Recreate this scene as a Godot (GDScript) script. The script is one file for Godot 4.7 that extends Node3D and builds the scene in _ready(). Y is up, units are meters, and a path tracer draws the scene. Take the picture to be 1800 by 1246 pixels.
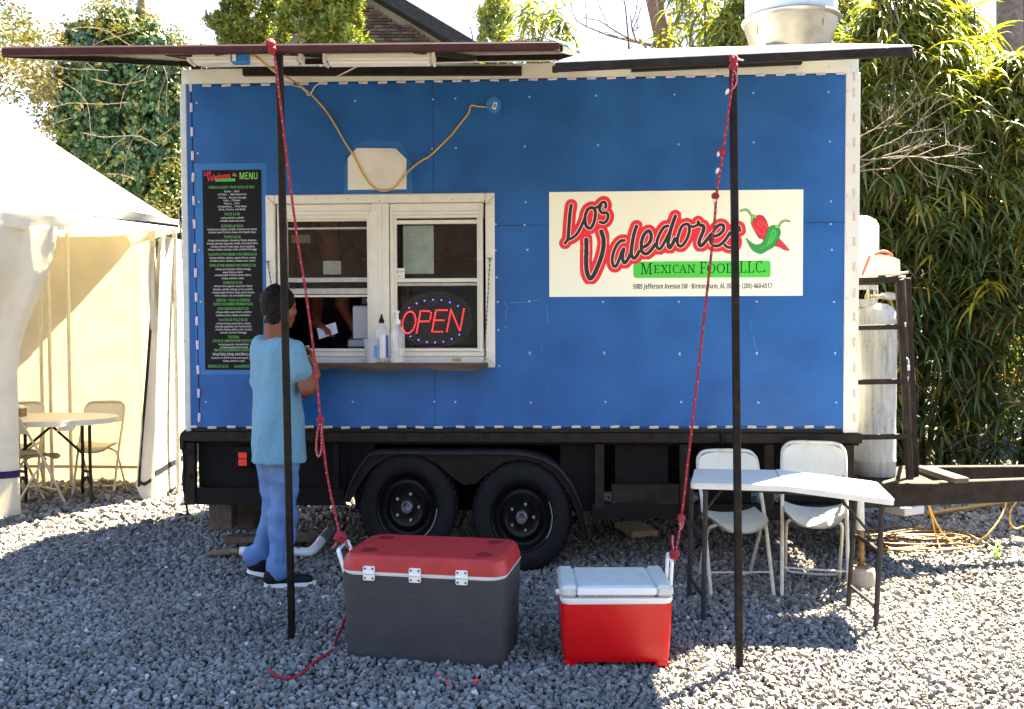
extends Node3D
# A food trailer parked on a gravel lot, seen from the serving side. Units are metres, y is up.
# The trailer's serving wall is the plane u (along), v (up), w (out of the wall, towards the lot).

const EYE := Vector3(0, 1.52, 0)
const FOCAL := 1675.0                      # of a picture 1800 x 1246
const FACE_O := Vector3(0, 0, -5.8)        # foot of the trailer's serving wall
const YAW := -0.0523599                    # the wall's right end stands nearer
var TO_SUN := Vector3(0.455, 1.0, -0.49).normalized()
var cam_basis := Basis()
var rng := RandomNumberGenerator.new()
var names := {}
var mats := {}
var noises := {}

# ---------- surveying: points of the photograph carried to a known distance or plane
func ray(x: float, y: float) -> Vector3:
	return cam_basis * Vector3((x - 900.0) / FOCAL, -(y - 623.0) / FOCAL, -1.0)

func at(x: float, y: float, depth: float) -> Vector3:
	var d := ray(x, y)
	return EYE + d * (depth / -d.z)

func on_ground(x: float, y: float, h := 0.0) -> Vector3:
	var d := ray(x, y)
	return EYE + d * ((h - EYE.y) / d.y)

func F(x: float, y: float, w := 0.0) -> Vector3:      # (u, v, w) of the serving wall
	var n := Basis(Vector3.UP, YAW).z
	var d := ray(x, y)
	var p := EYE + d * ((FACE_O + n * w - EYE).dot(n) / d.dot(n))
	return Basis(Vector3.UP, -YAW) * (p - FACE_O)

func W(p: Vector3) -> Vector3:                        # wall coordinates to the world
	return Basis(Vector3.UP, YAW) * p + FACE_O

# ---------- nodes
func numbered(called: String, parent: Node) -> String:
	var key := str(parent.get_instance_id()) + called
	var n: int = names.get(key, 0)
	names[key] = n + 1
	return called if n == 0 else "%s_%03d" % [called, n]

func tag(o: Node3D, label: String, category: String, group := "", kind := "") -> Node3D:
	if label: o.set_meta("label", label)
	if category: o.set_meta("category", category)
	if group: o.set_meta("group", group)
	if kind: o.set_meta("kind", kind)
	return o

func thing(called: String, label: String, category: String, where := Vector3.ZERO, turn := 0.0, group := "") -> Node3D:
	var o := Node3D.new()
	o.name = numbered(called, self)
	add_child(o, true)
	o.position = where
	o.rotation.y = turn
	tag(o, label, category, group)
	return o

func commit(st: SurfaceTool) -> ArrayMesh:
	st.generate_normals()
	return st.commit()

func put(called: String, mesh: Mesh, m: Material, parent: Node = self, xf := Transform3D()) -> MeshInstance3D:
	var o := MeshInstance3D.new()
	o.mesh = mesh
	o.material_override = m
	o.transform = xf
	o.name = numbered(called, parent)
	parent.add_child(o, true)
	return o

func part(called: String, st: SurfaceTool, m: Material, parent: Node = self, xf := Transform3D()) -> MeshInstance3D:
	return put(called, commit(st), m, parent, xf)

func copy_thing(o: Node3D, label: String, where: Vector3, turn: float) -> Node3D:
	var c: Node3D = o.duplicate()
	var base: String = str(o.name).rstrip("0123456789").rstrip("_")
	c.name = numbered(base, self)
	add_child(c, true)
	c.position = where
	c.rotation.y = turn
	c.set_meta("label", label)
	return c

# ---------- materials
func lin(r: float, g: float, b: float, a := 1.0) -> Color:
	var c := Color(r, g, b).linear_to_srgb()
	c.a = a
	return c

func mat(called: String, c: Color, rough := 0.6, metal := 0.0) -> StandardMaterial3D:   # c in linear, real-world values
	if mats.has(called): return mats[called]
	var m := StandardMaterial3D.new()
	m.resource_name = called
	m.albedo_color = lin(c.r, c.g, c.b)
	m.roughness = rough
	m.metallic = metal
	if c.get_luminance() < 0.05 and metal < 0.3: m.metallic_specular = 0.28
	mats[called] = m
	return m

func noise_tex(freq: float, octaves: int, ramp: Array, size := 256, kind := FastNoiseLite.TYPE_SIMPLEX_SMOOTH, offsets := []) -> NoiseTexture2D:
	var t := NoiseTexture2D.new()
	var n := FastNoiseLite.new()
	n.noise_type = kind
	n.frequency = freq
	n.fractal_octaves = octaves
	n.seed = names.size() + mats.size() * 7
	t.noise = n
	t.width = size
	t.height = size
	t.seamless = true
	t.generate_mipmaps = false
	if ramp.size():
		var g := Gradient.new()
		var cols := PackedColorArray()
		var offs := PackedFloat32Array()
		for k in ramp.size():
			cols.append(ramp[k])
			offs.append(offsets[k] if offsets.size() else float(k) / (ramp.size() - 1))
		g.colors = cols
		g.offsets = offs
		t.color_ramp = g
	return t

# a worn surface: colours in linear values mixed by noise, with fine relief (in cm) where asked
func worn(called: String, ramp: Array, scale := 1.0, rough := 0.6, metal := 0.0, relief := 0.0, freq := 0.02, offsets := [], octaves := 5) -> StandardMaterial3D:
	if mats.has(called): return mats[called]
	var m := StandardMaterial3D.new()
	m.resource_name = called
	var r := []
	for c in ramp: r.append(lin(c.r, c.g, c.b))
	m.albedo_texture = noise_tex(freq, octaves, r, 256, FastNoiseLite.TYPE_SIMPLEX_SMOOTH, offsets)
	m.roughness = rough
	m.metallic = metal
	if ramp[-1].get_luminance() < 0.07 and metal < 0.3: m.metallic_specular = 0.28
	m.uv1_triplanar = true
	m.uv1_scale = Vector3.ONE * scale
	if relief > 0.0:
		if not noises.has("relief"): noises["relief"] = noise_tex(0.06, 4, [])
		m.heightmap_enabled = true
		m.heightmap_texture = noises["relief"]
		m.heightmap_scale = relief
	mats[called] = m
	return m

# dirt run down a surface: a second, stretched pattern multiplied in
func streaks(m: StandardMaterial3D, scale: Vector3, dark: float) -> void:
	if not noises.has("streak"): noises["streak"] = noise_tex(0.02, 5, [Color(dark, dark, dark), Color(0.94, 0.94, 0.94), Color(1, 1, 1)], 256, FastNoiseLite.TYPE_SIMPLEX_SMOOTH, [0.15, 0.42, 0.6])
	m.detail_enabled = true
	m.detail_blend_mode = BaseMaterial3D.BLEND_MODE_MUL
	m.detail_albedo = noises["streak"]
	m.detail_uv_layer = BaseMaterial3D.DETAIL_UV_2
	m.uv2_triplanar = true
	m.uv2_scale = scale

func glass(called: String, tint: Color, alpha: float, rough := 0.02) -> StandardMaterial3D:
	if mats.has(called): return mats[called]
	var m := mat(called, tint, rough)
	m.transparency = BaseMaterial3D.TRANSPARENCY_ALPHA
	m.albedo_color.a = alpha
	return m

func lamp_mat(called: String, c: Color, power: float) -> StandardMaterial3D:
	var m := mat(called, c, 0.4)
	m.emission_enabled = true
	m.emission = lin(c.r, c.g, c.b)
	m.emission_energy_multiplier = power
	return m

# ---------- shapes (collected in a SurfaceTool)
func new_st() -> SurfaceTool:
	var st := SurfaceTool.new()
	st.begin(Mesh.PRIMITIVE_TRIANGLES)
	return st

func tri(st: SurfaceTool, a: Vector3, b: Vector3, c: Vector3) -> void:
	st.add_vertex(a)
	st.add_vertex(b)
	st.add_vertex(c)

func quad(st: SurfaceTool, a: Vector3, b: Vector3, c: Vector3, d: Vector3) -> void:
	tri(st, a, b, c)
	tri(st, a, c, d)

func quad_uv(st: SurfaceTool, a: Vector3, b: Vector3, c: Vector3, d: Vector3) -> void:
	for v in [[a, 0, 1], [b, 0, 0], [c, 1, 0], [a, 0, 1], [c, 1, 0], [d, 1, 1]]:
		st.set_uv(Vector2(v[1], v[2]))
		st.add_vertex(v[0])

# a box with chamfered edges
func box(st: SurfaceTool, c: Vector3, s: Vector3, bevel := 0.003, b := Basis()) -> SurfaceTool:
	st.set_smooth_group(-1)
	var h := s * 0.5
	var e := minf(bevel, minf(h.x, minf(h.y, h.z)) * 0.6)
	var f := func(axis: int, sx: float, sy: float, sz: float) -> Vector3:
		var p := Vector3(sx * (h.x - e), sy * (h.y - e), sz * (h.z - e))
		p[axis] = Vector3(sx, sy, sz)[axis] * h[axis]
		return c + b * p
	var tri_out := func(p: Vector3, q: Vector3, r: Vector3):
		var n := (q - p).cross(r - p)
		if n.dot((p + q + r) / 3.0 - c) > 0.0: tri(st, p, r, q)
		else: tri(st, p, q, r)
	var corners := [Vector2(-1, -1), Vector2(1, -1), Vector2(1, 1), Vector2(-1, 1)]
	for axis in 3:
		for s1 in [-1.0, 1.0]:
			var q := []
			for k in corners:
				var v := Vector3.ZERO
				v[axis] = s1
				v[(axis + 1) % 3] = k.x
				v[(axis + 2) % 3] = k.y
				q.append(f.call(axis, v.x, v.y, v.z))
			tri_out.call(q[0], q[1], q[2])
			tri_out.call(q[0], q[2], q[3])
	if e > 0.0001:
		for axis in 3:
			var a1 := (axis + 1) % 3
			var a2 := (axis + 2) % 3
			for s1 in [-1.0, 1.0]:
				for s2 in [-1.0, 1.0]:
					var v := Vector3.ZERO
					v[a1] = s1
					v[a2] = s2
					var lo := v
					var hi := v
					lo[axis] = -1.0
					hi[axis] = 1.0
					var p: Vector3 = f.call(a1, lo.x, lo.y, lo.z)
					var q: Vector3 = f.call(a1, hi.x, hi.y, hi.z)
					var r: Vector3 = f.call(a2, hi.x, hi.y, hi.z)
					var t: Vector3 = f.call(a2, lo.x, lo.y, lo.z)
					tri_out.call(p, q, r)
					tri_out.call(p, r, t)
		for sx in [-1.0, 1.0]:
			for sy in [-1.0, 1.0]:
				for sz in [-1.0, 1.0]:
					tri_out.call(f.call(0, sx, sy, sz), f.call(1, sx, sy, sz), f.call(2, sx, sy, sz))
	return st

func box_between(st: SurfaceTool, lo: Vector3, hi: Vector3, bevel := 0.003) -> SurfaceTool:
	return box(st, (lo + hi) * 0.5, (hi - lo).abs(), bevel)

# a square bar from a to b
func bar(st: SurfaceTool, a: Vector3, b: Vector3, w: float, h: float, bevel := 0.003, up := Vector3.UP) -> SurfaceTool:
	var z := (b - a).normalized()
	var x := up.cross(z)
	if x.length() < 0.01: x = Vector3.RIGHT.cross(z)
	if x.length() < 0.01: x = Vector3.BACK.cross(z)
	x = x.normalized()
	return box(st, (a + b) * 0.5, Vector3(w, h, a.distance_to(b)), bevel, Basis(x, z.cross(x), z))

func smooth_path(pts: Array, step := 4) -> Array:      # Catmull-Rom through the points
	var out := []
	for i in pts.size() - 1:
		var p0: Vector3 = pts[maxi(i - 1, 0)]
		var p1: Vector3 = pts[i]
		var p2: Vector3 = pts[i + 1]
		var p3: Vector3 = pts[mini(i + 2, pts.size() - 1)]
		for k in step:
			out.append(p1.cubic_interpolate(p2, p0, p3, float(k) / step))
	out.append(pts[-1])
	return out

# a round tube along points; r is one radius or one for each point
func tube(st: SurfaceTool, pts: Array, r, sides := 8, caps := true) -> SurfaceTool:
	st.set_smooth_group(1)
	var n := pts.size()
	var rings := []
	var dir: Vector3 = (pts[1] - pts[0]).normalized()
	var x := dir.cross(Vector3.UP if absf(dir.y) < 0.9 else Vector3.RIGHT).normalized()
	for i in n:
		var d: Vector3 = ((pts[mini(i + 1, n - 1)] - pts[maxi(i - 1, 0)]) as Vector3).normalized()
		x = (x - d * x.dot(d)).normalized()
		var y := d.cross(x)
		var rad: float = r[i] if r is Array else r
		var ring := []
		for k in sides:
			var a := TAU * k / sides
			ring.append(pts[i] + (x * cos(a) + y * sin(a)) * rad)
		rings.append(ring)
	for i in n - 1:
		for k in sides:
			var k2 := (k + 1) % sides
			tri(st, rings[i][k], rings[i][k2], rings[i + 1][k2])
			tri(st, rings[i][k], rings[i + 1][k2], rings[i + 1][k])
	if caps:
		st.set_smooth_group(-1)
		for k in range(1, sides - 1):
			tri(st, rings[0][0], rings[0][k + 1], rings[0][k])
			tri(st, rings[n - 1][0], rings[n - 1][k], rings[n - 1][k + 1])
	return st

# a shape turned about its own y axis; the profile runs (radius, height)
func lathe(st: SurfaceTool, prof: Array, sides := 24, xf := Transform3D(), sharp := 0.6) -> SurfaceTool:
	var g := 2
	for i in prof.size() - 1:
		var p: Vector2 = prof[i]
		var q: Vector2 = prof[i + 1]
		if i > 0 and (q - p).angle_to(p - prof[i - 1]) != 0.0 and absf((q - p).angle_to(p - prof[i - 1])) > sharp: g += 1
		st.set_smooth_group(g)
		for k in sides:
			var a := TAU * k / sides
			var b := TAU * (k + 1) / sides
			var p1 := xf * Vector3(p.x * cos(a), p.y, p.x * sin(a))
			var p2 := xf * Vector3(p.x * cos(b), p.y, p.x * sin(b))
			var q1 := xf * Vector3(q.x * cos(a), q.y, q.x * sin(a))
			var q2 := xf * Vector3(q.x * cos(b), q.y, q.x * sin(b))
			if q.x > 0.00001: tri(st, p1, q2, q1)
			if p.x > 0.00001: tri(st, p1, p2, q2)
	return st

# a flat outline (x, y) given a thickness along z
func prism(st: SurfaceTool, poly: PackedVector2Array, z0: float, z1: float, xf := Transform3D()) -> SurfaceTool:
	st.set_smooth_group(-1)
	var p := poly.duplicate()
	if Geometry2D.is_polygon_clockwise(p): p.reverse()
	var idx := Geometry2D.triangulate_polygon(p)
	for i in range(0, idx.size(), 3):
		var a := p[idx[i]]
		var b := p[idx[i + 1]]
		var c := p[idx[i + 2]]
		if (b - a).cross(c - a) < 0.0:
			var t := b
			b = c
			c = t
		tri(st, xf * Vector3(a.x, a.y, z1), xf * Vector3(c.x, c.y, z1), xf * Vector3(b.x, b.y, z1))
		tri(st, xf * Vector3(a.x, a.y, z0), xf * Vector3(b.x, b.y, z0), xf * Vector3(c.x, c.y, z0))
	for i in p.size():
		var a := p[i]
		var b := p[(i + 1) % p.size()]
		quad(st, xf * Vector3(a.x, a.y, z0), xf * Vector3(a.x, a.y, z1), xf * Vector3(b.x, b.y, z1), xf * Vector3(b.x, b.y, z0))
	return st

func rounded(lo: Vector2, hi: Vector2, r: float, seg := 5) -> PackedVector2Array:
	var p := PackedVector2Array()
	var cs := [Vector2(hi.x - r, hi.y - r), Vector2(lo.x + r, hi.y - r), Vector2(lo.x + r, lo.y + r), Vector2(hi.x - r, lo.y + r)]
	for i in 4:
		for k in seg + 1:
			var a := PI * 0.5 * (i + float(k) / seg)
			p.append(cs[i] + Vector2(cos(a), sin(a)) * r)
	return p

func rect(lo: Vector2, hi: Vector2) -> PackedVector2Array:
	return PackedVector2Array([lo, Vector2(hi.x, lo.y), hi, Vector2(lo.x, hi.y)])

# a picture frame: four bars round an opening
func frame(st: SurfaceTool, lo: Vector2, hi: Vector2, t: float, z0: float, z1: float, bevel := 0.003) -> SurfaceTool:
	box_between(st, Vector3(lo.x, lo.y, z0), Vector3(lo.x + t, hi.y, z1), bevel)
	box_between(st, Vector3(hi.x - t, lo.y, z0), Vector3(hi.x, hi.y, z1), bevel)
	box_between(st, Vector3(lo.x + t, lo.y, z0), Vector3(hi.x - t, lo.y + t, z1), bevel)
	box_between(st, Vector3(lo.x + t, hi.y - t, z0), Vector3(hi.x - t, hi.y, z1), bevel)
	return st

# a sheet of cloth over a grid of points, with a thickness
func sheet(st: SurfaceTool, grid: Array, thick := 0.004) -> SurfaceTool:
	st.set_smooth_group(3)
	var rows := grid.size()
	var cols: int = grid[0].size()
	var off := []
	for i in rows:
		var row := []
		for j in cols:
			var du: Vector3 = grid[i][mini(j + 1, cols - 1)] - grid[i][maxi(j - 1, 0)]
			var dv: Vector3 = grid[mini(i + 1, rows - 1)][j] - grid[maxi(i - 1, 0)][j]
			row.append(grid[i][j] + du.cross(dv).normalized() * thick)
		off.append(row)
	for i in rows - 1:
		for j in cols - 1:
			var a: Vector3 = grid[i][j]
			var b: Vector3 = grid[i][j + 1]
			var c: Vector3 = grid[i + 1][j + 1]
			var d: Vector3 = grid[i + 1][j]
			tri(st, a, b, c)
			tri(st, a, c, d)
	st.set_smooth_group(4)
	for i in rows - 1:
		for j in cols - 1:
			tri(st, off[i][j], off[i + 1][j + 1], off[i][j + 1])
			tri(st, off[i][j], off[i + 1][j], off[i + 1][j + 1])
	return st

# lettering fitted into a box: lower left corner at, cap height h, width w (0 = as it comes)
func lettering(called: String, text: String, at_p: Vector3, w: float, h: float, m: Material, parent: Node, serif := false, bold := false, centre := false, slope := 0.0) -> MeshInstance3D:
	var t := TextMesh.new()
	var f := SystemFont.new()
	f.font_names = PackedStringArray(["Droid Serif" if serif else "Droid Sans"])
	f.font_weight = 700 if bold else 400
	t.font = f
	t.text = text
	t.font_size = 32
	t.pixel_size = 0.01
	t.curve_step = 1.5
	t.depth = 0.0
	var cap := TextMesh.new()
	cap.font = f
	cap.text = "H"
	cap.font_size = 32
	cap.pixel_size = 0.01
	cap.depth = 0.0
	var b := t.get_aabb()
	var c := cap.get_aabb()
	var sy := h / c.size.y
	var sx := w / b.size.x if w > 0.0 else sy
	var o := put(called, t, m, parent)
	var left := -b.position.x * sx - (b.size.x * sx * 0.5 if centre else 0.0)
	o.transform = Transform3D(Basis(Vector3(sx, slope * sx, 0), Vector3(0, sy, 0), Vector3(0, 0, 1)), at_p + Vector3(left, -c.position.y * sy, 0))
	return o

# ---------- bodies: tapered capsules joined by a smooth minimum, meshed as surface nets
class Blob:
	var lo: Vector3
	var cell: float
	var nx: int
	var ny: int
	var nz: int
	var d := PackedFloat32Array()

	func _init(a: Vector3, b: Vector3, size: float):
		lo = a
		cell = size
		nx = int((b.x - a.x) / size) + 2
		ny = int((b.y - a.y) / size) + 2
		nz = int((b.z - a.z) / size) + 2
		d.resize(nx * ny * nz)
		d.fill(1.0)

	# a bone from a to b; in its own frame (basis) it is squeezed by flat (1 = round)
	func bone(a: Vector3, b: Vector3, ra: float, rb: float, k := 0.03, frame := Basis(), flat := Vector3.ONE, sign_of := 1.0) -> void:
		var reach := maxf(ra, rb) * maxf(flat.x, maxf(flat.y, flat.z)) + k * 2.0 + cell * 2.0
		var p0 := a.min(b) - Vector3.ONE * reach - lo
		var p1 := a.max(b) + Vector3.ONE * reach - lo
		var i0 := clampi(int(p0.x / cell), 0, nx - 1)
		var i1 := clampi(int(p1.x / cell) + 1, 0, nx - 1)
		var j0 := clampi(int(p0.y / cell), 0, ny - 1)
		var j1 := clampi(int(p1.y / cell) + 1, 0, ny - 1)
		var k0 := clampi(int(p0.z / cell), 0, nz - 1)
		var k1 := clampi(int(p1.z / cell) + 1, 0, nz - 1)
		var inv := Basis.from_scale(Vector3.ONE / flat) * frame.transposed()
		var A := inv * a
		var AB := inv * (b - a)
		var L := maxf(AB.length_squared(), 1e-9)
		var low := minf(flat.x, minf(flat.y, flat.z))
		for kk in range(k0, k1 + 1):
			for j in range(j0, j1 + 1):
				var at_i := (kk * ny + j) * nx
				for i in range(i0, i1 + 1):
					var q := inv * (lo + Vector3(i, j, kk) * cell) - A
					var t := clampf(q.dot(AB) / L, 0.0, 1.0)
					var v := (q.distance_to(AB * t) - lerpf(ra, rb, t)) * low
					var o := d[at_i + i]
					if sign_of < 0.0:
						d[at_i + i] = maxf(o, -v)
					else:
						var h := maxf(k - absf(o - v), 0.0) / k
						d[at_i + i] = minf(o, v) - h * h * k * 0.25

	func cut(n: Vector3, at_p: Vector3) -> void:        # removes all beyond a plane
		var m := 0
		for kk in nz:
			for j in ny:
				for i in nx:
					d[m] = maxf(d[m], (lo + Vector3(i, j, kk) * cell - at_p).dot(n))
					m += 1

	func ripple(f: FastNoiseLite, amount: float, stretch := Vector3.ONE) -> void:
		var m := 0
		for kk in nz:
			for j in ny:
				for i in nx:
					if absf(d[m]) < 0.05:
						var p := (lo + Vector3(i, j, kk) * cell) * stretch
						d[m] += f.get_noise_3d(p.x, p.y, p.z) * amount
					m += 1

	func into(st: SurfaceTool, group := 1) -> void:
		st.set_smooth_group(group)
		var ids := {}
		var pts := []
		var sx := 1
		var sy := nx
		var sz := nx * ny
		for kk in nz - 1:
			for j in ny - 1:
				var base := (kk * ny + j) * nx
				for i in nx - 1:
					var m := base + i
					var v0 := d[m]
					if absf(v0) > cell * 2.2: continue
					var s := Vector3.ZERO
					var n := 0
					var c := [v0, d[m + 1], d[m + sy], d[m + sy + 1], d[m + sz], d[m + sz + 1], d[m + sz + sy], d[m + sz + sy + 1]]
					for e in EDGES:
						var a: float = c[e[0]]
						var b: float = c[e[1]]
						if (a < 0.0) != (b < 0.0):
							var t := a / (a - b)
							s += (CORNERS[e[0]] as Vector3).lerp(CORNERS[e[1]], t)
							n += 1
					if n:
						ids[m] = pts.size()
						pts.append(lo + (Vector3(i, j, kk) + s / n) * cell)
		for m: int in ids:
			var v0 := d[m]
			for axis in 3:
				var step: int = [sx, sy, sz][axis]
				var u: int = [sy, sz, sx][axis]
				var w: int = [sz, sx, sy][axis]
				if (v0 < 0.0) == (d[m + step] < 0.0): continue
				if not (ids.has(m - u) and ids.has(m - w) and ids.has(m - u - w)): continue
				var q := [pts[ids[m]], pts[ids[m - u]], pts[ids[m - u - w]], pts[ids[m - w]]]
				if v0 < 0.0: q.reverse()
				st.add_vertex(q[0]); st.add_vertex(q[1]); st.add_vertex(q[2])
				st.add_vertex(q[0]); st.add_vertex(q[2]); st.add_vertex(q[3])

	const CORNERS := [Vector3(0, 0, 0), Vector3(1, 0, 0), Vector3(0, 1, 0), Vector3(1, 1, 0), Vector3(0, 0, 1), Vector3(1, 0, 1), Vector3(0, 1, 1), Vector3(1, 1, 1)]
	const EDGES := [[0, 1], [2, 3], [4, 5], [6, 7], [0, 2], [1, 3], [4, 6], [5, 7], [0, 4], [1, 5], [2, 6], [3, 7]]

func limb(b: Blob, pts: Array, rs: Array, k := 0.03) -> void:
	for i in pts.size() - 1: b.bone(pts[i], pts[i + 1], rs[i], rs[i + 1], k)

# a hand at the wrist, pointing along fwd with the palm towards palm; curl 0 open .. 1 fist; thumb_side +1 or -1
func hand(st: SurfaceTool, wrist: Vector3, fwd: Vector3, palm: Vector3, curl: float, thumb_side: float) -> void:
	fwd = fwd.normalized()
	palm = (palm - fwd * palm.dot(fwd)).normalized()
	var side := fwd.cross(palm) * thumb_side
	var b := Blob.new(wrist - Vector3.ONE * 0.15, wrist + Vector3.ONE * 0.2, 0.005)
	b.bone(wrist - fwd * 0.05, wrist, 0.024, 0.023, 0.015)
	for k in 4:
		var s := (1.5 - k) * 0.017
		var knuckle := wrist + fwd * (0.085 - absf(k - 1.2) * 0.004) + side * s
		b.bone(wrist + side * s * 0.7 + fwd * 0.01, knuckle, 0.016, 0.0115, 0.012)
		var p := knuckle
		var ang := 0.0
		var l: Array = [[0.038, 0.024, 0.02], [0.043, 0.027, 0.021], [0.04, 0.025, 0.02], [0.03, 0.019, 0.018]][k]
		for j in 3:
			ang += curl * [0.9, 1.3, 0.9][j]
			var q: Vector3 = p + (fwd * cos(ang) + palm * sin(ang)) * l[j]
			b.bone(p, q, 0.0098 - j * 0.0008, 0.009 - j * 0.0009, 0.004)
			p = q
	var t0 := wrist + fwd * 0.02 + side * 0.018
	var t1 := t0 + (side * 0.8 + fwd * 0.6 + palm * 0.35).normalized() * 0.04
	var t2 := t1 + (side * 0.25 + fwd * 0.85 + palm * (0.3 + curl)).normalized() * 0.032
	b.bone(t0, t1, 0.014, 0.011, 0.012)
	b.bone(t1, t2, 0.0105, 0.0085, 0.004)
	b.into(st, 5)

# ---------- the food trailer
var trailer: Node3D

func led_strip(called: String, label: String, spots: Array, upright: bool, tint: Material) -> void:
	var o := thing(called, label, "light strip", FACE_O, YAW, "strips of small light modules round the blue wall")
	var st := new_st()
	if upright: box(st, Vector3.ZERO, Vector3(0.016, 0.055, 0.008), 0.003)
	else: box(st, Vector3.ZERO, Vector3(0.055, 0.016, 0.008), 0.003)
	var body := commit(st)
	st = new_st()
	for k in [-1, 0, 1]:
		lathe(st, [Vector2(0.0055, 0), Vector2(0.0045, 0.0025), Vector2(0, 0.0032)], 8, Transform3D(Basis(Vector3.RIGHT, PI / 2), (Vector3(0, k * 0.016, 0.004) if upright else Vector3(k * 0.016, 0, 0.004))))
	var eyes := commit(st)
	var path := []
	for s in spots:
		var p := F(s.x, s.y, 0.012)
		var b := Basis(Vector3.BACK, rng.randf_range(-0.07, 0.07))
		var m := put("light_module", body, tint, o, Transform3D(b, p))
		put("light_emitting_diode", eyes, mats["diode"], m)
		path.append(p + Vector3(0, 0, -0.003))
		if s != spots[-1]: path.append(p + (Vector3(0, -0.05, -0.003) if upright else Vector3(0.055, rng.randf_range(-0.006, 0.002), -0.003)))
	st = new_st()
	tube(st, path, 0.0022, 5)
	part("wire", st, mats["black_cable"], o)

func wheel(px: float, py: float, r: float, w: float, turn: float) -> void:
	var c := F(px, py, w)
	var o := Node3D.new()
	o.name = numbered("wheel", trailer)
	trailer.add_child(o, true)
	# the axle points along w; the wheel is a little narrower across than tall, as the picture has it
	o.transform = Transform3D(Basis(Vector3(0.87, 0, 0), Vector3(0, 0, 1), Vector3(0, -1, 0)) * Basis(Vector3.UP, turn), c)
	var ro := r
	var st := new_st()
	lathe(st, [Vector2(0.6 * ro, -0.2), Vector2(0.72 * ro, -0.215), Vector2(0.9 * ro, -0.2), Vector2(0.985 * ro, -0.17), Vector2(ro, -0.13), Vector2(ro, -0.075), Vector2(0.985 * ro, -0.035), Vector2(0.955 * ro, -0.012), Vector2(0.9 * ro, 0.004), Vector2(0.8 * ro, 0.014), Vector2(0.7 * ro, 0.012), Vector2(0.64 * ro, 0.004), Vector2(0.615 * ro, -0.004), Vector2(0.6 * ro, -0.014)], 56, Transform3D(), 1.2)
	for k in 46:      # tread blocks round the outside
		var a := TAU * k / 46
		for row in 3:
			box(st, Vector3(cos(a) * ro, -0.04 - row * 0.05, sin(a) * ro), Vector3(0.012, 0.04, 0.03), 0.002, Basis(Vector3.UP, -a))
	part("tyre", st, mats["tyre_rubber"], o)
	st = new_st()
	var rr := 0.6 * ro
	lathe(st, [Vector2(rr, -0.2), Vector2(rr * 1.005, -0.012), Vector2(rr * 1.03, 0.003), Vector2(rr * 1.01, 0.008), Vector2(rr * 0.97, 0.004), Vector2(rr * 0.93, -0.02), Vector2(rr * 0.84, -0.045), Vector2(rr * 0.75, -0.05), Vector2(rr * 0.64, -0.02), Vector2(rr * 0.58, -0.008), Vector2(rr * 0.52, -0.016), Vector2(rr * 0.3, -0.02), Vector2(rr * 0.2, -0.018)], 48, Transform3D(), 1.2)
	var rim := part("rim", st, mats["rim_paint"], o)
	var nut := commit(lathe(new_st(), [Vector2(0.011, -0.02), Vector2(0.0105, 0.0), Vector2(0.007, 0.004), Vector2(0, 0.005)], 6))
	for k in 5:
		var a := TAU * k / 5 + turn
		put("wheel_nut", nut, mats["bright_steel"], o, Transform3D(Basis(), Vector3(cos(a) * rr * 0.4, 0, sin(a) * rr * 0.4)))
	st = new_st()
	lathe(st, [Vector2(rr * 0.2, -0.02), Vector2(rr * 0.19, 0.012), Vector2(rr * 0.15, 0.018), Vector2(rr * 0.12, 0.01), Vector2(rr * 0.1, -0.01), Vector2(0, -0.012)], 24, Transform3D(), 1.2)
	part("hub", st, mats["hub_steel"], o)
	st = new_st()
	for k in 20:       # scuffed paint along the edge of the rim
		var a := 0.3 + k * 0.055
		box(st, Vector3(cos(a) * rr * 1.02, 0.0085, sin(a) * rr * 1.02), Vector3(0.006, 0.002, rr * 0.06), 0.0, Basis(Vector3.UP, -a))
	part("scuff", st, mat("scuffed_metal", Color(0.2, 0.2, 0.21), 0.5), o)

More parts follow.
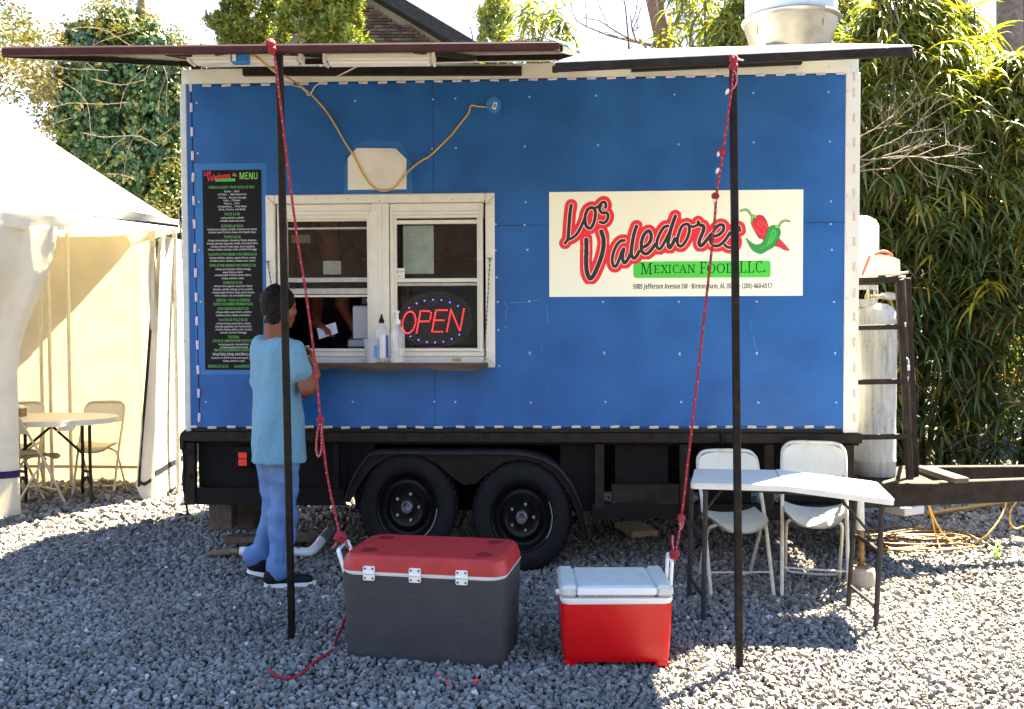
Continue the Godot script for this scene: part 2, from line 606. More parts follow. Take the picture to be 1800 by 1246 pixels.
func build_trailer() -> void:
	trailer = thing("food_trailer", "blue food trailer with white trim, open serving window and raised awnings", "food trailer", FACE_O, YAW)
	var T := trailer
	var blue := worn("blue_paint", [Color(0.0085, 0.075, 0.25), Color(0.0112, 0.095, 0.305), Color(0.0155, 0.114, 0.345)], 0.7, 0.42, 0.0, 0.012, 0.012)
	blue.metallic_specular = 0.4
	var fresh := worn("fresh_blue_paint", [Color(0.01, 0.125, 0.36), Color(0.014, 0.155, 0.43)], 1.4, 0.4)
	var cream := worn("cream_trim", [Color(0.60, 0.59, 0.50), Color(0.68, 0.67, 0.58), Color(0.7, 0.69, 0.61)], 1.2, 0.45, 0.0, 0.01, 0.01)
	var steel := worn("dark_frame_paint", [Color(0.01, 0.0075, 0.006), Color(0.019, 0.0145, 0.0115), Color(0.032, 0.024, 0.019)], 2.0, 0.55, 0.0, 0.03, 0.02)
	var black := worn("black_underside", [Color(0.0035, 0.0035, 0.004), Color(0.008, 0.0075, 0.007)], 2.0, 0.7)
	mat("screw_zinc", Color(0.42, 0.45, 0.48), 0.4, 0.3)
	mat("bright_steel", Color(0.6, 0.6, 0.6), 0.3, 0.8)
	mat("hub_steel", Color(0.22, 0.25, 0.28), 0.35, 0.7)
	mat("black_cable", Color(0.012, 0.012, 0.012), 0.5)
	worn("tyre_rubber", [Color(0.0065, 0.007, 0.008), Color(0.014, 0.0145, 0.016)], 3.0, 0.75, 0.0, 0.05)
	worn("rim_paint", [Color(0.004, 0.004, 0.0045), Color(0.009, 0.009, 0.01)], 4.0, 0.3)
	mat("diode", Color(0.55, 0.5, 0.45), 0.2)
	var u0 := -2.025
	var u1 := 2.06
	var v0 := 0.857
	var v1 := 3.07
	var deep := -2.3
	var wl := F(470, 346)      # window opening
	var wr := F(869, 643)
	var a0 := Vector2(wl.x, wr.y)
	var a1 := Vector2(wr.x, wl.y)
	# shell: front wall round the window, back, ends, floor, ceiling; all with thickness
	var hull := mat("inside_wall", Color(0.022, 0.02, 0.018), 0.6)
	var st := new_st()
	box_between(st, Vector3(u0, v0, -0.06), Vector3(a0.x, v1, 0), 0)
	box_between(st, Vector3(a1.x, v0, -0.06), Vector3(u1, v1, 0), 0)
	box_between(st, Vector3(a0.x, v0, -0.06), Vector3(a1.x, a0.y, 0), 0)
	box_between(st, Vector3(a0.x, a1.y, -0.06), Vector3(a1.x, v1, 0), 0)
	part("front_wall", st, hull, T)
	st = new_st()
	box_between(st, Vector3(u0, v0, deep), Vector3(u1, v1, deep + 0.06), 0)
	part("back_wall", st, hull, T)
	for e in 2:
		st = new_st()
		var x: float = u0 if e == 0 else u1 - 0.06
		box_between(st, Vector3(x, v0, deep + 0.06), Vector3(x + 0.06, v1, -0.06), 0)
		part("end_wall", st, cream, T)
	st = new_st()
	box_between(st, Vector3(u0 + 0.06, v0, deep + 0.06), Vector3(u1 - 0.06, v0 + 0.06, -0.06), 0)
	part("floor", st, black, T)
	st = new_st()
	box_between(st, Vector3(u0 + 0.06, v1 - 0.05, deep + 0.06), Vector3(u1 - 0.06, v1, -0.06), 0)
	part("roof", st, mat("roof_metal", Color(0.7, 0.7, 0.68), 0.5), T)
	# inside: a counter, a dark refrigerator and shelves with boxes against the back wall
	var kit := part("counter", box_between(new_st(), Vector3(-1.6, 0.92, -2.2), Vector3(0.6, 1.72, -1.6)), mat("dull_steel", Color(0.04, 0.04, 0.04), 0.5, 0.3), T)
	st = new_st()
	box_between(st, Vector3(-1.7, 2.05, -2.2), Vector3(0.4, 2.09, -1.85))
	var sh := part("shelf", st, mats["dull_steel"], T)
	for k in 9:
		st = new_st()
		var x := -1.62 + k * 0.22
		box_between(st, Vector3(x, 2.09, -2.18), Vector3(x + rng.randf_range(0.1, 0.18), 2.09 + rng.randf_range(0.08, 0.24), -1.95))
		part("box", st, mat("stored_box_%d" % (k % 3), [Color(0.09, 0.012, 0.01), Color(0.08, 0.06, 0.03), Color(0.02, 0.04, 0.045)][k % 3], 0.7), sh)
	# blue sheets: one to the left of the upright seam, two to the right of it
	var b0 := F(336, 750)
	var b1 := F(1487, 129)
	var s := F(763, 398)
	var g := 0.0015
	var sheets := [
		PackedVector2Array([Vector2(b0.x, b0.y), Vector2(s.x - g, b0.y), Vector2(s.x - g, a0.y), Vector2(a0.x, a0.y), Vector2(a0.x, a1.y), Vector2(s.x - g, a1.y), Vector2(s.x - g, b1.y), Vector2(b0.x, b1.y)]),
		PackedVector2Array([Vector2(s.x + g, a1.y), Vector2(a1.x, a1.y), Vector2(a1.x, s.y + g), Vector2(b1.x, s.y + g), Vector2(b1.x, b1.y), Vector2(s.x + g, b1.y)]),
		PackedVector2Array([Vector2(s.x + g, b0.y), Vector2(b1.x, b0.y), Vector2(b1.x, s.y - g), Vector2(a1.x, s.y - g), Vector2(a1.x, a0.y), Vector2(s.x + g, a0.y)])]
	for p in sheets: part("wall_panel", prism(new_st(), p, 0.0005, 0.006), blue, T)
	# brighter paint where boards and the vent were cut in
	var m0 := F(345, 657)
	var m1 := F(469, 287)
	part("paint_patch", prism(new_st(), rect(Vector2(m0.x, m0.y), Vector2(m1.x - 0.004, m1.y)), 0.0062, 0.0068), fresh, T)
	var vp := PackedVector2Array()
	for q in [[604, 345], [606, 290], [622, 256], [645, 247], [690, 249], [706, 252], [722, 285], [726, 342]]:
		var p := F(q[0], q[1])
		vp.append(Vector2(p.x, p.y))
	part("paint_patch", prism(new_st(), vp, 0.0062, 0.0068), fresh, T)
	# cream trim: top rail, corner posts
	st = new_st()
	box_between(st, Vector3(u0, b1.y, 0.0), Vector3(u1, v1 + 0.008, 0.012), 0.002)
	part("top_trim", st, cream, T)
	st = new_st()
	box_between(st, Vector3(u0 - 0.012, v0, -0.05), Vector3(b0.x, b1.y, 0.012), 0.004)
	part("corner_trim", st, worn("grey_trim", [Color(0.46, 0.5, 0.48), Color(0.58, 0.61, 0.58)], 1.2, 0.5, 0.0, 0.02), T)
	st = new_st()
	box_between(st, Vector3(b1.x, v0, -0.05), Vector3(u1 + 0.012, b1.y, 0.012), 0.004)
	part("corner_trim", st, cream, T)
	# screws
	st = new_st()
	lathe(st, [Vector2(0.0068, 0), Vector2(0.0058, 0.003), Vector2(0, 0.0045)], 8, Transform3D(Basis(Vector3.RIGHT, PI / 2), Vector3.ZERO))
	var screw := commit(st)
	var rows := [[178, [345, 625, 760, 800, 930, 1048, 1186, 1325, 1457]], [265, [347, 760, 802, 922, 1052, 1194, 1325, 1459]], [342, [763, 802]], [355, [350, 923, 1461]], [395, [871, 923, 1461]], [440, [350, 872, 927, 1463]], [489, [874]], [531, [352, 874, 930, 1060, 1194, 1330, 1466]], [580, [877]], [621, [932, 1062, 1196, 1331, 1468]], [643, [877]], [706, [362, 620, 764, 801, 933, 1064, 1197, 1334, 1470]]]
	for r in rows:
		for x in r[1]:
			var y: float = r[0]
			if y < 360: y += 4.0 - (x - 345) * 0.018 if y < 270 else 0.0
			put("screw", screw, mats["screw_zinc"], T, Transform3D(Basis(), F(x + rng.randf_range(-1, 1), y + rng.randf_range(-1, 1), 0.006)))
	for q in [[321, 180], [320, 470], [322, 600], [325, 690], [1492, 160], [1491, 255], [1490, 345], [1489, 435], [1489, 525], [1489, 620], [1262, 124], [1400, 120], [1457, 117], [1497, 117]]:
		put("screw", screw, mats["bright_steel"], T, Transform3D(Basis(), F(q[0], q[1], 0.013)))
	# scuffs of old tape right of the window
	st = new_st()
	for q in [[886, 530, 893, 545], [896, 533, 925, 532], [935, 530, 950, 528], [961, 535, 964, 573], [888, 545, 890, 565], [885, 573, 893, 578], [952, 608, 953, 618], [960, 681, 964, 686], [1324, 590, 1330, 618], [1319, 565, 1321, 580]]:
		var p := F(q[0], q[1], 0.0063)
		var p2 := F(q[2], q[3], 0.0063)
		bar(st, p, p2, 0.003, 0.0006, 0.0, Vector3.BACK)
	part("tape_scuff", st, mat("scuff_grey", Color(0.1, 0.22, 0.36), 0.8), T).set_meta("kind", "stuff")
	# vent cover with cut corners
	var vc := PackedVector2Array()
	for q in [[613, 335], [613, 280], [628, 262], [697, 263], [715, 281], [715, 334]]:
		var p := F(q[0], q[1])
		vc.append(Vector2(p.x, p.y))
	var vent := part("vent_cover", prism(new_st(), vc, 0.007, 0.03), cream, T)
	var vi := Geometry2D.offset_polygon(vc, -0.02)
	part("lid", prism(new_st(), vi[0], 0.0302, 0.036), cream, vent)
	build_window(T, a0, a1, cream)
	build_chassis(T, steel, black, u0, u1, v0, deep)
	build_awnings(T, steel)

func pane_sheet(a: Vector2, b: Vector2, z: float) -> SurfaceTool:
	var st := new_st()
	st.set_smooth_group(-1)
	quad(st, Vector3(a.x, a.y, z), Vector3(a.x, b.y, z), Vector3(b.x, b.y, z), Vector3(b.x, a.y, z))
	return st

# a thin flat board between four corners
func board(a: Vector3, b: Vector3, c: Vector3, d: Vector3, lift: Vector3, thick: float) -> SurfaceTool:
	var st := new_st()
	st.set_smooth_group(-1)
	var n := (b - a).cross(d - a).normalized()
	if n.y < 0.0: n = -n
	var lo := [a + lift, b + lift, c + lift, d + lift]
	var hi := []
	for p in lo: hi.append(p + n * thick)
	quad(st, hi[0], hi[1], hi[2], hi[3])
	quad(st, lo[3], lo[2], lo[1], lo[0])
	for i in 4:
		var j := (i + 1) % 4
		quad(st, lo[i], lo[j], hi[j], hi[i])
	return st

func build_window(T: Node3D, a0: Vector2, a1: Vector2, cream: Material) -> void:
	var vinyl := worn("window_vinyl", [Color(0.62, 0.6, 0.5), Color(0.7, 0.68, 0.58)], 2.0, 0.4)
	var grime := worn("grey_aluminium", [Color(0.3, 0.3, 0.28), Color(0.42, 0.42, 0.39)], 3.0, 0.45, 0.3)
	var win := part("window", frame(new_st(), a0 - Vector2(0.006, 0.006), a1 + Vector2(0.006, 0.006), 0.055, -0.02, 0.032, 0.006), vinyl, T)
	var pane := glass("window_glass", Color(0.05, 0.055, 0.05), 0.2)
	var L := func(x: float, y: float) -> Vector2:
		var p := F(x, y)
		return Vector2(p.x, p.y)
	var st := new_st()
	var mu := F(670, 500).x
	box_between(st, Vector3(mu - 0.052, a0.y + 0.05, -0.03), Vector3(mu + 0.052, a1.y - 0.05, 0.022), 0.004)
	box_between(st, Vector3(mu - 0.008, a0.y + 0.05, 0.022), Vector3(mu + 0.008, a1.y - 0.05, 0.028), 0.002)
	part("mullion", st, vinyl, win)
	# inner stepped frames of the two sashes' openings
	for e in 2:
		st = new_st()
		var lo: Vector2 = L.call(490, 627) if e == 0 else L.call(687, 627)
		var hi: Vector2 = L.call(655, 371) if e == 0 else L.call(849, 371)
		frame(st, lo, hi, 0.022, -0.03, 0.014, 0.004)
		frame(st, lo + Vector2(0.02, 0.02), hi - Vector2(0.02, 0.02), 0.018, -0.035, 0.0, 0.003)
		var ht: Vector2 = L.call(490, 361)
		var hb: Vector2 = L.call(490, 386)
		box_between(st, Vector3(lo.x - 0.004, hb.y, -0.05), Vector3(hi.x + 0.004, ht.y, -0.003), 0.003)
		box_between(st, Vector3(lo.x - 0.002, hb.y + 0.02, -0.05), Vector3(hi.x + 0.002, ht.y + 0.002, 0.005), 0.003)
		part("jamb", st, vinyl, win)
	# left: raised sash over the open counter
	var s := part("sash", frame(new_st(), L.call(500, 523), L.call(656, 384), 0.014, -0.045, -0.02, 0.003), vinyl, win)
	var c0: Vector2
	var c1: Vector2
	for q in [[404, 399, -0.008], [497, 488, -0.006], [518, 507, -0.004]]:
		c0 = L.call(500, q[0])
		c1 = L.call(655, q[1])
		part("rail", box_between(new_st(), Vector3(c0.x, c0.y, -0.04), Vector3(c1.x, c1.y, q[2]), 0.002), grime, win)
	c0 = L.call(506, 519)
	c1 = L.call(652, 386)
	part("pane", pane_sheet(c0, c1, -0.032), pane, win)
	# right: two closed sashes
	s = part("sash", frame(new_st(), L.call(687, 497), L.call(848, 386), 0.024, -0.03, -0.006, 0.003), vinyl, win)
	c0 = L.call(690, 493)
	c1 = L.call(838, 391)
	part("pane", pane_sheet(c0, c1, -0.022), pane, win)
	s = part("sash", frame(new_st(), L.call(686, 618), L.call(849, 497), 0.019, -0.045, -0.016, 0.003), grime, win)
	c0 = L.call(689, 616)
	c1 = L.call(843, 502)
	part("pane", pane_sheet(c0, c1, -0.034), pane, win)
	# sill in steps
	st = new_st()
	c0 = L.call(486, 619)
	c1 = L.call(853, 613)
	box_between(st, Vector3(c0.x, c0.y, -0.06), Vector3(c1.x, c1.y, 0.012), 0.003)
	c0 = L.call(486, 626)
	box_between(st, Vector3(c0.x, c0.y, -0.05), Vector3(c1.x, c1.y - 0.022, 0.024), 0.003)
	c0 = L.call(484, 638)
	box_between(st, Vector3(c0.x, c0.y, -0.04), Vector3(c1.x + 0.01, c1.y - 0.047, 0.04), 0.004)
	part("sill", st, vinyl, win)
	for q in [[490, 348], [555, 349], [612, 350], [667, 353], [745, 352], [795, 351], [852, 353], [861, 358]]:
		part("screw_hole", lathe(new_st(), [Vector2(0.004, 0), Vector2(0, 0.002)], 6, Transform3D(Basis(Vector3.RIGHT, PI / 2), F(q[0], q[1], 0.0325))), mats["black_cable"], win)
	for q in [[469, 346, 485, 362], [869, 345, 853, 361], [872, 643, 855, 628]]:
		part("mitre", bar(new_st(), F(q[0], q[1], 0.0325), F(q[2], q[3], 0.0325), 0.0025, 0.001, 0, Vector3.BACK), mats["black_cable"], win)
	st = new_st()
	box(st, F(803, 631, 0.043), Vector3(0.055, 0.017, 0.006), 0.004)
	part("latch", st, mat("brass", Color(0.5, 0.38, 0.14), 0.4, 0.6), win)
	# wooden shelf below, hung on two chains
	var wood := worn("weathered_wood", [Color(0.03, 0.018, 0.011), Color(0.07, 0.042, 0.026), Color(0.11, 0.072, 0.046)], 2.5, 0.8, 0.0, 0.12, 0.012)
	wood.uv1_scale = Vector3(1.2, 9, 5)
	st = new_st()
	var e0 := F(497, 637, 0.045)
	var e1 := F(858, 637, 0.045)
	var n := 18
	var g := []
	for face in 5:
		var row := []
		for i in n + 1:
			var x := lerpf(e0.x, e1.x, float(i) / n)
			var low := 0.036 + 0.008 * sin(i * 0.9) + 0.004 * sin(i * 2.3)
			var out := 0.17 + 0.006 * sin(i * 1.1)
			row.append([Vector3(x, e0.y, 0.041), Vector3(x, e0.y + 0.002, out), Vector3(x, e0.y - low, out + 0.002), Vector3(x, e0.y - low, 0.041), Vector3(x, e0.y, 0.041)][face])
		g.append(row)
	st.set_smooth_group(-1)
	for i in 4:
		for j in n: quad(st, g[i][j], g[i][j + 1], g[i + 1][j + 1], g[i + 1][j])
	for j in [0, n]: quad(st, g[0][j], g[1][j], g[2][j], g[3][j])
	var shelf := part("serving_shelf", st, wood, T)
	for e in 2:
		st = new_st()
		var top := F(861 if e else 470, 457 if e else 462, 0.036)
		var bot := F(851 if e else 500, 636, 0.15)
		var links := 46
		for k in links:
			var p := top.lerp(bot, (k + 0.5) / links)
			p.y -= 0.012 * sin(PI * k / links)
			box(st, p, Vector3(0.0035, top.distance_to(bot) / links * 1.15, 0.009) if k % 2 else Vector3(0.009, top.distance_to(bot) / links * 1.15, 0.0035), 0.001, Basis(Vector3.RIGHT, -0.22))
		tube(st, smooth_path([bot + Vector3(0, 0.03, 0), bot + Vector3(0.012, 0.012, 0.004), bot + Vector3(0.004, -0.004, 0.004), bot + Vector3(-0.01, 0.008, 0.004)]), 0.0028, 6)
		for k in 5: tube(st, smooth_path([top + Vector3(0.004 * sin(k * 2.0), 0.0, 0.004), top + Vector3(-0.018 + k * 0.009, 0.012 + 0.006 * sin(k * 3.0), 0.01)]), 0.002, 5)
		part("chain", st, mat("chain_steel", Color(0.16, 0.14, 0.12), 0.5, 0.6), shelf)

func build_chassis(T: Node3D, steel: Material, black: Material, u0: float, u1: float, v0: float, deep: float) -> void:
	var st := new_st()
	box_between(st, Vector3(u0 - 0.03, F(900, 776).y, -0.02), Vector3(u1 + 0.035, v0 - 0.003, 0.03), 0.004)
	part("side_rail", st, steel, T)
	st = new_st()
	box_between(st, Vector3(u0 - 0.03, v0 - 0.08, deep), Vector3(u1 + 0.03, v0 - 0.004, -0.02), 0)
	part("underfloor", st, black, T)
	# skirt to the left of the wheels: corner post, lower rail, recessed panels
	var vb := F(335, 886).y
	st = new_st()
	box_between(st, Vector3(u0 - 0.02, vb, -0.03), Vector3(F(343, 800).x, v0 - 0.07, 0.02), 0.003)
	part("corner_post", st, steel, T)
	st = new_st()
	box_between(st, Vector3(F(343, 800).x, vb, -0.03), Vector3(F(605, 800).x, F(400, 857).y, 0.008), 0.003)
	part("lower_rail", st, mat("sooty_steel", Color(0.0075, 0.0065, 0.0062), 0.6), T)
	st = new_st()
	box_between(st, Vector3(F(343, 800).x, vb + 0.05, -0.08), Vector3(F(605, 800).x, v0 - 0.07, -0.05), 0)
	part("skirt_panel", st, black, T)
	for x in [455, 590]:
		st = new_st()
		box_between(st, Vector3(F(x, 800).x - 0.018, vb + 0.03, -0.06), Vector3(F(x, 800).x + 0.018, v0 - 0.07, 0.0), 0.003)
		part("skirt_post", st, mats["sooty_steel"], T)
	for q in [[334, 794], [334, 837]]: part("bolt", lathe(new_st(), [Vector2(0.016, 0), Vector2(0.014, 0.006), Vector2(0, 0.007)], 10, Transform3D(Basis(Vector3.RIGHT, PI / 2), F(q[0], q[1], 0.02))), black, T)
	# to the right of the wheels: posts and panels down to a lower rail
	var vr := F(1050, 911).y
	for x in [1054, 1204, 1352, 1493]:
		st = new_st()
		box_between(st, Vector3(F(x, 800).x - 0.028, vr + 0.06, -0.04), Vector3(F(x, 800).x + 0.028, v0 - 0.07, 0.012), 0.003)
		part("skirt_post", st, steel, T)
	st = new_st()
	box_between(st, Vector3(F(1040, 800).x, vr, -0.06), Vector3(u1 + 0.02, F(1050, 884).y, 0.0), 0.003)
	part("lower_rail", st, mats["sooty_steel"], T)
	st = new_st()
	box_between(st, Vector3(F(1075, 800).x, F(1050, 884).y - 0.002, -0.03), Vector3(F(1195, 800).x, F(1050, 850).y, 0.004), 0.003)
	part("step_plate", st, steel, T)
	for k in 3:
		st = new_st()
		var x0: float = [1082, 1232, 1380][k]
		var x1: float = [1176, 1324, 1465][k]
		box_between(st, Vector3(F(x0, 800).x, vr + 0.06, -0.1), Vector3(F(x1, 800).x, v0 - 0.07, -0.05), 0)
		part("skirt_panel", st, black, T)
	st = new_st()
	box(st, F(1271, 768, 0.04), Vector3(0.03, 0.07, 0.03), 0.004)
	part("door_hinge", st, black, T)
	# axles and inner frame, in shade
	st = new_st()
	box_between(st, Vector3(u0 + 0.1, 0.42, -1.9), Vector3(u1 - 0.1, 0.56, -1.8), 0.004)
	box_between(st, Vector3(u0 + 0.1, 0.42, -0.5), Vector3(u1 - 0.1, 0.56, -0.4), 0.004)
	for x in [715, 918]: tube(st, [F(x, 890, -0.1), F(x, 890, -2.2)], 0.045, 12)
	part("axle_frame", st, black, T)
	# twin mudguard: a flat top between two arches, a lip all round
	var top := []
	var low := []
	for q in [[606, 880], [618, 845], [632, 818], [651, 795], [664, 792], [690, 791], [760, 792], [830, 792], [900, 792], [930, 796], [958, 804], [985, 822], [1005, 848], [1022, 885], [1031, 925], [1034, 948]]:
		var p := F(q[0], q[1])
		top.append(Vector2(p.x, p.y))
	for q in [[1026, 948], [1016, 905], [1000, 868], [975, 832], [945, 812], [915, 806], [885, 812], [855, 832], [838, 848], [816, 852], [796, 838], [770, 815], [740, 800], [715, 797], [685, 801], [655, 820], [635, 846], [614, 882]]:
		var p := F(q[0], q[1])
		low.append(Vector2(p.x, p.y))
	var outl := PackedVector2Array()
	for p in top: outl.append(p)
	for p in low: outl.append(p)
	var guard := part("mudguard", prism(new_st(), outl, -0.01, 0.012), worn("mudguard_paint", [Color(0.006, 0.005, 0.0045), Color(0.014, 0.011, 0.009)], 2.0, 0.5), T)
	st = new_st()
	var g := [[], [], []]
	for p in top:
		g[0].append(Vector3(p.x, p.y, -0.26))
		g[1].append(Vector3(p.x, p.y + 0.006, 0.035))
		g[2].append(Vector3(p.x, p.y - 0.014, 0.04))
	sheet(st, g, 0.005)
	part("lip", st, worn("lip_paint", [Color(0.008, 0.008, 0.01), Color(0.03, 0.03, 0.034)], 3.0, 0.4), guard)
	wheel(715, 891, 0.35, 0.0, 0.25)
	wheel(917, 909, 0.35, 0.02, 0.75)
	part("wheel_well", box_between(new_st(), Vector3(F(600, 800).x, 0.3, -0.4), Vector3(F(1045, 800).x, v0 - 0.08, -0.37), 0.0), black, T)
	part("skirt_panel", box_between(new_st(), Vector3(F(603, 800).x, 0.46, -0.09), Vector3(F(655, 800).x, v0 - 0.07, -0.06), 0.0), black, T)
	part("skirt_panel", box_between(new_st(), Vector3(F(985, 800).x, 0.36, -0.36), Vector3(F(1060, 800).x, v0 - 0.07, -0.06), 0.0), black, T)
	part("belly_panel", box_between(new_st(), Vector3(F(1045, 800).x, 0.36, -1.3), Vector3(u1 - 0.1, v0 - 0.08, -1.27), 0.0), black, T)
	# tail light, number lamp
	st = new_st()
	box_between(st, Vector3(F(413, 786).x, F(413, 820).y, -0.05), Vector3(F(440, 786).x, F(413, 784).y, 0.0), 0.004)
	var tl := part("tail_light", st, black, T)
	var red := mat("red_lens", Color(0.75, 0.02, 0.015), 0.25)
	for k in 2: part("red_lens", box_between(new_st(), Vector3(F(419, 800).x, F(419, 805 + k * 13).y, 0.0), Vector3(F(434, 800).x, F(419, 794 + k * 12).y, 0.012), 0.003), red, tl)
	# cable hanging at the left corner
	st = new_st()
	tube(st, smooth_path([F(331, 752, 0.0), F(318, 762, 0.02), F(317, 782, 0.03), F(322, 800, 0.03), F(323, 850, 0.02), F(325, 880, 0.0), F(331, 905, 0.0)]), 0.007, 6)
	tube(st, smooth_path([F(320, 760, 0.0), F(326, 790, 0.02), F(320, 840, 0.02), F(327, 890, 0.0), F(329, 905, 0.0)]), 0.005, 6)
	box(st, F(320, 781, 0.03), Vector3(0.03, 0.06, 0.03), 0.006)
	part("trailer_cable", st, mats["black_cable"], T)
	# drawbar: two beams that run together, cross plank, gas bottle rack
	var y0 := 0.38
	st = new_st()
	bar(st, Vector3(1.9, 0.45, -0.1), Vector3(5.6, 0.46, -0.9), 0.06, 0.145, 0.006)
	part("drawbar_beam", st, steel, T)
	st = new_st()
	bar(st, Vector3(1.9, 0.45, -0.85), Vector3(5.6, 0.46, -1.05), 0.06, 0.145, 0.006)
	part("drawbar_beam", st, steel, T)
	st = new_st()
	bar(st, Vector3(2.78, 0.535, -0.22), Vector3(2.7, 0.55, -0.6), 0.1, 0.035, 0.004)
	part("cross_plank", st, worn("grey_timber", [Color(0.06, 0.045, 0.035), Color(0.12, 0.095, 0.075)], 3.0, 0.85), T)
	st = new_st()
	box_between(st, Vector3(u1 + 0.02, 0.5, -1.7), Vector3(2.62, 0.53, -0.15), 0.004)
	part("rack_floor", st, steel, T)
	# the rack: two posts in front, two behind, rails at four heights
	var rack := part("gas_bottle_rack", bar(new_st(), F(1580, 492, -0.12), F(1600, 842, -0.15), 0.036, 0.036, 0.003, Vector3.BACK), steel, T)
	var rail_y := [494, 577, 671, 768]
	part("rack_post", bar(new_st(), F(1596, 489, -0.42), F(1611, 846, -0.42), 0.032, 0.032, 0.003, Vector3.BACK), steel, rack)
	part("rack_post", bar(new_st(), F(1589, 490, -1.0), F(1596, 838, -1.0), 0.032, 0.032, 0.003, Vector3.BACK), steel, rack)
	for y in rail_y:
		part("rack_rail", bar(new_st(), Vector3(u1 + 0.0, F(1510, y, -0.12).y, -0.12), F(1582 + (y - 494) * 0.06, y - 2, -0.12), 0.024, 0.032, 0.003), steel, rack)
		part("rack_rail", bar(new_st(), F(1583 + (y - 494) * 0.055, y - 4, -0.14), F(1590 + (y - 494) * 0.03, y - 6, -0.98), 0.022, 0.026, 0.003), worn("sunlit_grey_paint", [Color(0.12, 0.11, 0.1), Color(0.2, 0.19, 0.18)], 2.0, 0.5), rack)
	part("rack_rail", bar(new_st(), Vector3(u1 + 0.02, F(1510, 494, -0.12).y, -1.02), F(1589, 492, -1.0), 0.024, 0.03, 0.003), steel, rack)

func build_awnings(T: Node3D, steel: Material) -> void:
	var rust := worn("red_brown_frame", [Color(0.028, 0.009, 0.007), Color(0.05, 0.015, 0.012), Color(0.07, 0.026, 0.02)], 2.0, 0.5, 0.0, 0.04, 0.02)
	var L := func(p: Vector3) -> Vector3: return Basis(Vector3.UP, -YAW) * (p - FACE_O)
	# left flap, seen from below
	var h0 := F(315, 111)
	var h1 := F(1022, 99)
	h0.y = 3.115
	h1.y = 3.115
	var f0: Vector3 = L.call(at(4, 92, 4.22))
	var f1: Vector3 = L.call(at(984, 82, 4.22))
	var st := new_st()
	bar(st, f0, f1, 0.03, 0.032, 0.003)
	var aw := part("awning", st, rust, T)
	part("frame_bar", bar(new_st(), h0, h1, 0.03, 0.04, 0.003), steel, aw)
	for k in 5:
		var t: float = [0.0, 0.3, 0.5, 0.74, 1.0][k]
		part("frame_bar", bar(new_st(), f0.lerp(f1, t) + Vector3(0, -0.004, -0.016), h0.lerp(h1, t) + Vector3(0, -0.004, 0.016), 0.028, 0.03, 0.003), steel, aw)
	part("awning_sheet", board(f0, f1, h1, h0, Vector3(0, 0.018, 0), 0.006), worn("awning_board", [Color(0.26, 0.22, 0.18), Color(0.4, 0.36, 0.3)], 1.0, 0.7), aw)
	st = new_st()
	var g := [[], []]
	for k in 9:
		var t := k / 8.0
		g[0].append(f1.lerp(h1, t) + Vector3(-0.06, 0.04 + 0.012 * sin(k * 2.2), 0))
		g[1].append(f1.lerp(h1, t) + Vector3(0.03 + 0.01 * sin(k * 3.1), 0.012 + 0.008 * sin(k * 1.7), 0))
	sheet(st, g, 0.003)
	part("tarpaulin_edge", st, mat("turquoise_tarpaulin", Color(0.1, 0.35, 0.42), 0.6), aw)
	# right flap, steeper: its white top shows
	h0 = Vector3(0.44, 3.125, 0.0)
	h1 = Vector3(2.02, 3.14, 0.0)
	f0 = L.call(at(976, 119, 4.25))
	f1 = L.call(at(1603, 91, 4.2))
	aw = part("awning", bar(new_st(), f0, f1, 0.03, 0.036, 0.003), steel, T)
	part("frame_bar", bar(new_st(), h0, h1, 0.03, 0.03, 0.003), steel, aw)
	for k in 4:
		var t: float = [0.0, 0.33, 0.67, 1.0][k]
		part("frame_bar", bar(new_st(), f0.lerp(f1, t) + Vector3(0, -0.004, -0.016), h0.lerp(h1, t) + Vector3(0, -0.004, 0.016), 0.028, 0.03, 0.003), steel, aw)
	part("awning_sheet", board(f0 + Vector3(0, 0, 0.012), f1 + Vector3(0, 0, 0.012), h1, h0, Vector3(0, 0.0185, 0), 0.006), mat("white_sheet_metal", Color(0.75, 0.75, 0.74), 0.4), aw)
	# the dark headers of the two hatches
	st = new_st()
	var a := F(427, 126, 0.03)
	var b := F(917, 125, 0.03)
	bar(st, a, b, 0.034, 0.052, 0.003)
	part("hatch_header", st, steel, T)
	st = new_st()
	a = F(1110, 121, 0.03)
	b = F(1410, 108, 0.03)
	bar(st, a, b, 0.034, 0.036, 0.003)
	part("hatch_header", st, steel, T)
	st = new_st()
	for q in [0.02, 0.5, 0.98]:
		for hh in [[F(330, 118), F(1015, 105)], [F(1030, 105), F(1480, 95)]]:
			var p: Vector3 = hh[0].lerp(hh[1], q)
			box_between(st, Vector3(p.x - 0.03, 3.06, -0.03), Vector3(p.x + 0.03, 3.13, 0.0), 0.003)
	part("hinge", st, steel, T)

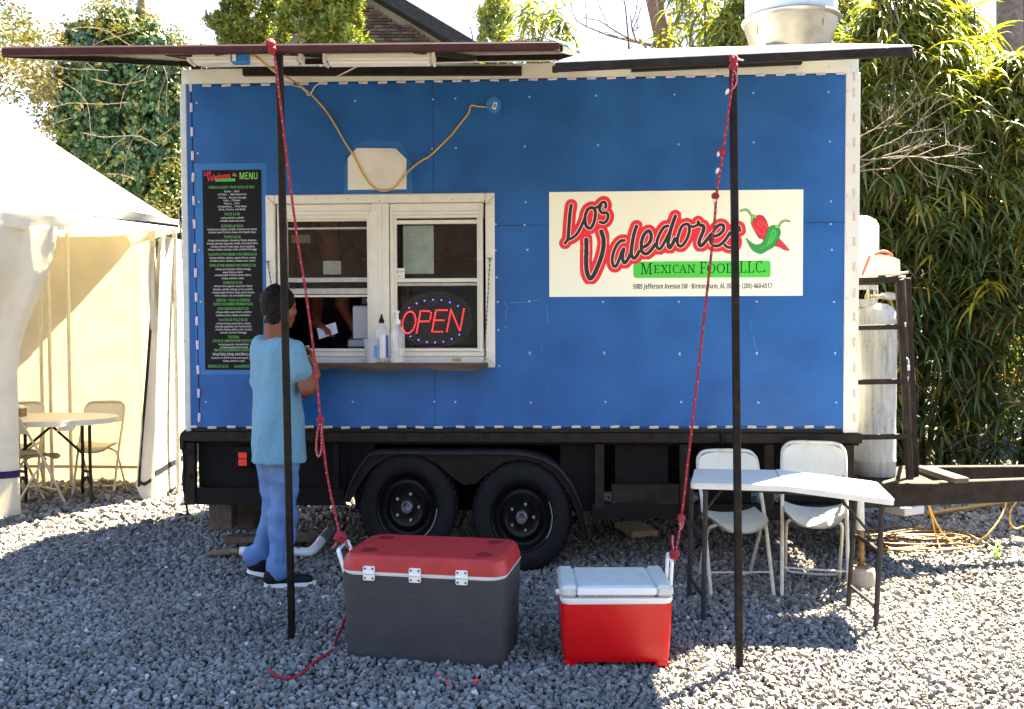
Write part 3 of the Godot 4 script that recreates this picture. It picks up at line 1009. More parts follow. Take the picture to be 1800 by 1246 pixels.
# ---------- things fixed to the serving wall: signs, boards, lamps, cords
# hand lettering: strokes painted by their distance, black on white on red
func build_name_sign() -> void:
	var q := [F(963, 341), F(1409, 331), F(1414, 518), F(968, 525)]
	var lo := Vector2((q[0].x + q[3].x) * 0.5, (q[2].y + q[3].y) * 0.5)
	var hi := Vector2((q[1].x + q[2].x) * 0.5, (q[0].y + q[1].y) * 0.5)
	var o := thing("name_sign", "white sign with red and black script name, two chili peppers and green banner", "sign", FACE_O, YAW)
	var w := 1110
	var h := int(w * (hi.y - lo.y) / (hi.x - lo.x))
	var per := w / (hi.x - lo.x)
	var to_tex := func(x: float, y: float) -> Vector2:
		var p := F(x, y)
		return Vector2((p.x - lo.x) * per, (hi.y - p.y) * per)
	# strokes, each with its width; three views of the lettering were measured at three scales
	var v1 := [[40, [[200, 182], [186, 260], [174, 400], [167, 500], [160, 592]]], [34, [[124, 642], [160, 600], [215, 576], [270, 528], [310, 460], [342, 392], [366, 330]]], [37, [[452, 206], [400, 232], [366, 320], [378, 425], [428, 462], [468, 410], [491, 320], [489, 240], [455, 208]]], [33, [[480, 216], [530, 196], [568, 152], [604, 142], [622, 178], [616, 208]]], [34, [[560, 180], [543, 230], [578, 274], [630, 272], [649, 315], [628, 372], [590, 395], [550, 384]]], [52, [[382, 600], [385, 700], [381, 850], [388, 980], [424, 1070], [470, 1036], [520, 930], [568, 800], [592, 680], [590, 580], [565, 500]]]]
	var v2 := [[46, [[332, 560], [270, 572], [202, 650], [152, 780], [143, 900], [172, 968], [214, 945], [252, 850], [292, 740], [324, 690]]], [52, [[322, 705], [300, 800], [312, 885], [342, 908], [390, 850], [425, 770]]], [54, [[522, 340], [490, 430], [462, 560], [442, 700], [444, 790], [474, 836], [512, 822], [560, 735]]], [52, [[605, 672], [680, 640], [738, 570], [752, 478], [722, 414], [682, 424], [630, 490], [598, 600], [598, 700], [634, 762], [692, 764], [756, 706], [812, 620]]], [46, [[1012, 334], [950, 356], [882, 460], [842, 580], [846, 672], [886, 692], [930, 640], [990, 530], [1040, 430]]], [54, [[1130, 182], [1090, 290], [1050, 420], [1022, 560], [1018, 644], [1046, 674], [1090, 606], [1122, 535]]]]
	var v3 := [[42, [[220, 276], [152, 312], [102, 430], [84, 530], [108, 592], [158, 588], [220, 500], [258, 390], [254, 300], [222, 277]]], [36, [[258, 306], [318, 318], [366, 296]]], [50, [[386, 252], [402, 288], [456, 306], [466, 352], [438, 430], [402, 520], [404, 580], [440, 586], [506, 512], [575, 425]]], [44, [[604, 458], [678, 436], [746, 370], [748, 302], [696, 290], [640, 335], [592, 420], [564, 500], [576, 568], [624, 594], [690, 584], [768, 518], [846, 402]]], [40, [[986, 372], [972, 322], [926, 324], [880, 372], [862, 430], [902, 470], [928, 522], [916, 588], [860, 618], [802, 608], [772, 580]]]]
	var strokes := []
	for set_ in [[v1, 975.0, 335.0, 6.921], [v2, 1060.0, 360.0, 8.9], [v3, 1180.0, 360.0, 8.18]]:
		for s in set_[0]:
			var pts := []
			for p in s[1]:
				var t: Vector2 = to_tex.call(set_[1] + p[0] / set_[3], set_[2] + p[1] / set_[3])
				pts.append(Vector3(t.x, t.y, 0))
			strokes.append([s[0] / set_[3] * 0.5 * per / 290.0, smooth_path(pts, 3)])
	var dist := PackedFloat32Array()
	dist.resize(w * h)
	dist.fill(99.0)
	var reach := 27.0
	for s in strokes:
		var pts: Array = s[1]
		for i in pts.size() - 1:
			var a := Vector2(pts[i].x, pts[i].y)
			var ab := Vector2(pts[i + 1].x, pts[i + 1].y) - a
			var l := maxf(ab.length_squared(), 0.0001)
			for y in range(maxi(0, int(minf(a.y, a.y + ab.y) - reach)), mini(h, int(maxf(a.y, a.y + ab.y) + reach))):
				for x in range(maxi(0, int(minf(a.x, a.x + ab.x) - reach)), mini(w, int(maxf(a.x, a.x + ab.x) + reach))):
					var p := Vector2(x, y) - a
					var d: float = p.distance_to(ab * clampf(p.dot(ab) / l, 0.0, 1.0)) - s[0]
					if d < dist[y * w + x]: dist[y * w + x] = d
	var img := Image.create(w, h, false, Image.FORMAT_RGBA8)
	var paper := Color8(237, 239, 217)
	img.fill(paper)
	# green banner with rounded corners
	var k := per / 290.0
	var g0: Vector2 = to_tex.call(1113, 460)
	var g1: Vector2 = to_tex.call(1355, 488)
	for y in range(int(g0.y), int(g1.y)):
		for x in range(int(g0.x), int(g1.x)):
			var p := Vector2(x, y)
			var c := p.clamp(g0 + Vector2.ONE * 6 * k, g1 - Vector2.ONE * 6 * k)
			if p.distance_to(c) < 6 * k:
				img.set_pixel(x, y, Color8(70, 200, 62))
	var red := Color8(228, 30, 42)
	var dark_red := Color8(170, 20, 32)
	for y in h:
		for x in w:
			var d := dist[y * w + x] / k
			if d > 8.0: continue
			var c := Color8(30, 26, 30)
			if d > 0.15: c = Color8(244, 240, 226)
			if d > 1.15: c = red
			if d > 7.4: c = dark_red
			var near := 99.0
			for e in [0.15, 1.15, 8.0]: near = minf(near, absf(d - e))
			img.set_pixel(x, y, c)
	# two chili peppers
	var poly := func(list: Array) -> PackedVector2Array:
		var out := PackedVector2Array()
		var pts := []
		for p in list:
			var t: Vector2 = to_tex.call(1180.0 + p[0] / 8.18, 360.0 + p[1] / 8.18)
			pts.append(Vector3(t.x, t.y, 0))
		for p in smooth_path(pts, 3): out.append(Vector2(p.x, p.y))
		return out
	var fill := func(p: PackedVector2Array, base: Color, light: Color, light_at: Vector2):
		var b := Rect2(p[0], Vector2.ZERO)
		for v in p: b = b.expand(v)
		for y in range(int(b.position.y) - 2, int(b.end.y) + 2):
			for x in range(int(b.position.x) - 2, int(b.end.x) + 2):
				var v := Vector2(x, y)
				var edge := 99.0
				for i in p.size(): edge = minf(edge, v.distance_to(Geometry2D.get_closest_point_to_segment(v, p[i], p[(i + 1) % p.size()])))
				if Geometry2D.is_point_in_polygon(v, p):
					var c := base.lerp(light, 0.8 if sin((v - light_at).angle() * 2.0 + edge * 0.25) > 0.35 and edge > 3.0 else 0.0)
					img.set_pixel(x, y, Color8(28, 50, 34) if edge < 1.0 else c)
				elif edge < 0.9: img.set_pixel(x, y, Color8(28, 50, 34))
	fill.call(poly.call([[1150, 270], [1180, 215], [1230, 160], [1280, 150], [1330, 175], [1370, 240], [1400, 330], [1420, 400], [1500, 450], [1550, 490], [1620, 560], [1692, 645], [1685, 660], [1620, 650], [1550, 610], [1480, 590], [1320, 500], [1260, 480], [1210, 400], [1160, 310]]), Color8(208, 34, 50), Color8(228, 66, 76), to_tex.call(1340, 400))
	fill.call(poly.call([[985, 95], [990, 78], [1060, 58], [1112, 78], [1160, 140], [1232, 168], [1216, 200], [1180, 200], [1165, 262], [1143, 262], [1145, 170], [1100, 108], [1058, 86], [1000, 100]]), Color8(120, 196, 80), Color8(140, 214, 96), to_tex.call(1100, 120))
	fill.call(poly.call([[1410, 322], [1470, 295], [1530, 320], [1572, 390], [1560, 450], [1530, 520], [1480, 600], [1400, 650], [1300, 705], [1260, 705], [1170, 660], [1110, 570], [1075, 480], [1130, 530], [1210, 575], [1290, 560], [1330, 510], [1360, 440], [1380, 370]]), Color8(40, 150, 62), Color8(72, 196, 84), to_tex.call(1400, 520))
	fill.call(poly.call([[1482, 306], [1540, 290], [1575, 240], [1640, 215], [1702, 232], [1700, 250], [1640, 240], [1590, 262], [1562, 320], [1566, 392], [1535, 345], [1490, 340]]), Color8(120, 196, 80), Color8(140, 214, 96), to_tex.call(1600, 300))
	# faint dirt and the seam that shows through
	for i in 900:
		var x := rng.randi_range(0, w - 1)
		var y := rng.randi_range(0, h - 1)
		img.set_pixel(x, y, img.get_pixel(x, y).darkened(rng.randf() * 0.12))
	var sm := mat("sign_print", Color(1, 1, 1), 0.4)
	sm.albedo_color = Color.WHITE
	sm.albedo_texture = ImageTexture.create_from_image(img)
	part("board", box_between(new_st(), Vector3(lo.x, lo.y, 0.0065), Vector3(hi.x, hi.y, 0.009), 0.0), mat("sign_plastic", Color(0.8, 0.78, 0.66), 0.4), o)
	var st := new_st()
	quad_uv(st, Vector3(lo.x + 0.001, lo.y + 0.001, 0.0095), Vector3(lo.x + 0.001, hi.y - 0.001, 0.0095), Vector3(hi.x - 0.001, hi.y - 0.001, 0.0095), Vector3(hi.x - 0.001, lo.y + 0.001, 0.0095))
	part("print", st, sm, o)
	var ink := mat("dark_green_ink", Color(0.008, 0.05, 0.012), 0.6)
	var word := func(text: String, x0: float, x1: float, y0: float, y1: float, m: Material, serif: bool, bold := false):
		var a := F(x0, y1)
		var b := F(x1, y0)
		lettering("lettering", text, Vector3(a.x, a.y, 0.0102), b.x - a.x, (b.y - a.y), m, o, serif, bold)
	word.call("M", 1126, 1147, 463, 483, ink, true)
	word.call("EXICAN", 1149, 1222, 466, 481, ink, true)
	word.call("F", 1230, 1241, 461, 481.5, ink, true)
	word.call("OOD", 1243, 1290, 464, 480.5, ink, true)
	word.call("LLC.", 1300, 1345, 459.5, 480, ink, true)
	word.call("5005 Jefferson Avenue SW \u00b7 Birmingham, AL 35221 \u00b7 (205) 460-6517", 1113, 1357, 498.5, 508.5, mat("black_ink", Color(0.015, 0.015, 0.018), 0.6), false, true)

func build_menu() -> void:
	var o := thing("menu_board", "tall black menu board with green and white lettering beside the window", "menu board", FACE_O, YAW)
	var a := F(361, 649)
	var b := F(459, 299)
	part("board", box_between(new_st(), Vector3(a.x, a.y, 0.007), Vector3(b.x, b.y, 0.011), 0.0005), worn("chalkboard", [Color(0.004, 0.0045, 0.006), Color(0.009, 0.0095, 0.011)], 2.0, 0.5), o)
	var green := mat("menu_green", Color(0.16, 0.5, 0.12), 0.7)
	var white := mat("menu_white", Color(0.7, 0.7, 0.68), 0.7)
	# each line: height in the photograph, half width, text; a leading * is a green heading
	var lines := [[330, 42, "*CARNES AL GUSTO / YOUR CHOICE OF MEAT"], [337, 14, "Asada ... Beef"], [342.3, 27, ". Al Pastor ... Marinated Pork"], [348, 26, ". Chorizo ... Mexican Sausage"], [353, 15, "Pollo ... Chicken"], [358.3, 14, "Puerco ... Pork"], [363.5, 27, ". Campechanos ... Three Meats"], [368.8, 24, "(Pork, Chorizo, and Beef)"],
		[377, 14, "*TACOS $2.00"], [383.5, 21, ". incluye cilantro y cebolla"], [388.8, 23, ". includes cilantro and onion"], [398, 20, "*QUESADILLAS $6.00"], [403.6, 45, "incluye carne al gusto, quesillo, mayonesa de chipotle"], [408.8, 43, "includes meat of choice, cheese, and chipotle mayo"],
		[417.3, 15, "*TORTAS $6.00"], [423, 44, "incluye carne al gusto, mayonesa, frijoles, jalapeno,"], [428.5, 46, "lechuga, jitomate, aguacate, cebolla, dos huevos fritos"], [434, 41, ". includes choice of meat, mayo, beans, jalapeno,"], [439, 44, "lettuce, tomato, avocado, onion, and two fried eggs"],
		[447.8, 44, "*TLACOYOS (3 POR ORDEN/ 3 PER ORDER) $6.00"], [453.7, 42, "incluye cebolla, cilantro, queso blanco, crema"], [459, 41, "includes onion, cilantro, cheese, sour cream"], [467.3, 42, "*SOPES (3 POR ORDEN/3 PER ORDER) $7.00"], [473.6, 33, ". incluye carne al gusto, frijoles, lechuga,"], [479, 18, "queso fresco y crema"], [484, 34, ". includes meat of choice, beans, lettuce,"], [489.7, 20, "cheese, and sour cream"],
		[497.7, 17, "*BURRITOS $7.00"], [503.3, 36, ". incluye carne al gusto, mayonesa, frijoles,"], [509, 36, "jitomate, cebolla, lechuga, arroz y quesillo"], [514.6, 39, ". includes meat of choice, mayo, beans, tomato,"], [520, 33, "onion, lettuce, rice, and melted cheese"],
		[528.2, 31, "*GORDITAS - TODAS LAS GORDITAS"], [535.1, 36, "*SON DE CHICHARRON PRENSADO $3.00"], [543.2, 28, "*EXTRA CARNE/EXTRA MEAT $1.00"], [549, 33, ". incluye cebolla, queso blanco, y cilantro"], [554.7, 31, "includes onions, cheese, and cilantro"],
		[562.7, 26, "*FLAUTAS DE POLLO $6.00"], [569, 32, ". incluye lechuga, queso blanco, cebolla,"], [574.3, 33, "jitomate, aguacate y dos huevos fritos"], [579.6, 34, ". includes, lettuce, cheese, onion, tomato,"], [585, 24, "avocado, and two fried eggs"],
		[593, 10, "*TOSTADAS"], [599.7, 38, "*CEVICHE DE CAMARON/SHRIMP CEVICHE $3.75"], [605.8, 27, "incluye aguacate, salsa valentina"], [611, 26, ". includes avocado and hot sauce"], [615.9, 36, "*TINGA DE POLLO/MARINATED CHICKEN $3.00"], [622, 38, "incluye frijoles, lechuga, queso blanco y crema"], [627.8, 41, "served in a CRISPY tortilla with beans, lettuce,"], [633, 20, "cheese, and sour cream"]]
	for l in lines:
		var head: bool = l[2].begins_with("*")
		var c := F(409.5 + (l[0] - 470) * 0.012, l[0] + (2.2 if head else 1.7))
		lettering("menu_line", l[2].trim_prefix("*"), Vector3(c.x, c.y, 0.0118), l[1] * 2 / 290.0, (4.6 if head else 3.3) / 290.0, green if head else white, o, false, false, true)
	for q in [["REFRESCOS $2.00", 367, 403], ["AGUA/WATER $1.00", 412, 452]]:
		var p := F(q[1], 645)
		lettering("menu_line", q[0], Vector3(p.x, p.y, 0.0118), (q[2] - q[1]) / 290.0, 4.8 / 290.0, green, o)
	var p := F(422, 316)
	lettering("menu_title", "MENU", Vector3(p.x, p.y, 0.0118), 32 / 290.0, 12 / 290.0, mat("lime_ink", Color(0.3, 0.75, 0.12), 0.7), o)
	# the name again, small: red script, green bar, two little peppers
	p = F(359.5, 309)
	lettering("menu_logo", "Los", Vector3(p.x, p.y, 0.0118), 12 / 290.0, 8 / 290.0, mat("red_ink", Color(0.72, 0.03, 0.05), 0.7), o, false, true, false, 0.25)
	p = F(365, 317)
	lettering("menu_logo", "Valedores", Vector3(p.x, p.y, 0.0121), 42 / 290.0, 10 / 290.0, mats["red_ink"], o, false, true, false, 0.12)
	var st := new_st()
	prism(st, rounded(Vector2(F(379, 320).x, F(379, 320).y), Vector2(F(414, 315).x, F(414, 314.5).y), 0.004), 0.0112, 0.0116)
	part("menu_logo", st, mat("banner_green", Color(0.07, 0.55, 0.06), 0.6), o)
	p = F(381, 318.6)
	lettering("menu_logo", "MEXICAN FOOD LLC.", Vector3(p.x, p.y, 0.0122), 31 / 290.0, 2.6 / 290.0, mats["black_ink"], o, true)
	for e in 2:
		st = new_st()
		tube(st, smooth_path([F(409 - e * 1, 304 + e * 4, 0.0125), F(412, 306 + e * 3, 0.0125), F(417 + (-6 if e else 0), 311, 0.0125)]), [0.003, 0.0035, 0.0042, 0.0045, 0.0045, 0.004, 0.0035, 0.0025, 0.001], 6)
		part("menu_logo", st, mats["banner_green"] if e else mats["red_ink"], o)

func build_open_sign() -> void:
	var c := F(766, 564, -0.075)
	var o := thing("open_sign", "oval black lighted sign reading OPEN in red dots behind the window", "sign", FACE_O, YAW)
	var st := new_st()
	var k := 1.0 / 286.0
	var ring := PackedVector2Array()
	for i in 40: ring.append(Vector2(c.x + cos(TAU * i / 40) * 65 * k, c.y + sin(TAU * i / 40) * 49 * k))
	prism(st, ring, c.z - 0.02, c.z)
	part("board", st, mat("sign_black", Color(0.012, 0.012, 0.013), 0.4), o)
	st = new_st()
	var rim := []
	for p in ring: rim.append(Vector3(p.x, p.y, c.z))
	rim.append(rim[0])
	tube(st, rim, 0.012, 8, false)
	part("rim", st, mat("sign_rim", Color(0.02, 0.02, 0.021), 0.3), o)
	st = new_st()
	lathe(st, [Vector2(0.0052, 0), Vector2(0.0045, 0.0035), Vector2(0, 0.005)], 7, Transform3D(Basis(Vector3.RIGHT, PI / 2), Vector3.ZERO))
	var dot := commit(st)
	var red := lamp_mat("red_light_diode", Color(1.0, 0.035, 0.05), 0.22)
	var blue := lamp_mat("blue_light_diode", Color(0.14, 0.14, 1.0), 0.24)
	var place := func(x: float, y: float, m: Material):
		var p := F(460 + x / 3.775, 330 + y / 3.775, -0.07)
		put("light_dot", dot, m, o, Transform3D(Basis(), p))
	for q in [[977, 799], [1027, 770], [1080, 752], [1136, 745], [1192, 748], [1248, 763], [1301, 787], [1310, 978], [1260, 1006], [1205, 1024], [1150, 1030], [1095, 1027], [1039, 1013], [987, 989]]:
		place.call(q[0], q[1], blue)
	for i in 26:
		var a := TAU * i / 26
		place.call(977 + 43 * cos(a) - 9 * sin(a), 896 + 72 * sin(a), red)
	var run := func(x0: float, y0: float, x1: float, y1: float, n: int):
		for i in n: place.call(lerpf(x0, x1, float(i) / (n - 1)), lerpf(y0, y1, float(i) / (n - 1)), red)
	run.call(1027, 965, 1053, 822, 11)
	run.call(1068, 820, 1112, 822, 4)
	run.call(1124, 834, 1118, 870, 3)
	run.call(1108, 888, 1052, 890, 5)
	run.call(1130, 955, 1155, 818, 10)
	run.call(1170, 815, 1228, 815, 5)
	run.call(1158, 882, 1206, 882, 4)
	run.call(1146, 958, 1196, 958, 4)
	run.call(1228, 955, 1256, 812, 10)
	run.call(1262, 828, 1312, 948, 9)
	run.call(1318, 940, 1342, 808, 9)
	var l := OmniLight3D.new()
	l.name = "sign_glow"
	l.light_color = Color(1.0, 0.25, 0.22)
	l.light_energy = 0.0006
	l.light_size = 0.1
	l.omni_range = 12.0
	l.omni_attenuation = 2.0
	l.shadow_enabled = true
	o.add_child(l)
	l.position = c + Vector3(0, 0, 0.03)

func build_wall_things() -> void:
	build_name_sign()
	build_menu()
	build_open_sign()
	# strips of light modules
	var lav := worn("lavender_plastic", [Color(0.62, 0.5, 0.62), Color(0.75, 0.66, 0.74)], 4.0, 0.35)
	var ivory := worn("ivory_plastic", [Color(0.5, 0.48, 0.38), Color(0.66, 0.63, 0.52)], 4.0, 0.35)
	var peach := worn("peach_plastic", [Color(0.66, 0.5, 0.36), Color(0.74, 0.6, 0.46)], 4.0, 0.35)
	var spots := []
	var xs := [363, 397, 431, 466, 507, 534, 567, 603, 638, 672, 705, 738, 770, 803, 835, 869, 903, 937, 971, 1005, 1040, 1075, 1109, 1144, 1179, 1214, 1250, 1281, 1337, 1373, 1408, 1444, 1478]
	for x in xs: spots.append(Vector2(x, 150.5 - (x - 363) * 0.0195))
	led_strip("light_strip", "lavender light modules in a row under the top trim of the blue wall", spots, false, lav)
	spots = []
	for x in [338, 372, 406, 440, 543, 576, 607, 642, 673, 706, 738, 770, 809, 843, 877, 911, 945, 978, 1013, 1047, 1081, 1116, 1150, 1185, 1220, 1252, 1284, 1322, 1357, 1387, 1423, 1459]:
		spots.append(Vector2(x, 750.0 + rng.randf_range(-0.8, 0.8)))
	led_strip("light_strip", "ivory light modules in a row along the bottom edge of the blue wall", spots, false, ivory)
	spots = []
	for y in [153, 189, 232, 274, 312, 353, 394, 437, 480, 523, 565, 607, 649, 690, 733]: spots.append(Vector2(334.5 + (y - 150) * 0.026, y))
	led_strip("light_strip", "pink light modules in a column beside the menu board", spots, true, lav)
	spots = []
	for y in [135, 163, 207, 251, 297, 340, 381, 425, 470, 516, 558, 602, 646, 690, 733]: spots.append(Vector2(1502.5, y))
	led_strip("light_strip", "peach light modules in a column on the right corner trim by the gas bottle", spots, true, peach)
	# round and square electrical boxes
	var o := thing("junction_box", "round blue junction box high on the blue wall", "junction box", FACE_O, YAW)
	var bp := mat("box_blue", Color(0.02, 0.17, 0.45), 0.45)
	var c := F(868, 187, 0.006)
	var st := new_st()
	lathe(st, [Vector2(0.051, 0), Vector2(0.051, 0.035), Vector2(0.047, 0.04), Vector2(0, 0.041)], 28, Transform3D(Basis(Vector3(0.86, 0, 0), Vector3.BACK, Vector3(0, -1, 0)), c))
	part("cover", st, bp, o)
	st = new_st()
	box(st, F(869.5, 186, 0.05), Vector3(0.024, 0.042, 0.004), 0.001, Basis(Vector3.BACK, -0.3))
	var lab := part("label", st, mat("label_paper", Color(0.72, 0.7, 0.62), 0.8), o)
	st = new_st()
	box(st, F(869.5, 186, 0.0525), Vector3(0.012, 0.024, 0.001), 0.0, Basis(Vector3.BACK, -0.3))
	part("print", st, mat("label_print", Color(0.2, 0.14, 0.08), 0.8), lab)
	o = thing("outlet_box", "square blue electrical box hanging from the left awning frame", "electrical box")
	st = new_st()
	box(st, at(422, 100, 4.3), Vector3(0.078, 0.062, 0.05), 0.005)
	part("housing", st, bp, o)
	st = new_st()
	box(st, at(411, 100, 4.27), Vector3(0.016, 0.036, 0.003), 0.0005)
	part("label", st, mats["label_paper"], o)
	# fluorescent fittings under the left awning
	var fit := worn("fitting_enamel", [Color(0.62, 0.6, 0.52), Color(0.72, 0.7, 0.62)], 2.0, 0.4)
	for e in 2:
		o = thing("tube_light", "white tube light fitting under the left awning, behind the left pole" if e == 0 else "white tube light fitting under the left awning, right of the pole", "light fitting", Vector3.ZERO, 0.0, "tube light fittings under the awning")
		var x0: float = 338 if e == 0 else 575
		var x1: float = 527 if e == 0 else 760
		var a := at(x0, 102 - (0 if e == 0 else -2), 4.45)
		var b := at(x1, 103, 4.44)
		b.y = a.y
		part("housing", bar(new_st(), a, b, 0.09, 0.032, 0.006), fit, o)
		part("reflector", bar(new_st(), a + Vector3(0.01, -0.022, 0), b + Vector3(-0.01, -0.022, 0), 0.07, 0.014, 0.004), mat("white_diffuser", Color(0.75, 0.74, 0.7), 0.3), o)
		for q in [[a, -1.0], [b, 1.0]]:
			st = new_st()
			box(st, q[0] + Vector3(0.006 * q[1], -0.006, 0), Vector3(0.014, 0.046, 0.098), 0.004)
			part("end_cap", st, fit, o)
	# cords on the wall
	o = part("extension_cord", tube(new_st(), smooth_path([at(437, 97, 4.3), at(448, 98, 4.33), at(466, 112, 4.4), at(490, 128, 5.2), at(520, 145, 5.6), W(F(548, 168, 0.03)), W(F(572, 194, 0.02)), W(F(590, 222, 0.02)), W(F(606, 250, 0.03)), W(F(622, 275, 0.04)), W(F(637, 305, 0.045)), W(F(653, 327, 0.045)), W(F(672, 336, 0.045)), W(F(693, 330, 0.045)), W(F(708, 312, 0.045)), W(F(726, 294, 0.03)), W(F(745, 280, 0.015)), W(F(755, 275, 0.012)), W(F(790, 241, 0.012)), W(F(812, 214, 0.012)), W(F(824, 198, 0.012)), W(F(828, 186, 0.012)), W(F(840, 187, 0.014)), W(F(857, 189, 0.02))], 5), 0.0055, 7), mat("yellow_cord", Color(0.55, 0.33, 0.05), 0.5))
	tag(o, "yellow extension cord looping down the blue wall over the white vent cover", "extension cord")
	o = part("lamp_cord", tube(new_st(), smooth_path([at(464, 112, 4.5), at(480, 125, 5.0), at(505, 146, 5.6), W(F(525, 153, 0.02)), W(F(536, 160, 0.02)), W(F(542, 168, 0.025)), W(F(547, 163, 0.02)), W(F(556, 150, 0.05)), at(585, 138, 5.4), at(625, 118, 4.9), at(663, 96, 4.38)], 5), 0.004, 6), mat("white_cord", Color(0.6, 0.56, 0.48), 0.5))
	tag(o, "thin white lamp cord drooping between the two tube lights", "cord")
	o = part("black_cord", tube(new_st(), smooth_path([at(404, 94, 4.32), at(380, 97, 4.4), at(352, 104, 4.5), at(325, 103, 4.6), at(290, 97, 4.6)], 5), 0.004, 6), mats["black_cable"])
	tag(o, "short black cord from the square blue box to the left under the awning", "cord")
	# papers and stickers in the window
	var paper := worn("pale_green_paper", [Color(0.3, 0.42, 0.36), Color(0.42, 0.54, 0.46)], 2.0, 0.8)
	var list := [["price_list", "large pale green price list taped inside the upper right window pane", 709, 397, 762, 482, -0.07, 0.003, paper, "paper"],
		["paper_note", "small greenish paper note taped inside the raised left sash", 568, 459, 599, 483, -0.06, 0.002, worn("note_green", [Color(0.25, 0.3, 0.24), Color(0.38, 0.42, 0.34)], 6.0, 0.8), "paper"],
		["card_sticker", "small white payment sticker in the lower left corner of the upper right pane", 693, 472, 711, 490, -0.018, 0.001, mat("sticker_white", Color(0.72, 0.7, 0.64), 0.5), "sticker"],
		["paper_flyer", "faded dark flyer at the upper left inside the raised sash", 512, 413, 545, 428, -0.07, 0.002, mat("flyer_brown", Color(0.14, 0.11, 0.05), 0.8), "paper"],
		["purple_card", "small purple card with a white print at the top right of the open counter", 636, 524, 656, 535, -0.05, 0.002, mat("card_purple", Color(0.06, 0.02, 0.06), 0.5), "card"]]
	for q in list:
		o = thing(q[0], q[1], q[9], FACE_O, YAW)
		var a := F(q[2], q[5], q[6])
		var b := F(q[4], q[3], q[6])
		part("sheet", box_between(new_st(), Vector3(a.x, a.y, a.z), Vector3(b.x, b.y, b.z + q[7]), 0.0), q[8], o)
		if q[0] == "price_list":
			st = new_st()
			for k in 17: box_between(st, Vector3(a.x + 0.02, b.y - 0.03 - k * 0.012, b.z + 0.0035), Vector3(b.x - 0.02 - rng.randf() * 0.08, b.y - 0.028 - k * 0.012, b.z + 0.0038), 0.0)
			part("print", st, mat("faded_ink", Color(0.14, 0.24, 0.2), 0.8), o)
		if q[0] == "card_sticker":
			var p := F(700, 479, -0.016)
			lettering("print", "Square", p, 10 / 290.0, 2.6 / 290.0, mats["black_ink"], o)
			st = new_st()
			frame(st, Vector2(F(695, 480).x, F(695, 480).y), Vector2(F(698.5, 476).x, F(698.5, 476.2).y), 0.003, -0.0168, -0.0158, 0.0)
			part("print", st, mats["black_ink"], o)
			for k in 2:
				st = new_st()
				box(st, F(700 + k * 3, 486, -0.0165), Vector3(0.008, 0.004, 0.0008), 0)
				part("print", st, mats["black_ink"], o)
		if q[0] == "purple_card":
			st = new_st()
			box(st, F(648, 528, -0.046), Vector3(0.024, 0.016, 0.0008), 0)
			part("print", st, mats["label_paper"], o)

# ---------- what stands on the counter and the shelf
func bottle(called: String, label: String, at_p: Vector3, prof: Array, m: Material, cat := "bottle") -> Node3D:
	var o := thing(called, label, cat, W(at_p), YAW)
	part("body", lathe(new_st(), prof, 22), m, o)
	return o

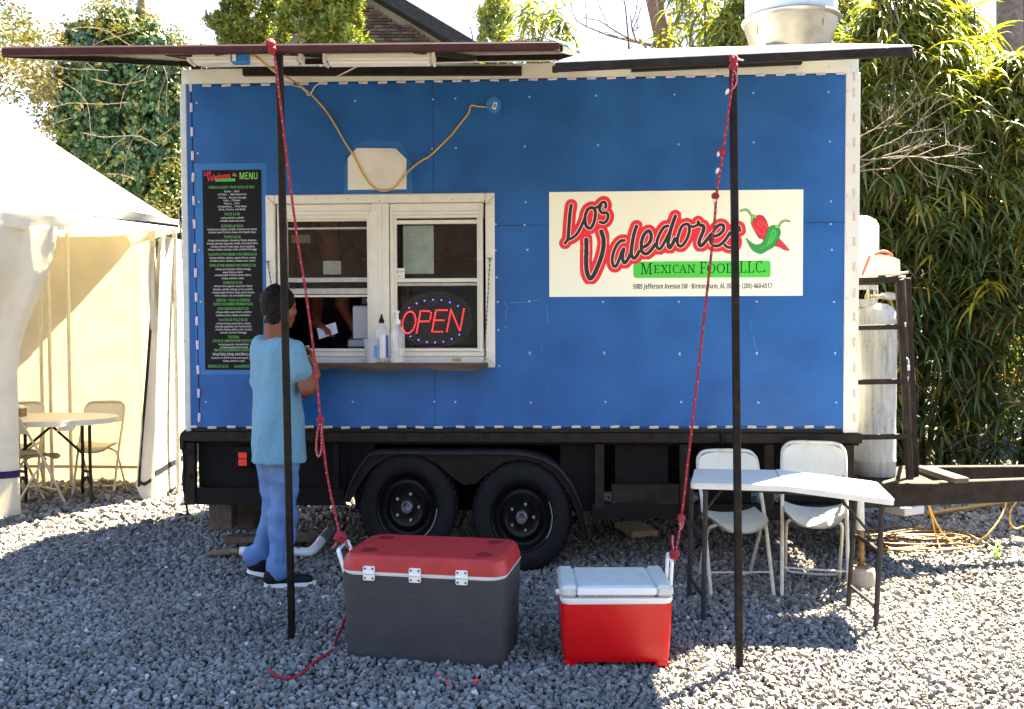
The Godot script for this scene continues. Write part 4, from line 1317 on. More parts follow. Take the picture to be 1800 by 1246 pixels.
func build_counter_things() -> void:
	var clear := glass("clear_plastic", Color(0.75, 0.8, 0.82), 0.28, 0.08)
	var frosted := mat("frosted_plastic", Color(0.42, 0.47, 0.52), 0.5)
	frosted.transparency = BaseMaterial3D.TRANSPARENCY_ALPHA
	frosted.albedo_color.a = 0.72
	var y := F(700, 637, 0.1).y + 0.002
	var spot := func(x: float, w: float) -> Vector3: return Vector3(F(x, 637, w).x, y, w)
	# squeeze bottle with a black twist cap and a printed label
	var o := bottle("squeeze_bottle", "clear bottle with black spout cap and blue label on the serving shelf", spot.call(671, 0.08), [Vector2(0, 0), Vector2(0.04, 0.002), Vector2(0.042, 0.012), Vector2(0.042, 0.16), Vector2(0.038, 0.19), Vector2(0.026, 0.215), Vector2(0.014, 0.228), Vector2(0.013, 0.24)], clear)
	part("cap", lathe(new_st(), [Vector2(0.016, 0.232), Vector2(0.017, 0.25), Vector2(0.012, 0.258), Vector2(0.006, 0.275), Vector2(0.003, 0.288), Vector2(0, 0.289)], 14), mats["sign_black"], o)
	var st := new_st()
	var g := [[], []]
	for k in 9:
		var a := -0.1 + k * 0.16
		for e in 2: g[e].append(Vector3(sin(a) * 0.0435, 0.03 + e * 0.13, cos(a) * 0.0435))
	sheet(st, g, 0.0004)
	var lb := part("label", st, mat("white_label", Color(0.65, 0.67, 0.7), 0.5), o)
	st = new_st()
	g = [[], []]
	for k in 5:
		var a := 0.75 + k * 0.12
		for e in 2: g[e].append(Vector3(sin(a) * 0.0445, 0.03 + e * 0.13, cos(a) * 0.0445))
	sheet(st, g, 0.0003)
	part("stripe", st, mat("label_blue", Color(0.03, 0.12, 0.4), 0.5), lb)
	# pump bottle
	o = bottle("pump_bottle", "clear bottle with a white pump top on the serving shelf", spot.call(699, 0.11), [Vector2(0, 0), Vector2(0.042, 0.002), Vector2(0.044, 0.01), Vector2(0.041, 0.05), Vector2(0.044, 0.06), Vector2(0.044, 0.16), Vector2(0.04, 0.185), Vector2(0.026, 0.21), Vector2(0.016, 0.222), Vector2(0.015, 0.232)], clear)
	var white := mat("pump_white", Color(0.75, 0.75, 0.73), 0.4)
	st = lathe(new_st(), [Vector2(0.018, 0.226), Vector2(0.018, 0.25), Vector2(0.008, 0.254), Vector2(0.007, 0.292), Vector2(0.013, 0.294), Vector2(0.013, 0.306), Vector2(0, 0.307)], 16)
	tube(st, [Vector3(0, 0.3, 0), Vector3(-0.025, 0.302, 0), Vector3(-0.038, 0.296, 0)], 0.006, 8)
	part("pump", st, white, o)
	part("dip_tube", tube(new_st(), [Vector3(0, 0.23, 0), Vector3(0.004, 0.02, 0)], 0.004, 6), mats["frosted_plastic"], o)
	# deli tub with coins and a blue print
	o = bottle("plastic_tub", "translucent plastic tub with a blue print at the front of the serving shelf", spot.call(653, 0.14), [Vector2(0, 0), Vector2(0.036, 0.001), Vector2(0.038, 0.006), Vector2(0.044, 0.125), Vector2(0.049, 0.127), Vector2(0.05, 0.137), Vector2(0.046, 0.138), Vector2(0.0425, 0.12), Vector2(0.036, 0.008), Vector2(0, 0.007)], frosted, "tub")
	st = new_st()
	g = [[], []]
	for k in 7:
		var a := 0.55 + k * 0.1
		for e in 2: g[e].append(Vector3(sin(a) * (0.0412 + e * 0.0035), 0.03 + e * 0.07, cos(a) * (0.0412 + e * 0.0035)))
	sheet(st, g, 0.0003)
	part("print", st, mat("tub_blue", Color(0.04, 0.2, 0.55), 0.5), o)
	st = new_st()
	for k in 16:
		lathe(st, [Vector2(0.01, 0), Vector2(0.01, 0.0016), Vector2(0, 0.0017)], 10, Transform3D(Basis.from_euler(Vector3(rng.randf_range(-0.9, 0.9), 0, rng.randf_range(-0.9, 0.9))), Vector3(rng.randf_range(-0.024, 0.024), 0.012 + rng.randf() * 0.02, rng.randf_range(-0.024, 0.024))))
	part("coin", st, mat("coin_copper", Color(0.3, 0.2, 0.14), 0.4, 0.6), o)
	tag(o.get_child(o.get_child_count() - 1), "", "", "", "stuff")
	# dispenser and napkin box just inside
	o = thing("napkin_dispenser", "grey plastic dispenser standing inside the window beside the mullion", "dispenser", FACE_O, YAW)
	var a0 := F(621, 597, -0.14)
	var b0 := F(657, 538, -0.14)
	part("housing", box_between(new_st(), Vector3(a0.x, a0.y, -0.24), Vector3(b0.x, b0.y, -0.12), 0.008), mat("dispenser_grey", Color(0.32, 0.35, 0.4), 0.35), o)
	a0 = F(612, 611, -0.1)
	b0 = F(657, 598, -0.1)
	part("tray", box_between(new_st(), Vector3(a0.x, a0.y, -0.25), Vector3(b0.x, b0.y, -0.09), 0.006), mat("tray_grey", Color(0.2, 0.25, 0.3), 0.35), o)
	# a dark sauce jar with a white lid left of the opening
	o = bottle("lidded_cup", "dark cup with a white lid on the shelf beside the man's shoulder", spot.call(514, 0.09), [Vector2(0, 0), Vector2(0.03, 0.001), Vector2(0.036, 0.11), Vector2(0.036, 0.112)], mat("cup_grey", Color(0.09, 0.1, 0.12), 0.4), "cup")
	part("lid", lathe(new_st(), [Vector2(0.04, 0.11), Vector2(0.041, 0.12), Vector2(0.036, 0.126), Vector2(0.03, 0.124), Vector2(0, 0.123)], 20), mats["pump_white"], o)

# ---------- things on the lot
func rope_knot(st: SurfaceTool, c: Vector3, r: float, seed_: int) -> void:
	var g := RandomNumberGenerator.new()
	g.seed = seed_
	for k in 4:
		var pts := []
		var ax := Vector3(g.randf_range(-1, 1), g.randf_range(-1, 1), g.randf_range(-1, 1)).normalized()
		var x := ax.cross(Vector3.UP).normalized()
		var y := ax.cross(x)
		for i in 11:
			var a := TAU * i / 10
			pts.append(c + (x * cos(a) + y * sin(a)) * r * g.randf_range(0.75, 1.0) + ax * r * 0.3 * sin(a * 2.0))
		tube(st, pts, 0.0085, 6)

func rope(st: SurfaceTool, pts: Array, r := 0.0072, step := 8) -> void:
	var p := smooth_path(pts, step)
	# three strands laid round each other
	for s in 3:
		var q := []
		var run := 0.0
		for i in p.size():
			var d: Vector3 = ((p[mini(i + 1, p.size() - 1)] - p[maxi(i - 1, 0)]) as Vector3).normalized()
			if i: run += (p[i] as Vector3).distance_to(p[i - 1])
			var x := d.cross(Vector3(0.3, 0.2, 1)).normalized()
			var y := d.cross(x)
			var a := run * 130.0 + TAU * s / 3
			q.append(p[i] + (x * cos(a) + y * sin(a)) * r * 0.45)
		tube(st, q, r * 0.62, 5)

func dense(pts: Array, gap := 0.012) -> Array:
	var p := smooth_path(pts, 10)
	var out := [p[0]]
	for i in range(1, p.size()):
		var a: Vector3 = p[i - 1]
		var b: Vector3 = p[i]
		var n := maxi(1, int(a.distance_to(b) / gap))
		for k in n: out.append(a.lerp(b, float(k + 1) / n))
	return out

func build_poles_and_ropes() -> void:
	var steel := worn("pole_paint", [Color(0.008, 0.0065, 0.0055), Color(0.017, 0.0135, 0.011), Color(0.04, 0.018, 0.01)], 2.2, 0.5, 0.2, 0.02, 0.02, [0.0, 0.72, 1.0])
	var red := worn("red_rope", [Color(0.2, 0.007, 0.014), Color(0.33, 0.014, 0.028)], 9.0, 0.8)
	var fleck := mat("rope_fleck", Color(0.42, 0.25, 0.25), 0.8)
	var pole := func(label: String, a: Vector3, b: Vector3):
		var o := thing("support_pole", label, "pole", a, 0.0, "poles that hold up the awnings")
		part("tube", bar(new_st(), Vector3(0, -0.03, 0), b - a, 0.031, 0.031, 0.004, Vector3.BACK), steel, o)
		part("top_pin", bar(new_st(), b - a + Vector3(-0.005, 0.0, 0.01), b - a + Vector3(0.045, -0.008, 0.01), 0.008, 0.008, 0.001), mats["bright_steel"], o)
	pole.call("dark square steel pole under the left awning, in front of the man in blue", on_ground(513, 1126), at(490, 92, 4.245))
	pole.call("dark square steel pole under the right awning, standing before the name sign", on_ground(1300, 1174), at(1289, 104, 4.21))
	var strung := func(called: String, label: String, paths: Array, knots: Array):
		var o := thing(called, label, "rope")
		for p in paths:
			var st := new_st()
			rope(st, dense(p), 0.0066, 1)
			part("strand", st, red, o)
			st = new_st()
			var q := dense(p, 0.03)
			for i in range(1, q.size() - 1):
				if i % 2: continue
				var d: Vector3 = (q[i + 1] - q[i - 1]).normalized()
				box(st, q[i] + Vector3(0.002 * sin(i * 2.1), 0, 0.0078), Vector3(0.003, 0.009, 0.003), 0.001, Basis(d.cross(Vector3.BACK).normalized(), d, d.cross(Vector3.BACK).normalized().cross(d)))
			var f := part("fleck", st, fleck, o)
			f.set_meta("kind", "stuff")
		for k in knots:
			var st := new_st()
			rope_knot(st, k[0], k[1], int(k[0].x * 1000))
			part("knot", st, red, o)
	var z := func(x: float, y: float) -> Vector3: return at(x, y, lerpf(4.2, 4.42, (y - 80) / 870.0))
	strung.call("tie_rope", "red rope from the left awning down to the grey cooler's handle", [
		[z.call(476, 78), z.call(484, 110), z.call(491, 170), z.call(505, 290), z.call(521, 410), z.call(541, 540), z.call(556, 660), z.call(563, 735), z.call(574, 830), z.call(588, 900), z.call(597, 940)],
		[z.call(563, 735), z.call(557, 765), z.call(556, 790), z.call(560, 801), z.call(565, 788), z.call(565, 760), z.call(566, 738)],
		[z.call(597, 945), z.call(590, 956), z.call(583, 963)],
		[z.call(602, 945), z.call(608, 955), z.call(613, 964)],
		[z.call(470, 72), z.call(474, 82), z.call(477, 96)]],
		[[z.call(598, 944), 0.026], [z.call(475, 77), 0.017], [z.call(478, 88), 0.014], [z.call(563, 737), 0.012]])
	var o := thing("loose_rope", "loose red rope end trailing over the gravel left of the grey cooler", "rope")
	var st := new_st()
	var gpt := func(x: float, y: float, h: float) -> Vector3: return on_ground(x, y, h)
	rope(st, dense([at(611, 1072, 4.38), gpt.call(603, 1095, 0.1), gpt.call(592, 1120, 0.05), gpt.call(584, 1142, 0.025), gpt.call(565, 1155, 0.03), gpt.call(548, 1167, 0.024), gpt.call(534, 1180, 0.03), gpt.call(520, 1190, 0.024), gpt.call(505, 1192, 0.03), gpt.call(490, 1189, 0.026), gpt.call(480, 1184, 0.03), gpt.call(473, 1176, 0.028)]), 0.0078, 1)
	part("strand", st, red, o)
	var y := func(x: float, yy: float) -> Vector3: return at(x, yy, lerpf(4.17, 4.28, (yy - 100) / 900.0))
	strung.call("tie_rope", "red knotted rope from the right awning down to the red cooler's handle", [
		[y.call(1290, 97), y.call(1290, 118), y.call(1286, 160), y.call(1277, 225), y.call(1268, 290), y.call(1260, 340), y.call(1256, 395), y.call(1246, 490), y.call(1229, 640), y.call(1212, 790), y.call(1199, 905), y.call(1190, 960), y.call(1186, 985)],
		[y.call(1291, 125), y.call(1295, 135), y.call(1294, 148), y.call(1287, 158)],
		[y.call(1199, 905), y.call(1201, 918), y.call(1197, 928), y.call(1195, 915)],
		[y.call(1184, 965), y.call(1182, 950), y.call(1183, 940)]],
		[[y.call(1290, 104), 0.015], [y.call(1289, 116), 0.014], [y.call(1270, 268), 0.012], [y.call(1258, 345), 0.011], [y.call(1198, 910), 0.013], [y.call(1186, 974), 0.02]])
	st = new_st()
	for q in [[1279, 161], [1264, 270], [1262, 300], [1257, 352]]:
		var c: Vector3 = y.call(q[0], q[1])
		lathe(st, [Vector2(0, -0.018), Vector2(0.008, -0.006), Vector2(0.007, 0.008), Vector2(0, 0.014)], 7, Transform3D(Basis(Vector3.BACK, -0.4), c))
	tag(part("frayed_end", st, mat("frayed_white", Color(0.7, 0.66, 0.6), 0.9)), "frayed white rope ends tied into the right red rope", "rope end")

func cooler_body(lo: Vector2, hi: Vector2, y0: float, y1: float, taper: float, r: float, st: SurfaceTool, rows := 8, foot := 0.0) -> void:
	# a rounded box, narrower at the bottom, softly edged below
	var prof := []
	for i in rows + 1:
		var t := float(i) / rows
		prof.append([lerpf(y0, y1, t), lerpf(1.0 - taper, 1.0, t)])
	prof.push_front([y0 - 0.0, (1.0 - taper) * 0.97])
	prof[1][0] = y0 + 0.014
	st.set_smooth_group(1)
	var rings := []
	for p in prof:
		var ring := []
		var s: float = p[1]
		for v in rounded(lo * s, hi * s, r, 6): ring.append(Vector3(v.x, p[0], v.y))
		rings.append(ring)
	for i in rings.size() - 1:
		var n: int = rings[i].size()
		for k in n:
			var k2 := (k + 1) % n
			tri(st, rings[i][k], rings[i][k2], rings[i + 1][k2])
			tri(st, rings[i][k], rings[i + 1][k2], rings[i + 1][k])
	st.set_smooth_group(-1)
	for e in [0, rings.size() - 1]:
		var n: int = rings[e].size()
		for k in range(1, n - 1):
			if e: tri(st, rings[e][0], rings[e][k], rings[e][k + 1])
			else: tri(st, rings[e][0], rings[e][k + 1], rings[e][k])

func build_coolers() -> void:
	# the large grey one
	var grey := worn("cooler_grey", [Color(0.047, 0.047, 0.048), Color(0.053, 0.053, 0.054), Color(0.061, 0.06, 0.06)], 1.2, 0.5, 0.0, 0.01)
	var lid_red := worn("cooler_lid_red", [Color(0.3, 0.012, 0.012), Color(0.38, 0.016, 0.015), Color(0.42, 0.03, 0.028)], 2.4, 0.45, 0.0, 0.01)
	var white := mat("cooler_white", Color(0.72, 0.73, 0.72), 0.4)
	var o := thing("cooler", "large dark grey cooler with a red lid and three white hinges", "cooler", Vector3(-0.368, 0.0, -4.395), -0.19)
	var hx := 0.382
	var hz := 0.222
	var st := new_st()
	cooler_body(Vector2(-hx, -hz), Vector2(hx, hz), 0.0, 0.385, 0.035, 0.075, st)
	part("body", st, grey, o)
	st = new_st()
	cooler_body(Vector2(-hx - 0.003, -hz - 0.003), Vector2(hx + 0.003, hz + 0.003), 0.386, 0.402, 0.0, 0.076, st, 1)
	part("white_seal", st, white, o)
	# lid: sloping front and ends up to a flat top with four cup hollows
	st = new_st()
	var rings := []
	for q in [[0.403, 1.0], [0.43, 0.995], [0.462, 0.965], [0.474, 0.93], [0.4755, 0.9], [0.4755, 0.0]]:
		var ring := []
		for v in rounded(Vector2(-hx, -hz) * q[1], Vector2(hx, hz) * q[1], maxf(0.075 * q[1], 0.0), 6): ring.append(Vector3(v.x, q[0], v.y))
		rings.append(ring)
	for i in rings.size() - 1:
		st.set_smooth_group(1 + i / 2)
		var n: int = rings[i].size()
		for k in n:
			var k2 := (k + 1) % n
			tri(st, rings[i][k], rings[i][k2], rings[i + 1][k2])
			tri(st, rings[i][k], rings[i + 1][k2], rings[i + 1][k])
	var lid := part("lid", st, lid_red, o)
	for sx in [-1, 1]:
		for sz in [-1, 1]:
			st = new_st()
			lathe(st, [Vector2(0.04, 0.0), Vector2(0.036, 0.0022), Vector2(0.032, 0.0004), Vector2(0.0, 0.0003)], 24, Transform3D(Basis(), Vector3(sx * 0.27, 0.4757, sz * 0.125)))
			part("cup_holder", st, mat("cup_hollow", Color(0.16, 0.012, 0.012), 0.5), lid)
	for k in 3:
		st = new_st()
		var c := Vector3(-0.235 + k * 0.213, 0.398, hz + 0.006)
		prism(st, rounded(Vector2(-0.027, -0.031), Vector2(0.027, 0.031), 0.007), -0.003, 0.005, Transform3D(Basis(), c))
		tube(st, [c + Vector3(-0.024, 0, 0.005), c + Vector3(0.024, 0, 0.005)], 0.005, 8)
		var hinge := part("lid_hinge", st, white, o)
		st = new_st()
		for sx in [-1, 1]:
			for sy in [-1, 1]: lathe(st, [Vector2(0.0055, 0), Vector2(0.005, 0.002), Vector2(0, 0.0025)], 8, Transform3D(Basis(Vector3.RIGHT, PI / 2), c + Vector3(sx * 0.018, sy * 0.021, 0.005)))
		part("screw", st, mat("screw_dark", Color(0.1, 0.1, 0.1), 0.4, 0.5), hinge)
	o.scale.y = 1.025
	st = new_st()
	for k in 16:
		var p := Vector3(rng.randf_range(-0.33, 0.34), rng.randf_range(0.03, 0.34), hz * (0.965 + 0.035 * 0.5) + 0.001)
		p.z = hz * lerpf(0.965, 1.0, p.y / 0.385) + 0.0006
		bar(st, p, p + Vector3(rng.randf_range(-0.05, 0.05), rng.randf_range(-0.02, 0.02), 0.0), 0.0012, 0.0006, 0, Vector3.BACK)
	part("scuff", st, mat("scuff_pale", Color(0.1, 0.1, 0.1), 0.7), o).set_meta("kind", "stuff")
	# white swing handle on the left end
	st = new_st()
	var L := func(p: Vector3) -> Vector3: return o.global_transform.affine_inverse() * p if o.is_inside_tree() else (o.transform).affine_inverse() * p
	var h0: Vector3 = L.call(at(612, 1022, 4.33))
	var h1: Vector3 = L.call(at(594, 966, 4.36))
	bar(st, h0, h1, 0.02, 0.011, 0.004, Vector3.BACK)
	bar(st, h1, L.call(at(611, 950, 4.62)), 0.014, 0.014, 0.004)
	bar(st, L.call(at(611, 950, 4.62)), L.call(at(619, 972, 4.6)), 0.018, 0.01, 0.004, Vector3.BACK)
	part("handle", st, white, o)
	st = new_st()
	box(st, Vector3(-hx - 0.004, 0.2, 0.0), Vector3(0.03, 0.14, 0.2), 0.01)
	part("handle_recess", st, grey, o)
	# the small red one
	var red := worn("cooler_red", [Color(0.5, 0.002, 0.004), Color(0.58, 0.003, 0.006)], 1.5, 0.3, 0.0, 0.006)
	var pale := worn("cooler_pale", [Color(0.44, 0.46, 0.42), Color(0.54, 0.55, 0.5)], 2.0, 0.45)
	o = thing("cooler", "smaller bright red cooler with a pale grey lid and raised white handle", "cooler", Vector3(0.457, 0.0, -4.315), 0.0)
	hx = 0.247
	hz = 0.18
	st = new_st()
	cooler_body(Vector2(-hx, -hz), Vector2(hx, hz), 0.026, 0.285, 0.05, 0.035, st)
	part("body", st, red, o)
	for sx in [-1, 1]:
		st = new_st()
		box(st, Vector3(sx * 0.2, 0.016, 0), Vector3(0.06, 0.034, hz * 1.8), 0.008)
		part("foot", st, red, o)
	st = new_st()
	cooler_body(Vector2(-hx - 0.002, -hz - 0.002), Vector2(hx + 0.002, hz + 0.002), 0.286, 0.313, 0.0, 0.036, st, 1)
	part("collar", st, white, o)
	st = new_st()
	box(st, Vector3(0, 0.339, 0.0), Vector3(0.352, 0.05, 2 * hz - 0.02), 0.012)
	var l2 := part("lid", st, pale, o)
	for sx in [-1, 1]:
		st = new_st()
		box(st, Vector3(sx * (hx - 0.036), 0.342, 0.0), Vector3(0.076, 0.052, 2 * hz + 0.002), 0.014)
		part("lid_shoulder", st, pale, l2)
	st = new_st()
	box(st, Vector3(0, 0.3425, hz - 0.004), Vector3(0.348, 0.03, 0.012), 0.004)
	part("lid_edge", st, white, l2)
	st = new_st()
	for k in 7: box(st, Vector3(-0.13 + k * 0.018 + (k % 3) * 0.006, 0.325, hz + 0.0035), Vector3(0.012, 0.002, 0.001), 0)
	part("scratch", st, mats["screw_dark"], l2)
	st = new_st()
	bar(st, Vector3(hx + 0.012, 0.285, 0.02), Vector3(hx + 0.016, 0.445, 0.05), 0.014, 0.026, 0.004, Vector3.BACK)
	bar(st, Vector3(hx + 0.016, 0.445, 0.05), Vector3(hx + 0.014, 0.45, -0.06), 0.014, 0.02, 0.004)
	bar(st, Vector3(hx + 0.014, 0.45, -0.06), Vector3(hx + 0.01, 0.31, -0.08), 0.014, 0.022, 0.004, Vector3.BACK)
	part("handle", st, white, o)
	st = new_st()
	tube(st, [Vector3(-hx, 0.32, 0.1), Vector3(-hx - 0.018, 0.32, 0.1)], 0.014, 12)
	part("handle_peg", st, white, o)

# a folding chair facing +z: tubes from the front feet up round the back, a U behind, pressed seat and back
func make_chair(label: String, where: Vector3, turn: float, tubes: Material, shell: Material, group: String) -> Node3D:
	var o := thing("folding_chair", label, "chair", where, turn, group)
	var w := 0.175
	for s in [-1.0, 1.0]:
		part("leg", tube(new_st(), [Vector3(s * w, 0, 0.21), Vector3(s * w, 0.4, 0.035), Vector3(s * w, 0.62, -0.09)], 0.0105, 9), tubes, o)
		part("leg", tube(new_st(), smooth_path([Vector3(s * (w - 0.022), 0.0, -0.24), Vector3(s * (w - 0.022), 0.12, -0.16), Vector3(s * (w - 0.022), 0.3, -0.04), Vector3(s * (w - 0.03), 0.385, 0.03), Vector3(s * (w - 0.07), 0.415, 0.08)], 3), 0.0095, 8), tubes, o)
	part("back_frame", tube(new_st(), smooth_path([Vector3(-w, 0.62, -0.09), Vector3(-w, 0.74, -0.152), Vector3(-w + 0.012, 0.785, -0.175), Vector3(-w + 0.055, 0.812, -0.188), Vector3(0, 0.816, -0.19), Vector3(w - 0.055, 0.812, -0.188), Vector3(w - 0.012, 0.785, -0.175), Vector3(w, 0.74, -0.152), Vector3(w, 0.62, -0.09)], 4), 0.0115, 9), tubes, o)
	part("stretcher", bar(new_st(), Vector3(-w, 0.15, 0.145), Vector3(w, 0.15, 0.145), 0.022, 0.006, 0.002), tubes, o)
	part("stretcher", tube(new_st(), smooth_path([Vector3(-w + 0.024, 0.09, -0.18), Vector3(-w + 0.05, 0.035, -0.22), Vector3(w - 0.05, 0.035, -0.22), Vector3(w - 0.024, 0.09, -0.18)], 3), 0.008, 8), tubes, o)
	var st := new_st()
	var g := []
	for i in 9:
		var v := i / 8.0
		var row := []
		for j in 11:
			var u := j / 10.0 * 2.0 - 1.0
			var half := (w - 0.008) * (1.0 if v > 0.25 else lerpf(0.72, 1.0, sqrt(v / 0.25)))
			row.append(Vector3(u * half, 0.43 + 0.02 * pow(absf(u), 3.0) - 0.012 * (1.0 - u * u) + 0.01 * v - (0.03 * pow(1.0 - v / 0.2, 2.0) if v < 0.2 else 0.0), lerpf(0.2, -0.16, v)))
		g.append(row)
	sheet(st, g, 0.012)
	part("seat", st, shell, o)
	st = new_st()
	g = []
	for i in 8:
		var v := i / 7.0
		var row := []
		for j in 11:
			var u := j / 10.0 * 2.0 - 1.0
			var half := (w - 0.003) * (1.0 if v < 0.7 else sqrt(maxf(0.0, 1.0 - pow((v - 0.7) / 0.42, 2.0))))
			var y := lerpf(0.625 + 0.018 * u * u, 0.803, v)
			row.append(Vector3(u * half, y, lerpf(-0.085, -0.182, (y - 0.61) / 0.2) - 0.022 * (1.0 - u * u)))
		g.append(row)
	sheet(st, g, 0.01)
	part("backrest", st, shell, o)
	return o

func table_leg(o: Node3D, x: float, z0: float, z1: float, top: float, lean: float, m: Material) -> void:
	part("leg", tube(new_st(), [Vector3(x, top, z1), Vector3(x + lean, 0.0, z1 + 0.01)], 0.013, 9), m, o)
	part("leg", tube(new_st(), [Vector3(x, top, z0), Vector3(x + lean, 0.0, z0 - 0.01)], 0.013, 9), m, o)
	part("leg_brace", tube(new_st(), [Vector3(x, top * 0.62, z0), Vector3(x, top * 0.62, z1)], 0.01, 8), m, o)
	part("leg_brace", tube(new_st(), [Vector3(x, top * 0.72, (z0 + z1) * 0.5), Vector3(x + (0.14 if x < 1.4 else -0.14), top - 0.01, (z0 + z1) * 0.5)], 0.007, 7), m, o)
	part("foot_bar", tube(new_st(), [Vector3(x + lean, 0.12, z0), Vector3(x + lean, 0.12, z1)], 0.01, 8), m, o)

func build_table_and_chairs() -> void:
	var top := worn("white_table_plastic", [Color(0.54, 0.54, 0.49), Color(0.62, 0.62, 0.57)], 1.4, 0.45, 0.0, 0.02)
	var dark := worn("grey_leg_paint", [Color(0.025, 0.022, 0.022), Color(0.05, 0.045, 0.043)], 3.0, 0.5)
	var o := thing("folding_table", "white plastic folding table on grey legs, right half in the sun", "table")
	# two leaves that meet at a fold; the right one hangs a little
	var fl := Vector3(0.908, 0.703, -4.83)
	var bl := Vector3(1.02, 0.703, -5.31)
	var fm := Vector3(1.35, 0.708, -4.72)
	var bm := Vector3(1.45, 0.712, -5.22)
	var fr := Vector3(1.862, 0.655, -4.6)
	var br := Vector3(1.965, 0.668, -5.1)
	for e in 2:
		var a: Vector3 = [fl, fm][e]
		var b: Vector3 = [fm, fr][e]
		var c: Vector3 = [bm, br][e]
		var d: Vector3 = [bl, bm][e]
		var st := new_st()
		var x := (b - a).normalized()
		var z := (a - d).normalized()
		var y := z.cross(x).normalized()
		z = x.cross(y)
		var poly := PackedVector2Array()
		var inv := Basis(x, y, z).inverse()
		var mid := (a + b + c + d) * 0.25
		var pts := []
		for p in [a, b, c, d]:
			var q: Vector3 = inv * (p - mid)
			pts.append(Vector2(q.x, q.z))
		# round the two outer corners
		for k in 4:
			var p: Vector2 = pts[k]
			if (e == 0 and (k == 0 or k == 3)) or (e == 1 and (k == 1 or k == 2)):
				var p0: Vector2 = pts[(k + 3) % 4]
				var p1: Vector2 = pts[(k + 1) % 4]
				var r := 0.035
				var s0 := p + (p0 - p).normalized() * r
				var s1 := p + (p1 - p).normalized() * r
				for i in 5:
					var t := i / 4.0
					poly.append(s0.lerp(p, t).lerp(p.lerp(s1, t), t))
			else: poly.append(p)
		# stacked slices give the moulded edge: 38 mm deep, rounded over at the top
		var xf := Transform3D(Basis(x, z, -y), mid)
		prism(st, poly, 0.006, 0.031, xf)
		var inner: PackedVector2Array = Geometry2D.offset_polygon(poly, -0.004)[0]
		prism(st, inner, 0.0, 0.0058, xf)
		part("table_leaf", st, top, o)
	var st := new_st()
	table_leg(o, 0.985, -5.2, -4.83, 0.665, -0.012, dark)
	table_leg(o, 1.82, -5.02, -4.66, 0.625, -0.03, dark)
	part("brace_bar", bar(new_st(), Vector3(0.99, 0.655, -5.02), Vector3(1.85, 0.618, -4.84), 0.02, 0.02, 0.002), dark, o)
	var shell := worn("white_chair_plastic", [Color(0.56, 0.54, 0.44), Color(0.64, 0.62, 0.52)], 2.0, 0.45)
	var tubes := worn("white_chair_enamel", [Color(0.38, 0.36, 0.3), Color(0.56, 0.54, 0.47), Color(0.6, 0.58, 0.5)], 3.0, 0.4)
	var c := make_chair("white folding chair behind the table, nearer the right pole, mostly in shade", Vector3(1.27, -0.02, -5.43), 0.02, tubes, shell, "white folding chairs at the table outside")
	var c2 := copy_thing(c, "white folding chair behind the sunlit half of the table, near the jack post", Vector3(1.715, 0.0, -5.38), -0.27)
	c.scale = Vector3(1, 0.96, 1)

